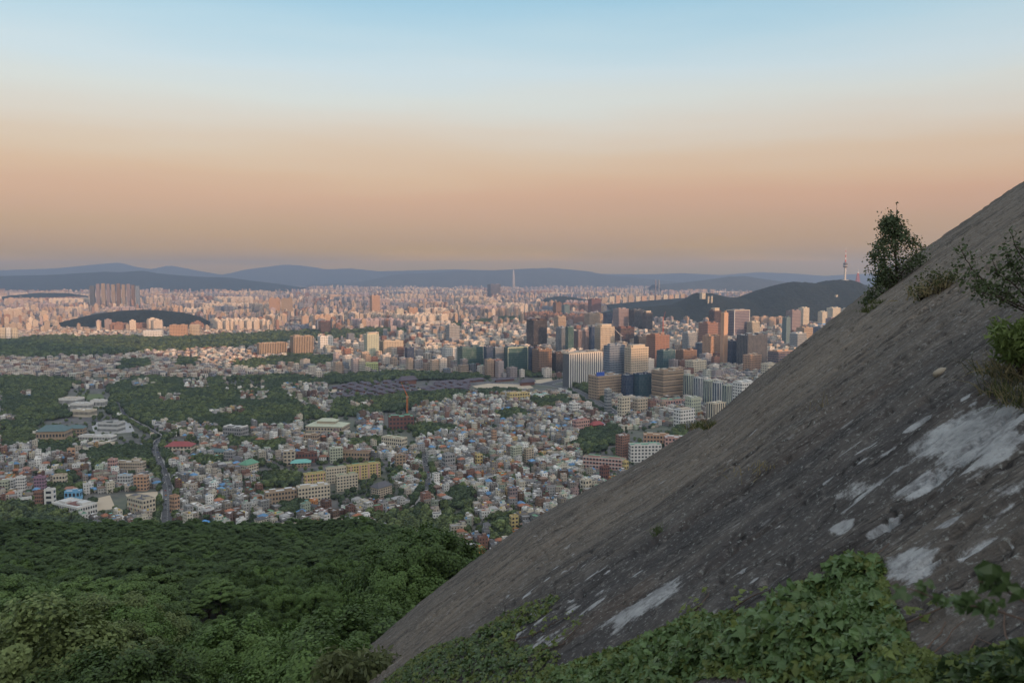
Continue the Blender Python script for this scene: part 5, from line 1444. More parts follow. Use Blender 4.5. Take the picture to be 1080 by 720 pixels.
def build_low():
    for (nm, x0, x1, yt, yb, st, bays, wl, rf, rk, lab, dr, yo) in LOW:
        yaw = GRID_YAW + R(yo)
        a = yaw + math.atan(((x0 + x1) / 2 - 540) / F)
        while a > R(60): yaw -= math.pi / 2; a -= math.pi / 2
        while a < R(-60): yaw += math.pi / 2; a += math.pi / 2
        root, (cx, cy, w, d, h, yaw) = build_hero(nm, nm.replace('_', ' '), x0, x1, yt, yb, NOWIN, G_DARK, K[wl], K[rf], lab, dr, yaw, rk, (st, bays))
        if 'oval dark roof' in lab:
            a = np.linspace(0, 2 * math.pi, 24, endpoint=False)
            V = np.concatenate([np.stack([np.cos(a) * w * .22, np.sin(a) * d * .3, a * 0 + z], 1) for z in (h + .05, h + 1.6)])
            i = np.arange(24); Fq = np.stack([i, (i + 1) % 24, (i + 1) % 24 + 24, i + 24], 1)
            V = np.vstack([V, [0, 0, h + 1.9]]); Tt = np.stack([i + 24, (i + 1) % 24 + 24, np.full(24, 48)], 1)
            link("roof_garden", mesh_from("roof_garden", V, [Fq, Tt]), plain("dark_roof", (0.07, 0.08, 0.07)), root)
        if 'brown roof patch' in lab:
            g = Geo(); boxes(g, w * .08, 0, h + .06, w * .4, d * .5, .5, 0, K['redbrown']); g.obj("roof_terrace", root)
        if 'yellow and red window' in lab:
            for i in range(9):
                g = Geo(); boxes(g, (-.5 + (i + .5) / 9) * w, -d / 2 - .15, h * (.30 if i % 2 else .55), w * .05, .12, h * .16, 0, [K['yellow'], K['rred'], K['orange']][i % 3]); g.obj("window_frame", root)
        if 'salmon' in lab or 'white bands' in lab:
            for i in range(4):
                g = Geo()
                if 'salmon' in lab: boxes(g, (-.4 + .8 * i / 3) * w, -d / 2 - .08, .1, w * .05, .1, h - .3, 0, K['pink'])
                elif i < 3: boxes(g, 0, -d / 2 - .3, h * (i + 1) / 3 - .7, w, .5, .6, 0, K['white'])
                else: continue
                g.obj("stripe" if 'salmon' in lab else "band", root)
        if 'white rooftop frame' in lab:
            for sx in (-1, 1):
                g = Geo(); boxes(g, sx * w * .45, 0, h + .04, w * .06, d * .9, 2.6, 0, K['white']); g.obj("roof_frame", root)
        if 'tiers' in lab:
            g = Geo(); boxes(g, 0, 0, h * .8, w * .5, d * .45, h * .3, 0, K['beige']); g.obj("upper_wall", root)
            g = Geo(); hip_roofs(g, 0, 0, h * 1.1, w * .5, d * .45, h * .22, 0, K['pgreen'], 1.5, .6); g.obj("upper_roof", root)
        if 'end block' not in lab:
            MARKS.append((lab, (x0 + x1) / 2, (yt + yb) / 2))

SHORT = {"wide hall with a plain dark red": "the red-roofed hall", "large cream hall under": "the blue-green roofed hall", "small orange-topped": "the orange-topped house", "long cream school wing": "the cream school",
         "bright orange four": "the bright orange block", "gym block clad": "the blue gym", "sprawling white": "the sprawling white school", "school with yellow": "the coloured-window school",
         "white striped flats": "the white striped flats", "mauve and pink": "the mauve flats", "large hall with a broad": "the pale green roof", "dark red-brick hall": "the red-brick hall", "cream school with pale": "the cream-green school",
         "long yellow and": "the rear yellow flats", "salmon-striped": "the front yellow flats", "white school wing": "the deep-banded school", "beige apartment block with a dark": "the dark-roofed beige block",
         "plain beige cube": "the beige cube block", "cream block with pointed": "the pointed green roof", "grey modern": "the grey modern hall", "long hall with dull": "the dull teal roof", "narrow vivid": "the vivid orange building",
         "pale green apartment block with": "the balcony flats", "brick-orange": "the brick tower block", "bright white school": "the bright white school", "long pink": "the long pink school", "pale pink building with": "the pink block",
         "white cube-like": "the white cube block", "dull red": "the dull red block", "clean white": "the clean white cube", "block with bright pale": "the pale-blue roof", "ochre": "the ochre block",
         "grey-green concrete": "the concrete block", "mustard": "the mustard block", "orange and pink block": "the corner market block", "low shed": "the blue-roofed shed", "plain yellow": "the yellow office", "tan slab": "the bright-edged slab"}
def short_marks():
    out = []
    for lab, x, y in MARKS:
        for k, v in SHORT.items():
            if lab.startswith(k): out.append((v, x, y))
    return out + [("the round slab-side tree", 527, 563), ("the curving road", 170, 492), ("the dark hillside trees", 484, 540)]
# ------------------------------------------------------------------ palace, houses, far city
def build_palace():
    wall, roof = (0.17, 0.075, 0.055), (0.085, 0.075, 0.095)
    mr = plain("palace_tiles", roof, 0.8, 0.2, 0.5); mw = plain("palace_timber", wall, 0.8, 0.2, 0.8)
    rs = np.random.default_rng(5)
    items, spots = [], []
    A = [[(352, 409), (372, 403), (440, 401), (442, 410), (420, 418), (385, 421), (362, 418)], [(442, 409), (480, 401), (500, 401), (492, 410), (450, 413)]]
    c, s = math.cos(GRID_YAW), math.sin(GRID_YAW)
    G = ground(455, 409)[:2]
    for i in range(-26, 27):
        for j in range(-22, 23):
            if (i + j) % 2 == 0 and rs.uniform() < .35: continue
            lx, ly = i * 27, j * 22
            x, y = G[0] + lx * c - ly * s, G[1] + lx * s + ly * c
            px, py, _ = to_px(np.array([x, y, 3.0]))
            if any(in_poly(px, py, P) for P in A): spots.append((x, y, float(px), float(py), (i + j) % 2 == 0))
    # the long gate halls round the sandy courts
    for (px, py, w, d, h, big) in [(500, 402.5, 60, 12, 9, 1), (556, 406, 42, 14, 14, 1), (470, 404, 70, 9, 7, 0), (448, 413.5, 75, 8, 6, 0), (484, 409.5, 60, 8, 6, 0), (520, 412.5, 80, 9, 7, 0), (546, 414, 60, 10, 7, 1), (532, 402, 60, 10, 9, 0), (430, 405, 46, 18, 19, 1), (488, 404.5, 34, 12, 9, 0)]:
        P = ground(px, py); spots.append((P[0], P[1], px, py, (w, d, h)))
    for x, y, px, py, o in spots:
        if isinstance(o, tuple): w, d, h = o; yaw = GRID_YAW
        else:
            w, d = (rs.uniform(17, 25), rs.uniform(8, 11)); h = rs.uniform(5.5, 8); yaw = GRID_YAW + (math.pi / 2 if not o else 0)
        root = empty("palace_hall", (x, y, 0), yaw)
        HEROES.append((x, y, w, d, yaw))
        g = Geo(); boxes(g, 0, 0, 0, w * .86, d * .74, h * .55, 0, wall); g.obj("wall", root, mw)
        g = Geo(); hip_roofs(g, 0, 0, h * .55, w, d, h * .5, 0, roof, 1.0, .72); g.obj("roof", root, mr)
        tag(root, None, "palace hall", "dark-roofed halls of the palace")
        kind = 'great tall' if h > 12 else ('very long' if w > 50 else ('long' if w > 22 else 'short'))
        items.append((root, f"{kind} palace hall with dark {'tiled' if d < 9 else 'broad'} roof", px, py))
    write_labels(items, [("the first sandy court", 450, 411), ("the wide sandy court", 530, 408), ("the orange crane", 428, 412), ("the cream court", 352, 412), ("the palace's far trees", 420, 396), ("the pale green roof", 345, 450), ("the palace gate", 556, 406), ("the olive glass tower", 495, 390)])

def house_batch(X, Y, rs):
    n = len(X)
    yaw = district_yaw(X, Y) + rs.normal(0, 0.06, n) + (rs.uniform(size=n) < .5) * math.pi / 2
    big = rs.uniform(size=n) < .12
    w = rs.uniform(5.6, 10.4, n) * np.where(big, 1.45, 1); d = rs.uniform(5.2, 9.0, n)
    st = rs.choice([1, 2, 3, 4, 5], n, p=[.20, .37, .28, .13, .02])
    wi = rs.choice(len(WALLS), n, p=WALL_P); ri = rs.choice(len(ROOFS), n, p=ROOF_P)
    hip = (rs.uniform(size=n) < .24) & (st <= 3)
    ri = np.where(hip, rs.choice([0, 3, 3, 4, 4, 6, 5], n), ri)
    wcol = WC[wi] * rs.uniform(.5, 1.1, (n, 1)); rcol = RC[ri] * rs.uniform(.8, 1.15, (n, 1))
    h = st * 2.95 + rs.uniform(0, .6, n)
    room = (~hip) & (rs.uniform(size=n) < .62) & (st >= 2)
    tank = (~hip) & (rs.uniform(size=n) < .28)
    return dict(X=X, Y=Y, yaw=yaw, w=w, d=d, st=st, wi=wi, ri=ri, hip=hip, wcol=wcol, rcol=rcol, h=h, room=room, tank=tank)

HPAR = (2.9, 0.42, 0.42)
def houses_geo(g, B, i):
    """Adds the houses i of the batch to one Geo."""
    f = ~B['hip'][i]; a = i[f]
    boxes(g, B['X'][a], B['Y'][a], -1.0, B['w'][a], B['d'][a], B['h'][a] + 1, B['yaw'][a], B['wcol'][a], B['rcol'][a], HPAR, G_DARK, parapet=.9)
    b = i[~f]
    if len(b):
        boxes(g, B['X'][b], B['Y'][b], -1.0, B['w'][b], B['d'][b], B['h'][b] + 1, B['yaw'][b], B['wcol'][b], B['rcol'][b], HPAR, G_DARK)
        hip_roofs(g, B['X'][b], B['Y'][b], B['h'][b], B['w'][b], B['d'][b], 2.2, B['yaw'][b], B['rcol'][b], .5, .4)
    r = i[B['room'][i]]
    if len(r):
        c, s = np.cos(B['yaw'][r]), np.sin(B['yaw'][r]); ox, oy = B['w'][r] * .22, B['d'][r] * .2
        boxes(g, B['X'][r] + ox * c - oy * s, B['Y'][r] + ox * s + oy * c, B['h'][r], 3.4, 3.0, 2.5, B['yaw'][r], B['wcol'][r], B['rcol'][r])
    t = i[B['tank'][i]]
    if len(t):
        c, s = np.cos(B['yaw'][t]), np.sin(B['yaw'][t]); ox, oy = -B['w'][t] * .25, -B['d'][t] * .1
        boxes(g, B['X'][t] + ox * c - oy * s, B['Y'][t] + ox * s + oy * c, B['h'][t], 1.7, 1.7, 1.7, B['yaw'][t], np.where((t % 3 == 0)[:, None], np.array([.5, .36, .06]), np.where((t % 3 == 1)[:, None], np.array([.5, .5, .48]), np.array([.10, .25, .45]))))

def build_houses():
    rs = np.random.default_rng(31)
    xs, ys = [], []
    # blocks on a street grid that turns from quarter to quarter
    y = 735.0
    while y < 1960:
        sp = 10.6
        x = -0.66 * y
        while x < 0.50 * y:
            xs.append(x + rs.uniform(-2.2, 2.2)); ys.append(y + rs.uniform(-2.2, 2.2)); x += sp * rs.uniform(.86, 1.2)
        y += 9.7
    X, Y = np.array(xs), np.array(ys)
    px, py, f = to_px(np.stack([X, Y, X * 0], -1))
    pt = to_px(np.stack([X, Y, X * 0 + 9], -1))
    keep = in_view(px, py, 10, 120) & (py > 396)
    tr = np.zeros(len(X), bool)
    for P in TREES: tr |= in_poly(px, py, P)
    for P in GAPS: tr &= ~in_poly(px, py, P)
    for P in CLEAR: tr |= in_poly(px, py, P)
    gapn = fbm(np.stack([X / 55, Y / 55, X * 0 + 77], -1), 2)
    keep &= ~tr & (near_roads(px, py) > 5) & free_of_heroes(X, Y, 5.0) & (gapn > -0.46)
    keep &= ~((py < 428) & (px < 340) & (rs.uniform(size=len(X)) < .35))
    X, Y, px, py = X[keep], Y[keep], px[keep], py[keep]
    # lanes
    lane = np.abs(((X * math.cos(.35) + Y * math.sin(.35)) / 46.0) % 1 - .5) < .05
    X, Y, px, py = X[~lane], Y[~lane], px[~lane], py[~lane]
    B = house_batch(X, Y, rs)
    pxt, pyt, ft = to_px(np.stack([X, Y, B['h']], -1))
    shown = in_view(pxt, pyt, 0) & (pxt > 4) & in_view(px, py, 2)
    size = B['w'] * B['h'] / ft ** 2
    order = np.argsort(np.where(shown, -1 / ft, 0))
    ind = order[:300]
    mask = np.zeros(len(X), bool); mask[ind] = True
    g = Geo(); houses_geo(g, B, np.nonzero(~mask)[0])
    o = g.obj("houses"); tag(o, "dense low houses of the town seen as one mass", None, None, "stuff")
    items = []
    WN = ["", "one-storey", "two-storey", "three-storey", "four-storey", "five-storey"]
    sub = {k: v for k, v in B.items()}
    for i in ind:
        root = empty("house", (X[i], Y[i], 0), float(B['yaw'][i]))
        w, d, h = float(B['w'][i]), float(B['d'][i]), float(B['h'][i])
        wc, rc = tuple(B['wcol'][i]), tuple(B['rcol'][i])
        extra = ""
        g = Geo()
        if B['hip'][i]:
            boxes(g, 0, 0, -1, w, d, h + 1, 0, wc, None, HPAR, G_DARK); g.obj("wall", root)
            g = Geo(); hip_roofs(g, 0, 0, h, w, d, 2.2, 0, rc, .5, .4); ro = g.obj("roof", root)
        else:
            boxes(g, 0, 0, -1, w, d, h + 1, 0, wc, None, HPAR, G_DARK, parapet=.9, only='wall'); g.obj("wall", root)
            g = Geo(); boxes(g, 0, 0, -1, w, d, h + 1, 0, wc, rc, parapet=.9, only='roof'); ro = g.obj("roof", root)
        if B['room'][i]:
            g = Geo(); boxes(g, w * .22, d * .2, h + .03, 3.4, 3.0, 2.5, 0, wc, rc); g.obj("rooftop_room", ro); extra = " and rooftop room"
        if B['tank'][i]:
            g = Geo(); tc = [(.5, .36, .06), (.5, .5, .48), (.10, .25, .45)][i % 3]
            boxes(g, -w * .25, -d * .1, h + .03, 1.7, 1.7, 1.7, 0, tc); g.obj("water_tank", ro); extra = f" and {['yellow', 'white', 'blue'][i % 3]} tank"
        tag(root, None, "house", "low houses of the near town")
        items.append((root, f"{WN[B['st'][i]]} {WALLS[B['wi'][i]][0]} house with {ROOFS[B['ri'][i]][0]} {'hipped roof' if B['hip'][i] else 'roof'}{extra}", float(pxt[i]), float(pyt[i])))
    write_labels(items, short_marks())

def build_mid_and_far():
    rs = np.random.default_rng(41)
    # ---- mid city: blocks from 1.6 to 4 km
    xs, ys = [], []
    y = 1500.0
    while y < 4000:
        sp = 17 + (y - 1500) * .004
        x = -0.68 * y
        while x < 0.62 * y:
            xs.append(x + rs.uniform(-4, 4)); ys.append(y + rs.uniform(-4, 4)); x += sp * rs.uniform(.85, 1.3)
        y += sp * 1.05
    X, Y = np.array(xs), np.array(ys)
    px, py, f = to_px(np.stack([X, Y, X * 0], -1))
    keep = in_view(px, py, 4, 120) & (py < np.where(px > 560, 440 - np.clip((px - 560) / 2, 0, 0), 398))
    tr = np.zeros(len(X), bool)
    for P in TREES + CLEAR: tr |= in_poly(px, py, P)
    keep &= ~tr & free_of_heroes(X, Y, 9) & (near_roads(px, py) > 6)
    hillm = in_poly(px, py, [(55, 345), (75, 337), (100, 331), (150, 326), (205, 333), (225, 346)])
    keep &= ~hillm & ~((px > 640) & (py < 336) & (px > 655))
    X, Y, px, py = X[keep], Y[keep], px[keep], py[keep]
    n = len(X)
    dens = fbm(np.stack([X / 300, Y / 300, X * 0 + 9], -1), 2)
    cbd = (px > 430) & (py > 335)
    h = rs.uniform(5, 13, n) * np.where(rs.uniform(size=n) < .3, 1.6, 1)
    tall = rs.uniform(size=n) < np.where(cbd & (py < 400), .46, .08)
    h = np.where(tall, rs.uniform(20, 46, n), h)
    h = np.where((px < 300) & (py > 340), np.minimum(h, rs.uniform(7, 16, n)), h)
    h = np.where((px > 560) & (py > 395), np.minimum(h, rs.uniform(7, 24, n)), h)
    h = np.where((px > 760) & (py > 380), np.minimum(h, 12), h); tall = tall & (h > 19)
    w = rs.uniform(9, 17, n) * np.where(tall, 1.5, 1); d = rs.uniform(8, 14, n) * np.where(tall, 1.3, 1)
    pal = np.array([(.58, .52, .45), (.66, .61, .55), (.46, .36, .28), (.30, .29, .30), (.24, .13, .10), (.36, .31, .31), (.44, .33, .25), (.20, .23, .27), (.46, .47, .42)])
    ci = rs.choice(len(pal), n, p=[.18, .16, .14, .13, .10, .11, .07, .05, .06])
    col = pal[ci] * rs.uniform(.8, 1.12, (n, 1))
    ri = rs.choice(len(ROOFS), n, p=ROOF_P); roof = RC[ri] * rs.uniform(.8, 1.1, (n, 1))
    yaw = GRID_YAW + np.where(cbd, 0, np.round(fbm(np.stack([X / 400, Y / 400, X * 0 + 3], -1), 2) * 3) * .3) + rs.normal(0, .04, n)
    pars = np.array([GRID, BANDS, FLATS, (2.8, .42, .45), STRIPES])
    pi = rs.choice(5, n, p=[.3, .15, .25, .25, .05]); par = pars[pi]
    pxt, pyt, ft = to_px(np.stack([X, Y, h], -1))
    shown = in_view(pxt, pyt) & in_view(px, py) & (px > 3)
    area = w * h / ft ** 2
    ind = np.argsort(np.where(shown, -area, 0))[:260]
    m = np.zeros(n, bool); m[ind] = True
    g = Geo(); r = ~m
    boxes(g, X[r], Y[r], -1, w[r], d[r], h[r] + 1, yaw[r], col[r], roof[r], par[r] * np.array([1.5, 1, 1]), G_DARK, parapet=.9, vs=.66)
    q = np.nonzero(r & (rs.uniform(size=n) < .5))[0]
    boxes(g, X[q], Y[q], h[q], w[q] * .35, d[q] * .4, 2.8, yaw[q], col[q], roof[q])
    o = g.obj("city_blocks"); tag(o, "countless mid-rise blocks of the middle city as one mass", None, None, "stuff")
    names = ["stone-grey", "whitish", "tan", "grey", "brick-red", "mauve-grey", "light brown", "blue-grey", "pale olive"]
    pn = ["gridded", "band-windowed", "balconied", "small-windowed", "ribbed"]
    items = []
    for i in ind:
        root = empty("city_block", (X[i], Y[i], 0), float(yaw[i]))
        g = Geo(); boxes(g, 0, 0, -1, w[i], d[i], h[i] + 1, 0, col[i], None, par[i] * np.array([1.5, 1, 1]), G_DARK, parapet=.9, only='wall', vs=.66); g.obj("wall", root)
        g = Geo(); boxes(g, 0, 0, -1, w[i], d[i], h[i] + 1, 0, col[i], roof[i], parapet=.9, only='roof'); ro = g.obj("roof", root)
        g = Geo(); boxes(g, w[i] * .1, d[i] * .05, h[i] + .03, w[i] * .35, d[i] * .4, 2.8, 0, col[i], roof[i]); g.obj("rooftop_room", ro)
        tag(root, None, "city block", "mid-rise blocks of the middle city")
        hh = 'tall' if h[i] > 33 else ('mid-height' if h[i] > 20 else 'low')
        items.append((root, f"{hh} {names[ci[i]]} {pn[pi[i]]} block with {ROOFS[ri[i]][0]} roof", float(pxt[i]), float(pyt[i])))
    write_labels(items, CBD_MARKS)
    # ---- the far city, to 16 km, too many to count
    rs = np.random.default_rng(51)
    xs, ys = [], []
    y = 3700.0
    while y < 17500:
        sp = max(22, y * .0062)
        nn = int(1.28 * y / sp)
        xs.append(np.linspace(-.70 * y, .58 * y, nn) + rs.uniform(-.4, .4, nn) * sp); ys.append(np.full(nn, y) + rs.uniform(-.4, .4, nn) * sp)
        y += sp
    X, Y = np.concatenate(xs), np.concatenate(ys)
    px, py, f = to_px(np.stack([X, Y, X * 0], -1))
    dens = fbm(np.stack([X / 700, Y / 700, X * 0 + 19], -1), 3)
    clus = fbm(np.stack([X / 420, Y / 420, X * 0 + 29], -1), 2)
    keep = in_view(px, py, 4, 120) & (dens > -.42) & free_of_heroes(X, Y, 15)
    for P in TREES: keep &= ~in_poly(px, py, P)
    keep &= ~in_poly(px, py, [(55, 347), (75, 337), (100, 330), (150, 327), (205, 333), (228, 348)])
    hillm = in_poly(px, py, [(610, 338), (640, 327), (680, 322), (940, 322), (940, 338)]) | ((px > 630) & (Y > 4000) & (Y < 5000) & (px > 620))
    keep &= ~hillm
    X, Y, px, py, clus = X[keep], Y[keep], px[keep], py[keep], clus[keep]
    n = len(X); D = np.hypot(X, Y)
    # estates: neighbouring slabs share height, colour and direction
    cs = np.where(D < 7000, 210.0, 330.0)
    ca, sa = math.cos(GRID_YAW), math.sin(GRID_YAW)
    key = (np.floor((X * ca + Y * sa) / cs).astype(np.int64) * 7919 + np.floor((-X * sa + Y * ca) / (cs * 1.4)).astype(np.int64) * 104729 + (D > 7000) * 31) & 4095
    er = np.random.default_rng(52).uniform(size=(4096, 5))[key]
    estate = er[:, 0] < np.clip(.26 + clus * .9, .05, .7)
    lone = ~estate & (rs.uniform(size=n) < .07)
    tall = (estate & (rs.uniform(size=n) < .62)) | lone
    h = np.where(estate, (24 + er[:, 1] * 42) * rs.uniform(.94, 1.06, n), rs.uniform(26, 60, n))
    h = np.where(tall, h, rs.uniform(5, 15, n))
    s = np.clip(D * .0062, 22, 90)
    w = np.where(tall, np.where(estate, 18 + er[:, 2] * 24, rs.uniform(16, 34, n)), s * rs.uniform(.4, .85, n)); d = np.where(tall, rs.uniform(12, 15, n), s * rs.uniform(.35, .75, n))
    pal = np.array([(.60, .48, .37), (.68, .57, .46), (.50, .36, .26), (.33, .30, .31), (.30, .17, .12), (.45, .36, .36), (.58, .41, .29), (.19, .21, .26)])  # wall colours tinted warm to carry part of the low sunlight
    pr = np.array([.20, .17, .14, .12, .11, .11, .08, .07])
    ci = rs.choice(len(pal), n, p=pr)
    ce = np.searchsorted(np.cumsum(pr), er[:, 3] * .999)
    ci = np.where(estate & tall, ce, ci)
    col = pal[ci] * np.where(estate & tall, rs.uniform(.94, 1.06, n), rs.uniform(.6, 1.1, n))[:, None]
    roof = col * .55
    yaw = np.where(estate, GRID_YAW + (er[:, 4] - .5) * 1.4, GRID_YAW) + 0 * np.round(fbm(np.stack([X / 900, Y / 900, X * 0 + 3], -1), 2) * 3) * .3 + (~estate & (rs.uniform(size=n) < .35)) * math.pi / 2
    g = Geo()
    near = D < 8000
    boxes(g, X, Y, -1, w, d, h + 1, yaw, col, roof, np.where(near[:, None], np.array(FLATS), np.array(FLATS) * np.array([1, .8, .8])), G_DARK)
    t = np.nonzero(tall)[0]
    boxes(g, X[t], Y[t], h[t], w[t] * .4, d[t] * .5, 4, yaw[t], col[t])
    o = g.obj("far_city"); tag(o, "endless pale apartment blocks of the far city fading to haze", None, None, "stuff")

CBD_MARKS = [("the white-finned tower", 614, 391), ("the banded tan tower", 704, 408), ("the orange-brown block", 693, 370), ("the olive glass tower", 496, 382), ("the framed green tower", 543, 381), ("the plain grey tower", 477, 356),
             ("the yellow-green tower", 392, 366), ("the navy glass block", 822, 384), ("the mauve tower", 777, 345), ("the orange slab", 435, 333), ("the orange sunlit strip", 763, 358), ("the striped tan tower", 318, 366),
             ("the maroon tower", 342, 347), ("the orange apartment slab", 189, 351), ("the wooded hill", 140, 334), ("the staggered slabs", 746, 418), ("the white stepped block", 721, 441), ("the charcoal tower", 671, 340),
             ("the dark brown block", 566, 355), ("the wide striped tower", 792, 370), ("the lilac-grey tower", 841, 365), ("the wooded strip", 250, 362), ("the palace courts", 530, 407), ("the blue-signed office", 637, 409), ("the cream apartment block", 658, 430),
             ("the dark blue small tower", 432, 377), ("the pale flats", 10, 353), ("the long striped block", 287, 369), ("the beige tower", 637, 361), ("the dark red-brown tower", 658, 358)]

# ------------------------------------------------------------------ trees of the town
def build_town_trees():
    rs = np.random.default_rng(61)
    m1 = leaf_material("town_tree_leaves", (0.135, 0.180, 0.078), 0.6); m2 = leaf_material("dark_town_leaves", (0.080, 0.118, 0.064), 0.55)
    P, S = [], []
    for poly in TREES:
        q = ground(*np.array(poly, float).T)[:, :2]
        lo, hi = q.min(0), q.max(0)
        sp = 6.0 if lo[1] < 1500 else (7.5 if lo[1] < 2300 else 11)
        nx, ny = int((hi[0] - lo[0]) / sp) + 2, int((hi[1] - lo[1]) / sp) + 2
        a, b = np.meshgrid(np.arange(nx), np.arange(ny))
        x = lo[0] + (a.ravel() + rs.uniform(-.45, .45, a.size)) * sp; y = lo[1] + (b.ravel() + rs.uniform(-.45, .45, a.size)) * sp
        px, py, _ = to_px(np.stack([x, y, x * 0], -1))
        j = fbm(np.stack([x / 45, y / 45, x * 0], -1), 4, .6) * 15; j2 = fbm(np.stack([x / 45, y / 45, x * 0 + 9], -1), 4, .6) * 5
        k = in_poly(px + j, py + j2, poly) & in_view(px, py, 26, 120) & (fbm(np.stack([x / 38, y / 38, x * 0 + 5], -1), 2) > -.38)
        P.append(np.stack([x, y], 1)[k]); S.append(np.full(k.sum(), sp * .62))
    for g_ in GAPS:
        for i_ in range(len(P)):
            gx, gy, _ = to_px(np.c_[P[i_], P[i_][:, 0] * 0])
            gk = ~in_poly(gx, gy, g_) | (rs.uniform(size=len(gx)) < .12)
            P[i_], S[i_] = P[i_][gk], S[i_][gk]
    # single trees between the houses
    n = 8600
    y = 1 / rs.uniform(1 / 3600, 1 / 745, n); x = rs.uniform(-.66, .50, n) * y
    P.append(np.stack([x, y], 1)); S.append(rs.uniform(1.6, 3.2, n))
    # along the roads
    for q, N, wd in SUNNY['roads']:
        for sgn in (-1, 1):
            t = np.linspace(0, len(q) - 1, max(4, int(len(q) * 1.4)))
            i = t.astype(int)
            pp = q[i] + N[i] * sgn * (wd / 2 + 4.5) + rs.normal(0, .8, (len(t), 2))
            P.append(pp); S.append(rs.uniform(2.6, 3.6, len(t)))
    P = np.concatenate(P); S = np.concatenate(S) * rs.uniform(.6, 1.45, len(P))
    px, py, _ = to_px(np.c_[P, P[:, 0] * 0])
    ok = in_view(px, py, 26, 120) & free_of_heroes(P[:, 0], P[:, 1], 2.0) & (near_roads(px, py) > 1.5)
    for nm, Q in (("c1", [(440, 407), (560, 400), (606, 402), (600, 414), (520, 413), (446, 415)]), ("c2", [(84, 524), (118, 520), (168, 518), (168, 530), (125, 534), (92, 540)])):
        ok &= ~in_poly(px, py, Q)
    P, S = P[ok], S[ok]
    base = np.zeros(len(P))
    src = [link("crown", crown_mesh("town_crown", 'small', 900, 1.0, 0.34, 70 + i), (m1, m2, m1)[i]) for i in range(3)]
    # three real trees of the town carry the crowns that the mass repeats
    spots = [(527, 563, 7.0, "rounded dark tree beside the slab among the last houses"), (98, 533, 5.0, "leafy tree in the sandy school yard"), (390, 545, 5.0, "dark rounded tree below the beige block with hipped roof")]
    for o, (sx, sy, R_, lab) in zip(src, spots):
        G = ground(sx, sy)
        root = empty("town_tree", (G[0], G[1], 0)); tag(root, lab, "tree")
        tr = link("trunk", trunk_mesh("town_trunk", R_ * .9, R_, .3, 5), LM['bark'], root)
        o.parent = root; o.location = (0, 0, R_ * 1.15); o.scale = (R_, R_, R_)
    pos = np.c_[P, S * 1.1]
    k = rs.integers(0, 3, len(P))
    nz = fbm(np.c_[P / 120, P[:, 0] * 0], 2); k = np.where(nz > .1, 1, k)
    o = points_object("town_trees", pos, np.stack([S, S, S * rs.uniform(.8, 1.2, len(S))], -1), rs.uniform(0, 6.28, len(P)), k, src)
    o["label"] = "dark green tree cover of the palace gardens and streets"
# ------------------------------------------------------------------ landmarks and small things
def lathe(profile, sides=16):
    pr = np.array(profile, float)
    a = np.linspace(0, 2 * math.pi, sides, endpoint=False)
    V = np.stack([pr[:, 0:1] * np.cos(a), pr[:, 0:1] * np.sin(a), pr[:, 1:2] + a * 0], -1)
    i = np.arange(len(pr) * sides).reshape(len(pr), sides); nx = np.roll(i, -1, 1)
    return V.reshape(-1, 3), np.stack([i[:-1], nx[:-1], nx[1:], i[1:]], -1).reshape(-1, 4)

def bars(segs, r):
    return join_parts([tube(np.array([a, b], float), [r, r], 4) for a, b in segs])

def lattice(h, w0, w1, n, r):
    segs = []
    z = np.linspace(0, h, n + 1); w = np.linspace(w0, w1, n + 1) / 2
    c = [(-1, -1), (1, -1), (1, 1), (-1, 1)]
    for k in range(n):
        for i in range(4):
            a, b = c[i], c[(i + 1) % 4]
            P = lambda q, j: (q[0] * w[j], q[1] * w[j], z[j])
            segs += [(P(a, k), P(a, k + 1)), (P(a, k), P(b, k + 1)), (P(a, k + 1), P(b, k + 1))]
    return bars(segs, r)

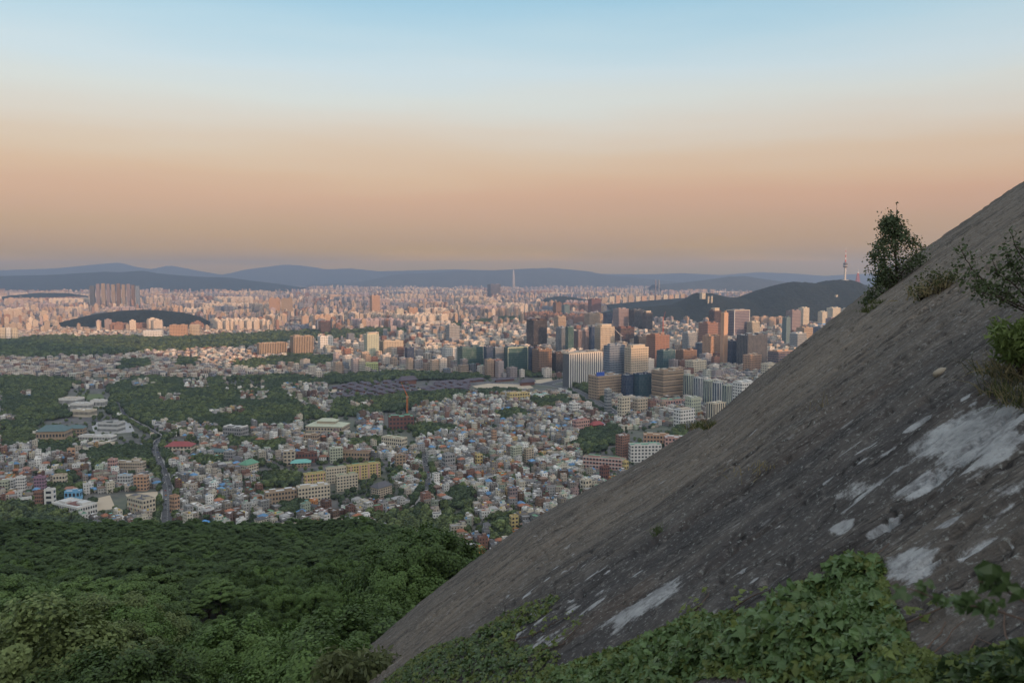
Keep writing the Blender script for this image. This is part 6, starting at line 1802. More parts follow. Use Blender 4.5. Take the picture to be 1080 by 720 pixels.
def build_landmarks():
    white = plain("tower_concrete", (0.45, 0.42, 0.38)); dark = plain("pod_glass", (0.13, 0.12, 0.13), 0.3); red = plain("mast_red", (0.48, 0.12, 0.09)); pink = plain("mast_white", (0.6, 0.56, 0.54))
    # broadcast tower on the wooded hill
    top = at_y(888, 261, 4600); foot = at_y(888, 296, 4600)
    H = top[2] - foot[2]; z0 = foot[2] - 6
    root = empty("broadcast_tower", (foot[0], foot[1] - 40, z0)); tag(root, "tall slender broadcast tower with dark pod and red-white mast on wooded hill", "tower")
    s = (H + 6) / 236.0
    part = lambda nm, pr, m: link(nm, mesh_from(nm, *lathe([(r * s * 1.05, z * s) for r, z in pr], 20), True), m, root)
    part("base_building", [(24, 0), (24, 12), (20, 13), (0, 13.2)], white)
    part("shaft", [(7.2, 12), (6.0, 60), (5.6, 98)], white)
    part("pod", [(5.6, 96), (12, 101), (15, 104), (15, 112), (12, 114), (12, 119), (14, 121), (14, 127), (9, 131), (6, 135), (0, 136)], dark)
    part("pod_rim", [(15.3, 107), (15.3, 109.5), (14.8, 109.5)], white)
    for k in range(6):
        z = 135 + k * 16.5; r = 4.6 - k * .62
        part("mast_section", [(r, z), (r * .92, z + 16.2)], red if k % 2 == 0 else pink)
    foot2 = at_y(904.5, 299, 4640); top2 = at_y(904.5, 283, 4640)
    r2 = empty("lattice_mast", (foot2[0], foot2[1], foot2[2] - 5)); tag(r2, "pinkish lattice mast right of the slender broadcast tower on the hill", "mast")
    h2 = top2[2] - foot2[2] + 5
    link("lattice", mesh_from("lattice", *lattice(h2 * .72, 22, 5, 6, .8)), red, r2)
    link("antenna", mesh_from("antenna", *tube(np.array([[0, 0, h2 * .7], [0, 0, h2]]), [1.6, .8])), pink, r2)
    link("platform", mesh_from("platform", *lathe([(7, h2 * .70), (7, h2 * .74), (0, h2 * .75)], 10)), pink, r2)
    for (px, py, w, h, lab) in [(886.5, 299.5, 26, 14, "small white cable-car station just below the tower's foot"), (882, 315, 14, 22, "small white building low on the wooded hill's slope"), (886, 303, 12, 9, "tiny white kiosk on the hill path below the tower"),
                                (741, 309.8, 26, 7, "low pale building on the hill's left shoulder"), (747, 317, 9, 26, "thin pale twin tower left one before the wooded hill"), (750.5, 317, 9, 26, "thin pale twin tower right one before the wooded hill")]:
        P = at_y(px, py, 4310 if py > 306 else 4520)
        r_ = empty("hill_building", (P[0], P[1], P[2] - 3), GRID_YAW); tag(r_, lab, "building")
        g = Geo(); boxes(g, 0, 0, -25, w, w * .7, h + 25, 0, K['cream'], None, FLATS, G_DARK, parapet=1, only='wall'); g.obj("wall", r_)
        g = Geo(); boxes(g, 0, 0, -25, w, w * .7, h + 25, 0, K['cream'], K['grey'], parapet=1, only='roof'); g.obj("roof", r_)
    # the far supertall and the pair of slim towers
    b = at_y(541.5, 309, 14200); t = at_y(541.5, 284, 14200)
    H = t[2]
    r3 = empty("supertall_tower", (b[0], 14200, 0)); tag(r3, "pale tapering supertall tower alone on the far skyline", "tower")
    link("shaft", mesh_from("shaft", *lathe([(30, 0), (29, H * .3), (25, H * .6), (18, H * .88), (13, H * .95)], 8)), plain("pale_glass", (0.26, 0.25, 0.25), 0.4), r3)
    link("lantern", mesh_from("lantern", *lathe([(12.5, H * .94), (7, H), (0, H)], 4)), plain("pale_steel", (0.3, 0.29, 0.28), 0.4), r3)
    for px, lab in ((691.5, "slim dark twin tower on the far skyline, left one of a couple"), (695, "slim pale twin tower on the far skyline, right one of a couple")):
        t = at_y(px, 295.5, 9000)
        r4 = empty("slim_tower", (t[0], 9000, 0), GRID_YAW); tag(r4, lab, "tower")
        g = Geo(); boxes(g, 0, 0, 0, 11, 11, t[2], 0, K['mauve'] if px < 693 else K['grey'], None, GRID, G_DARK); g.obj("wall", r4)
        g = Geo(); boxes(g, 0, 0, t[2] + .1, 6, 6, 8, 0, K['grey']); g.obj("rooftop_room", r4)
    # tower cranes
    def crane(px, yb, yt, tipx, tipy, mat, lab, w=2.4, z0=0.0):
        G = ground(px, yb); rt = ray(px, yt); zt = CAM_Z + rt[2] / rt[1] * G[1]
        root = empty("tower_crane", (G[0], G[1], z0)); tag(root, lab, "crane")
        h = zt - z0
        link("mast", mesh_from("mast", *lattice(h, w, w, max(4, int(h / 6)), .24)), mat, root)
        tip = at_y(tipx, tipy, G[1]) - np.array([G[0], G[1], z0])
        a = np.array([0, 0, h]); segs = []
        for k in range(8):
            p, q = a + (tip - a) * k / 8, a + (tip - a) * (k + 1) / 8
            o = np.array([0, 0, 2.2 * (1 - k / 9)])
            segs += [(p, q), (p + o, q + o * .9), (p + o, q), (p, p + o)]
        link("jib", mesh_from("jib", *bars(segs, .26)), mat, root)
        ca = a - (tip - a) * np.array([.3, .3, .1])
        link("counter_jib", mesh_from("counter_jib", *bars([(a, ca), (a + [0, 0, 5], ca), (a, a + [0, 0, 5]), (a + [0, 0, 5], a + (tip - a) * .6)], .24)), mat, root)
        g = Geo(); boxes(g, 0, 0, h - 2.5, 3.6, 3.6, 3.4, 0, K['orange']); g.obj("cab", root)
    orange = plain("crane_orange", (0.55, 0.16, 0.04)); whitec = plain("crane_white", (0.55, 0.53, 0.5)); redc = plain("crane_red", (0.45, 0.10, 0.06))
    crane(429.5, 437, 418, 423, 403, orange, "orange tower crane with raised jib beside the dark red-brick hall")
    crane(654.5, 378, 354, 648, 346.5, whitec, "pale tower crane above the blue-grey gridded tower", 3.5)
    crane(699, 372, 337, 702, 328.5, redc, "reddish tower crane behind the orange-brown block, upright jib", 3.5)

def build_cars():
    rs = np.random.default_rng(71)
    cols = [("white", (.75, .75, .74)), ("black", (.02, .02, .022)), ("silver", (.45, .46, .47)), ("grey", (.16, .165, .17)), ("blue", (.04, .10, .30)), ("red", (.40, .03, .03)), ("orange", (.6, .25, .04))]
    paint = [plain(n + "_car_paint", c, .3, .03) for n, c in cols]
    dark = plain("car_glass", (.02, .024, .03), .1); tyre = plain("tyre_rubber", (.02, .02, .02), .9)
    def meshes(L, W, H):
        h0 = .45
        P = np.array([(-L / 2, h0 * .7), (-L / 2, h0 + H * .32), (-L * .30, h0 + H * .36), (L * .22, h0 + H * .33), (L / 2 - .1, h0 + H * .25), (L / 2, h0 * .8), (L / 2 - .1, .3), (-L / 2 + .1, .3)])
        n = len(P)
        V = np.concatenate([np.c_[P[:, 0], np.full(n, s * W / 2), P[:, 1]] for s in (-1, 1)])
        i = np.arange(n); Fq = np.stack([i, (i + 1) % n, (i + 1) % n + n, i + n], 1)[:, ::-1]
        body = mesh_from("body", V, [Fq, np.array([[0, 1, 2, 7], [2, 3, 6, 7], [3, 4, 5, 6], [n + 7, n + 2, n + 1, n], [n + 7, n + 6, n + 3, n + 2], [n + 6, n + 5, n + 4, n + 3]])])
        a, b = h0 + H * .34, h0 + H * .72
        cab = np.array([(-L * .38, -.46, a), (L * .24, -.46, a), (L * .24, .46, a), (-L * .38, .46, a), (-L * .28, -.38, b), (L * .10, -.38, b), (L * .10, .38, b), (-L * .28, .38, b)]) * [1, W, 1]
        cabin = mesh_from("cabin", cab, np.array([[0, 1, 5, 4], [1, 2, 6, 5], [2, 3, 7, 6], [3, 0, 4, 7], [4, 5, 6, 7]]))
        wv, wf = lathe([(0, -.1), (.33, -.1), (.33, .1), (0, .1)], 10)
        wheel = mesh_from("wheel", wv[:, [0, 2, 1]], wf)
        return body, cabin, wheel
    shapes = {'car': (meshes(4.4, 1.8, 1.5), 4.4, 1.8), 'bus': (meshes(10.5, 2.5, 3.4), 10.5, 2.5)}
    items = []
    spots = []
    for ri, (q, N, wd) in enumerate(SUNNY['roads']):
        d = np.concatenate([[0], np.cumsum(np.hypot(*np.diff(q, axis=0).T))])
        lanes = [wd * .22] if wd < 15 else [wd * .12, wd * .37]
        for sg in (-1, 1):
            for ln in lanes:
                s = rs.uniform(5, 25)
                while s < d[-1] - 6:
                    x = np.array([np.interp(s, d, q[:, 0]), np.interp(s, d, q[:, 1])]); k = min(int(np.searchsorted(d, s)), len(N) - 1)
                    t = np.array([N[k, 1], -N[k, 0]]) * sg
                    p = x + N[k] * ln * sg
                    px, py, _ = to_px(np.array([p[0], p[1], 1.0]))
                    if in_view(float(px), float(py), 0) and px < 735: spots.append((p, math.atan2(t[1], t[0]), float(px), float(py), ri))
                    s += rs.uniform(14, 44) * (1.0 if wd < 15 else .9)
    spots.sort(key=lambda z: z[0][1])
    for p, a, px, py, ri in spots[:110]:
        kind = 'bus' if (ri in (1, 3) and rs.uniform() < .18) else 'car'
        (body, cabin, wheel), L, W = shapes[kind]
        ci = rs.choice(len(cols), p=[.34, .22, .16, .14, .05, .05, .04])
        root = empty("car" if kind == 'car' else "bus", (p[0], p[1], .17), a)
        b = body.copy(); b.materials.append(paint[ci])
        link("body", b, None, root); link("cabin", cabin, dark, root)
        for sx in (-1, 1):
            for sy in (-1, 1): link("wheel", wheel, tyre, root, (sx * L * .32, sy * (W / 2 - .08), .33))
        tag(root, None, kind, "traffic on the city roads")
        items.append((root, f"{cols[ci][0]} {kind} on the {['curving grey road', 'wide palace avenue', 'wooded garden road', 'far broad avenue', 'steep market street'][ri]}", px, py))
    write_labels(items, [("the red-roofed hall", 190, 472), ("the road's lower bend", 172, 500), ("the coloured-window school", 150, 538), ("the corner market block", 184, 533), ("the palace gate", 556, 406), ("the white-finned tower", 614, 400), ("the blue-signed office", 637, 420),
                         ("the terraced halls", 100, 430), ("the blue-green roofs", 90, 455), ("the market trees", 450, 530), ("the narrow pale tower", 641, 430), ("the stone tower", 670, 395), ("the banded tan tower", 704, 408), ("the road's top bend", 180, 458), ("the garden end", 250, 453)])

build_ground_marks(); build_towers(); build_low(); build_palace(); build_houses(); build_mid_and_far(); build_town_trees(); build_landmarks(); build_cars()
# ------------------------------------------------------------------ plants and loose things on the slab
def rock_normal_frame():
    return rock_n, rock_e1, rock_e2

IVY_LEAF = np.array([(0, -.42, 0), (.34, -.50, .03), (.52, -.10, -.05), (.24, .02, .05), (.0, .58, -.10), (-.24, .02, .05), (-.52, -.10, -.05), (-.34, -.50, .03), (0, -.05, .08)])
IVY_F = [np.array([[0, 1, 2, 3], [0, 3, 4, 8], [0, 8, 4, 5], [0, 5, 6, 7]])]
def ivy_leaves(P, N, size, rs, droop):
    """Three-lobed leaves at P, faces about N, tips along droop."""
    n = len(P)
    t = droop + rs.normal(0, .55, (n, 3)); t -= (t * N).sum(1)[:, None] * N; t = unit(t)
    b = np.cross(t, N)
    s = size[:, None, None]
    L = IVY_LEAF[None] * rs.uniform(.85, 1.15, (n, 9, 1))
    V = P[:, None] + s * (L[..., 0:1] * b[:, None] + L[..., 1:2] * t[:, None] + L[..., 2:3] * N[:, None] * rs.uniform(.6, 2.0, (n, 1, 1)))
    Fq = (np.array([[0, 1, 2, 3], [0, 3, 4, 8], [0, 8, 4, 5], [0, 5, 6, 7]])[None] + (np.arange(n) * 9)[:, None, None]).reshape(-1, 4)
    return V.reshape(-1, 3), Fq

def poly_samples(poly, n, rs):
    P = np.array(poly, float); lo, hi = P.min(0), P.max(0)
    out = []
    while len(out) < n:
        q = rs.uniform(lo, hi, (n, 2)); q = q[in_poly(q[:, 0], q[:, 1], poly)]
        out.extend(q.tolist())
    return np.array(out[:n])

def build_ivy():
    rs = np.random.default_rng(81)
    m_old = leaf_material("ivy_leaf", (0.066, 0.112, 0.046), 0.65, 0.36, .15); m_new = leaf_material("young_ivy_leaf", (0.125, 0.165, 0.050), 0.4, 0.45, .3)
    m_stem = plain("ivy_stem", (0.09, 0.06, 0.045), .9)
    down = -(np.array([0, 0, 1.0]) - rock_n * rock_n[2]); down = unit(down)
    def mat(name, poly, n, size, lift, label, young=.15, edge_young=True, group=None):
        q = poly_samples(poly, n * 3, rs)
        u, v, r = rock_uv(q[:, 0], q[:, 1])
        ok = r > 1.5
        wgt = r ** 3; wgt = wgt / np.percentile(wgt[ok], 97)
        keep = ok & (rs.uniform(size=len(q)) < np.clip(wgt, .12, 1))
        q, u, v, r = q[keep][:n], u[keep][:n], v[keep][:n], r[keep][:n]
        # thickness: thin towards the edge of the mat
        P = np.array(poly, float); d = np.full(len(q), 1e9)
        for a, b in zip(P, np.roll(P, -1, 0)):
            ab = b - a; t = np.clip(((q - a) @ ab) / (ab @ ab), 0, 1)
            d = np.minimum(d, np.hypot(*(q - a - t[:, None] * ab).T))
        thick = np.clip(d / 34, 0.12, 1)
        lump = np.clip(.65 + fbm(np.stack([u * 2.2, v * 2.2, u * 0], -1), 3) * 2.2, .08, 1.6)
        top = lift * thick * lump
        L = rs.uniform(0.1, 1, len(q)) * top + .015
        X = rock_point(u, v, L)
        view = unit(CAMP - X)
        N = unit(rock_n * .7 + view * .25 + np.array([0, 0, .35]) + rs.normal(0, .62, X.shape))
        yg = (rs.uniform(size=len(q)) < young + (.5 * (d < 9) if edge_young else 0)) & (L > top * .5)
        root = empty("ivy", rock_point(u.mean(), v.mean())); tag(root, label, "ivy", group)
        o0 = np.array(root.location)
        sz = size * rs.uniform(.42, 1.4, len(q)) * np.where(yg, .75, 1)
        for nm, sel, m_ in (("leaves", ~yg, m_old), ("young_leaves", yg, m_new)):
            if sel.sum() < 3: continue
            V, Fq = ivy_leaves(X[sel] - o0, N[sel], sz[sel], rs, np.broadcast_to(down * .8 + np.array([-.2, -.3, 0]), (sel.sum(), 3)))
            link(nm, mesh_from(nm, V, Fq), m_, root)
        parts = []
        k = rs.choice(np.nonzero(d > 5)[0], min(70, len(q) // 60), replace=False)
        for i in k:
            a = np.array([u[i], v[i]]); st = [a]; ang = rs.uniform(0, 6.28)
            for _ in range(5):
                ang += rs.normal(0, .5); a = a + np.array([math.cos(ang), math.sin(ang)]) * .09; st.append(a)
            st = np.array(st); parts.append(tube(rock_point(st[:, 0], st[:, 1], .012) - o0, np.linspace(.007, .003, 6), 4))
        link("stems", mesh_from("stems", *join_parts(parts)), m_stem, root)
    def runner(pts, label, size=.075, dens=26):
        pts = np.array(pts, float); t = np.linspace(0, len(pts) - 1, 60)
        px = np.interp(t, np.arange(len(pts)), pts[:, 0]); py = np.interp(t, np.arange(len(pts)), pts[:, 1])
        u, v, r = rock_uv(px, py); C = rock_point(u, v, .02)
        root = empty("ivy_runner", C[0]); tag(root, label, "ivy shoot", "ivy runners")
        o0 = np.array(root.location)
        link("stem", mesh_from("stem", *tube(C - o0, np.linspace(.008, .002, 60), 5)), m_stem, root)
        Ltot = np.hypot(*np.diff(C[:, :2], axis=0).T).sum()
        n = max(14, int(Ltot * dens))
        i = rs.uniform(0, 59, n)
        X = np.stack([np.interp(i, np.arange(60), C[:, k]) for k in range(3)], 1) + rs.normal(0, .03, (n, 3)) + rock_n * rs.uniform(.02, .08, (n, 1))
        N = unit(rock_n + unit(CAMP - X) * .3 + rs.normal(0, .4, (n, 3)))
        dr = unit(C[-1] - C[0])
        V, Fq = ivy_leaves(X - o0, N, size * rs.uniform(.5, 1.2, n) * (1.15 - .5 * i / 59), rs, np.broadcast_to(dr, (n, 3)))
        link("leaves", mesh_from("leaves", V, Fq), m_new, root)
    mat("ivy", [(545, 735), (585, 712), (620, 700), (660, 682), (690, 668), (730, 652), (765, 653), (792, 650), (806, 642), (835, 636), (860, 622), (882, 608), (904, 604), (935, 607), (947, 616), (944, 632), (952, 652), (962, 672), (968, 700), (975, 735)],
        11500, .082, .2, "thick dark green ivy mound with big three-lobed leaves at the slab's foot", .26)
    mat("ivy", [(405, 735), (432, 708), (462, 690), (500, 678), (540, 664), (575, 650), (597, 640), (600, 646), (584, 662), (560, 676), (548, 690), (575, 690), (600, 700), (580, 715), (545, 735)],
        5200, .078, .17, "lower yellowish ivy mat creeping up the slab beside the round shrub", .3)
    mat("ivy", [(975, 735), (985, 708), (1005, 700), (1030, 694), (1060, 684), (1095, 678), (1095, 740)], 1500, .085, .12, "loose large-leaved ivy in the photo's bottom right corner", .4)
    mat("ivy", [(940, 690), (965, 690), (1000, 700), (1008, 712), (985, 720), (955, 735), (940, 735)], 500, .065, .08, "small bright ivy tuft between the thick mound and the corner ivy", .7)
    runner([(545, 690), (570, 680), (598, 663), (618, 655)], "young ivy runner above the lower mat, pointing to the pale streak")
    runner([(575, 700), (600, 688), (618, 672), (620, 660)], "lone yellow-green ivy runner reaching over bare slab between both mats")
    runner([(725, 655), (742, 643), (750, 632), (752, 626)], "short ivy runner sticking up from the mound's left shoulder")
    runner([(948, 676), (970, 668), (990, 658), (1010, 648), (1020, 643)], "slanting ivy runner climbing from the mound towards the right bush", .065, 40)
    runner([(945, 700), (960, 712), (968, 728)], "ivy runner dropping from the bright tuft at the mound's right", .07, 40)
    runner([(780, 646), (800, 636), (822, 628)], "thin ivy runner lying on the mound's upper rim", .06, 30)
    # two sprigs that hang close to the camera
    for pts, Y, label, c in (([(1085, 655), (1040, 640), (1000, 636), (965, 622), (945, 618)], 2.0, "out-of-focus brownish green sprig close before the slab", m_old), ([(1090, 640), (1060, 622), (1042, 615), (1030, 612)], 1.9, "out-of-focus teal green leaf sprig at the photo's right edge", m_old)):
        pts = np.array(pts, float); C = at_y(pts[:, 0], pts[:, 1], np.full(len(pts), Y))
        root = empty("ivy_sprig", C[0]); tag(root, label, "ivy shoot")
        o0 = np.array(root.location)
        t = np.linspace(0, len(C) - 1, 24); C2 = np.stack([np.interp(t, np.arange(len(C)), C[:, k]) for k in range(3)], 1) - o0
        link("stem", mesh_from("stem", *tube(C2, np.linspace(.003, .001, 24), 5)), m_stem, root)
        n = 30 if 'brown' in label else 9
        i = rs.uniform(3, 23, n); X = np.stack([np.interp(i, np.arange(24), C2[:, k]) for k in range(3)], 1) + rs.normal(0, .015, (n, 3))
        N = unit(np.array([0, -1, .6]) + rs.normal(0, .5, (n, 3)))
        V, Fq = ivy_leaves(X, N, rs.uniform(.022, .05, n) * (1 if 'brown' in label else 1.5), rs, np.tile(unit(np.array([-.6, 0, -.5])), (n, 1)))
        link("leaves", mesh_from("leaves", V, Fq), c, root)

def twig_leaves(tips, rs, per, spread, size, aspect=1.6, up=.4):
    i = np.repeat(np.arange(len(tips)), per)
    C = tips[i] + rs.normal(0, 1, (len(i), 3)) * np.asarray(spread)
    N = unit(rs.normal(0, 1, (len(i), 3)) + np.array([0, -.3, up]))
    return leaf_quads(C, N, np.full(len(i), size), rs, aspect)

def build_edge_tree():
    """The young tree that stands just behind the slab's skyline."""
    rs = np.random.default_rng(91)
    u, v, r = rock_uv(944.0, 301.0)
    B = rock_point(np.array(u), np.array(v)) + rock_e2 * 1.2 - rock_n * .9
    Y = B[1]
    m_leaf = leaf_material("young_tree_leaves", (0.110, 0.150, 0.080), .5); bark = LM['bark']
    root = empty("young_tree", B); tag(root, "young leafy tree with a bare leader twig on the slab's skyline", "tree")
    ys = np.array([226, 240, 250, 262, 275, 290, 305, 320.]); xl = np.array([936, 931, 925, 921, 919, 917, 915, 914.]); xr = np.array([941, 952, 962, 974, 977, 968, 952, 935.])
    W = lambda px, py, dy=0.0: at_y(px, py, Y + dy) - B
    parts = []
    trunkP = np.array([W(946, 318), W(946, 300), W(945, 275), W(944, 250), W(945, 232), W(946, 215)])
    parts.append(tube(trunkP, [.05, .045, .035, .022, .012, .005], 6))
    parts.append(tube(np.array([W(946, 300), W(934, 280), W(930, 258), W(936, 238)]), [.035, .026, .016, .006], 5))
    parts.append(tube(np.array([W(946, 296), W(958, 278), W(968, 264)]), [.03, .02, .008], 5))
    parts.append(tube(np.array([W(940, 318), W(926, 305), W(919, 298)]), [.03, .02, .008], 5))
    tips = []
    for k in range(160):
        y = rs.uniform(229, 322); a, b = np.interp(y, ys, xl), np.interp(y, ys, xr)
        x = rs.uniform(a, b); hw = (b - a) / 2 / F * Y
        if y > 318 - (x - 915) * .74 + 4: continue
        if rs.uniform() < .1: continue
        dep = rs.uniform(-1, 1) * hw * .9 * math.sqrt(max(0.05, 1 - ((x - (a + b) / 2) / ((b - a) / 2)) ** 2))
        tip = W(x, y, dep)
        j = np.interp(y + 14, [215, 232, 250, 275, 300, 318], [5, 4, 3, 2, 1, 0]); i0 = int(min(4, j)); st = trunkP[i0] + (trunkP[min(5, i0 + 1)] - trunkP[i0]) * (j - i0)
        parts.append(tube(np.stack([st, (st + tip) / 2 + np.array([0, 0, -.05]), tip]), [.012, .008, .003], 4)); tips.append(tip)
    tips = np.array(tips)
    link("trunk", mesh_from("trunk", *join_parts(parts)), bark, root)
    V, Fq = twig_leaves(tips, rs, 52, (.13, .13, .11), .056)
    V2, F2 = twig_leaves(np.array([W(946, 214), W(945.5, 224)]), rs, 6, .025, .05)
    link("crown", mesh_from("crown", *join_parts([(V, Fq), (V2, F2)])), m_leaf, root)

def blades(base, n, rs, h, spread, lean=(0, 0, 0), wd=.008):
    """Grass blades: narrow bent strips from BASE (k,3)."""
    i = rs.integers(0, len(base), n); B = base[i] + rs.normal(0, 1, (n, 3)) * np.array([spread, spread, 0])
    d = unit(rs.normal(0, .5, (n, 3)) + np.array([0, 0, 1.0]) + np.array(lean)); H = h * rs.uniform(.5, 1.15, (n, 1))
    side = unit(np.cross(d, rs.normal(size=(n, 3)))) * wd
    M = B + d * H * .55; T = B + d * H + np.array([0, 0, -1]) * H * rs.uniform(.05, .4, (n, 1)) + unit(rs.normal(size=(n, 3)) * [1, 1, 0]) * H * .2
    V = np.stack([B - side, B + side, M + side * .7, M - side * .7, T + side * .1, T - side * .1], 1).reshape(-1, 3)
    k = (np.arange(n) * 6)[:, None, None]
    return V, (np.array([[0, 1, 2, 3], [3, 2, 4, 5]])[None] + k).reshape(-1, 4)

def build_slab_plants():
    rs = np.random.default_rng(95)
    green = leaf_material("shrub_leaves", (0.070, 0.098, 0.048), .5); dry = leaf_material("dry_grass", (0.22, 0.19, 0.11), .45); grass = leaf_material("slab_grass", (0.085, 0.105, 0.040), .5)
    juniper = leaf_material("feathery_green", (0.115, 0.165, 0.050), .45); grey = leaf_material("pale_underleaf", (0.26, 0.26, 0.24), .35); bark = plain("dark_twig", (0.055, 0.04, 0.03), .9)
    def tuft(name, spots, n, h, spread, label, m_, cat="grass tuft", wd=.008, more=None):
        base = np.array([rock_at(px, py) for px, py in spots]); o0 = base.mean(0)
        root = empty(name, o0); tag(root, label, cat)
        link("blades", mesh_from("blades", *blades(base - o0, n, rs, h, spread, (0, 0, 0), wd)), m_, root)
        if more: link("dry_blades", mesh_from("dry_blades", *blades(base - o0, n // 2, rs, h * .8, spread * 1.2, (0, 0, 0), wd)), more, root)
    tuft("grass_tuft", [(738, 456), (745, 454), (752, 455)], 260, .42, .2, "spiky grass tuft on the slab's skyline above the pale pink building", grass, wd=.014, more=dry)
    tuft("grass_tuft", [(800, 517), (810, 510), (818, 506), (826, 503)], 60, .16, .16, "faint straw-coloured grass in a crack below the slab's dark belt", dry, wd=.006)
    tuft("grass_tuft", [(874, 448), (880, 444)], 16, .30, .05, "few bare dry stalks standing on the open slab", dry, wd=.004)
    tuft("grass_tuft", [(701, 578), (705, 574)], 60, .16, .05, "small dark weed in the crack by the pale streak", green, wd=.006)
    tuft("grass_tuft", [(930, 322), (925, 326), (918, 331)], 320, .22, .16, "thin grass fringe at the foot of the young skyline tree", grass, wd=.01)
    # dry shrub beside the young tree
    base = np.array([rock_at(px, py) for px, py in ((972, 318), (980, 316), (990, 312), (998, 306))]); o0 = base.mean(0)
    root = empty("low_shrub", o0); tag(root, "low olive shrub with dry blades right of the young skyline tree", "shrub")
    tips = base.repeat(10, 0) - o0 + rs.normal(0, 1, (40, 3)) * np.array([.16, .16, .08]) + np.array([0, 0, .22])
    link("leaves", mesh_from("leaves", *twig_leaves(tips, rs, 24, (.08, .08, .07), .035)), grass, root)
    link("blades", mesh_from("blades", *blades(base - o0, 200, rs, .40, .16)), dry, root)
    link("twigs", mesh_from("twigs", *join_parts([tube(np.stack([(base - o0)[i % 4], tips[i]]), [.01, .003], 4) for i in range(40)])), bark, root)
    # bush whose dark sprays reach in from the right
    R0 = rock_at(1100, 345) + rock_n * .05; Y = R0[1]
    root = empty("bush", R0); tag(root, "sparse dark bush sending sprays in from the photo's right edge", "bush")
    W = lambda px, py, dy=0.0: at_y(px, py, Y + dy) - R0
    sprays = [[(1100, 330), (1088, 290), (1072, 262), (1058, 240)], [(1098, 330), (1080, 300), (1068, 285), (1060, 268)], [(1098, 335), (1060, 318), (1035, 312), (1016, 304)], [(1098, 335), (1050, 310), (1030, 285), (1024, 265)],
               [(1096, 330), (1072, 305), (1050, 292), (1045, 282)], [(1098, 338), (1066, 316), (1052, 306), (1040, 300)]]
    tw, tips = [], []
    for k, s in enumerate(sprays):
        s = np.array(s, float); dy = np.linspace(0, rs.uniform(-.5, .3), len(s))
        C = np.stack([W(a, b, q) for (a, b), q in zip(s, dy)]); t = np.linspace(0, len(C) - 1, 14)
        C = np.stack([np.interp(t, np.arange(len(C)), C[:, j]) for j in range(3)], 1) + np.cumsum(rs.normal(0, .01, (14, 3)), 0)
        tw.append(tube(C, np.linspace(.012, .003, 14), 5)); tips.append(C[3:])
        for q in range(5):
            a = C[rs.integers(4, 13)]; b = a + rs.normal(0, .10, 3); tw.append(tube(np.stack([a, b]), [.004, .002], 4)); tips.append((a + (b - a) * rs.uniform(.5, 1, (3, 1))))
    tips = np.concatenate(tips)
    link("twigs", mesh_from("twigs", *join_parts(tw)), bark, root)
    link("leaves", mesh_from("leaves", *twig_leaves(tips, rs, 9, (.04, .04, .04), .026, 1.8)), green, root)
    low = np.array([W(px, py) for px, py in ((1035, 312), (1050, 306), (1062, 300), (1070, 312), (1052, 318))])
    link("pale_leaves", mesh_from("pale_leaves", *twig_leaves(low, rs, 16, (.08, .08, .05), .024)), grey, root)
    # feathery green shrub with dead twigs below
    spots = [(1062, 418), (1072, 425), (1080, 432), (1055, 405), (1072, 408)]
    base = np.array([rock_at(*s) for s in spots]); o0 = base.mean(0)
    root = empty("feathery_shrub", o0); tag(root, "feathery bright green shrub above dead grass at the right edge", "shrub")
    Y = o0[1]
    W = lambda px, py, dy=0.0: at_y(px, py, Y + dy) - o0
    tips, tw = [], []
    for k in range(34):
        px = rs.uniform(1046, 1100); py = rs.uniform(338, 370) + max(0, (1050 - px)) * .6
        b = W(px, py, rs.uniform(-.35, .35)); a = W(1080 + rs.uniform(-6, 8), 395, 0)
        tw.append(tube(np.stack([a, (a + b) / 2 + [0, 0, .03], b]), [.006, .004, .002], 4)); tips.append(a + (b - a) * np.linspace(.55, 1.05, 6)[:, None])
    link("leaves", mesh_from("leaves", *twig_leaves(np.concatenate(tips), rs, 12, (.035, .035, .03), .022, 3.6)), juniper, root)
    link("twigs", mesh_from("twigs", *join_parts(tw)), bark, root)
    link("dry_blades", mesh_from("dry_blades", *blades(np.concatenate([base - o0, np.array([W(1060, 390), W(1078, 385), W(1070, 400)])]), 240, rs, .30, .10, (-.3, 0, -.1), .004)), dry, root)
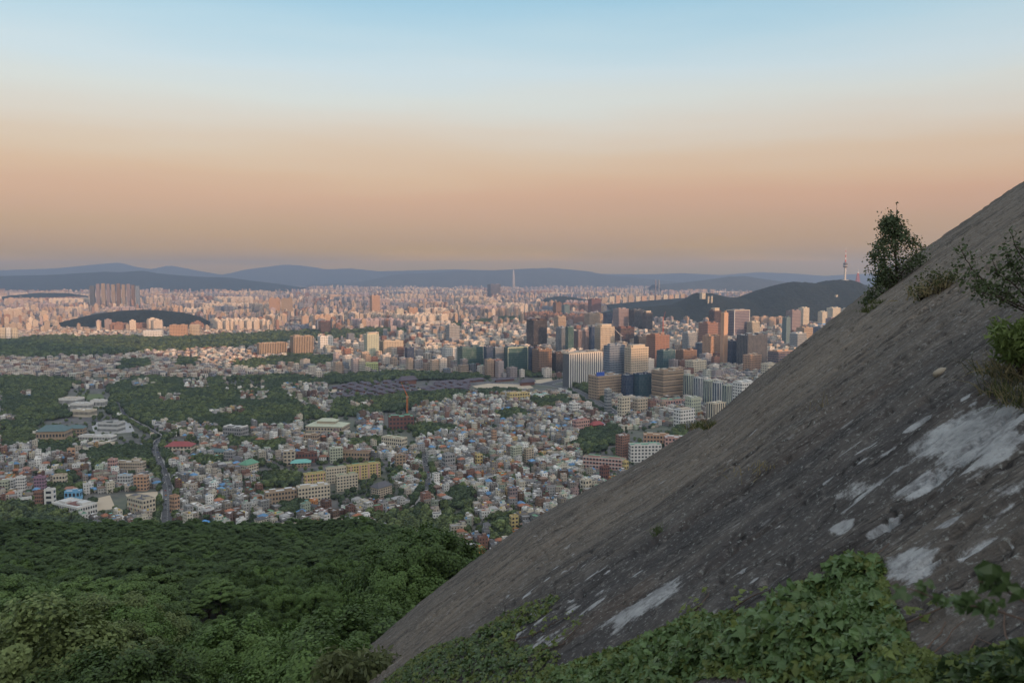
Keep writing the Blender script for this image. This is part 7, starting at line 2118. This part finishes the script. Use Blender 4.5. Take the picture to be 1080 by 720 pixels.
    link("blades", mesh_from("blades", *blades(base - o0, 260, rs, .3, .10, (-.2, 0, 0), .004)), grass, root)
    # round shrub at the slab's lower left
    base = np.array([rock_at(px, py) for px, py in ((375, 716), (392, 714), (405, 720), (420, 722))]); o0 = base.mean(0)
    root = empty("round_shrub", o0); tag(root, "pale narrow-leaved shrub at the slab's lower end before the forest", "shrub")
    Y = o0[1]
    W = lambda px, py, dy=0.0: at_y(px, py, Y + dy) - o0
    tips, tw = [], []
    for k in range(90):
        px = rs.uniform(345, 430); top = 692 + abs(px - 378) ** 1.5 * .045; py = rs.uniform(top, 735)
        b = W(px, py, rs.uniform(-1.2, .6)); a = W(385 + (px - 385) * .4, 740, 0)
        tw.append(tube(np.stack([a, b]), [.02, .006], 4)); tips.append(b)
    link("leaves", mesh_from("leaves", *twig_leaves(np.array(tips), rs, 60, (.16, .16, .14), .085, 2.6)), leaf_material("pale_shrub_leaves", (0.105, 0.130, 0.060), .5), root)
    link("twigs", mesh_from("twigs", *join_parts(tw)), bark, root)
    # loose flat stone
    C = rock_at(998, 401.5); 
    g = np.random.default_rng(3)
    a = np.linspace(0, 2 * math.pi, 14, endpoint=False); rr = 1 + g.uniform(-.18, .18, 14)
    ring = lambda s, z: np.stack([np.cos(a) * rr * .105 * s, np.sin(a) * rr * .05 * s, a * 0 + z], 1)
    V = np.concatenate([ring(.9, -.02), ring(1, .012), ring(.92, .035), ring(.45, .044)]); V = np.vstack([V, [0, 0, .045]])
    i = np.arange(14); nx = (i + 1) % 14
    Q = np.concatenate([np.stack([i + k, nx + k, nx + k + 14, i + k + 14], 1) for k in (0, 14, 28)]); Tt = np.stack([i + 42, nx + 42, np.full(14, 56)], 1)
    o = link("stone", mesh_from("stone", V, [Q, Tt], True), plain("loose_stone", (0.27, 0.235, 0.18), .9, .3, 9.0), None, C)
    o.rotation_euler = (0.12, -0.35, 0.35); tag(o, "small flat tan stone lying loose on the bare slab", "stone")

build_edge_tree(); build_slab_plants(); build_ivy()
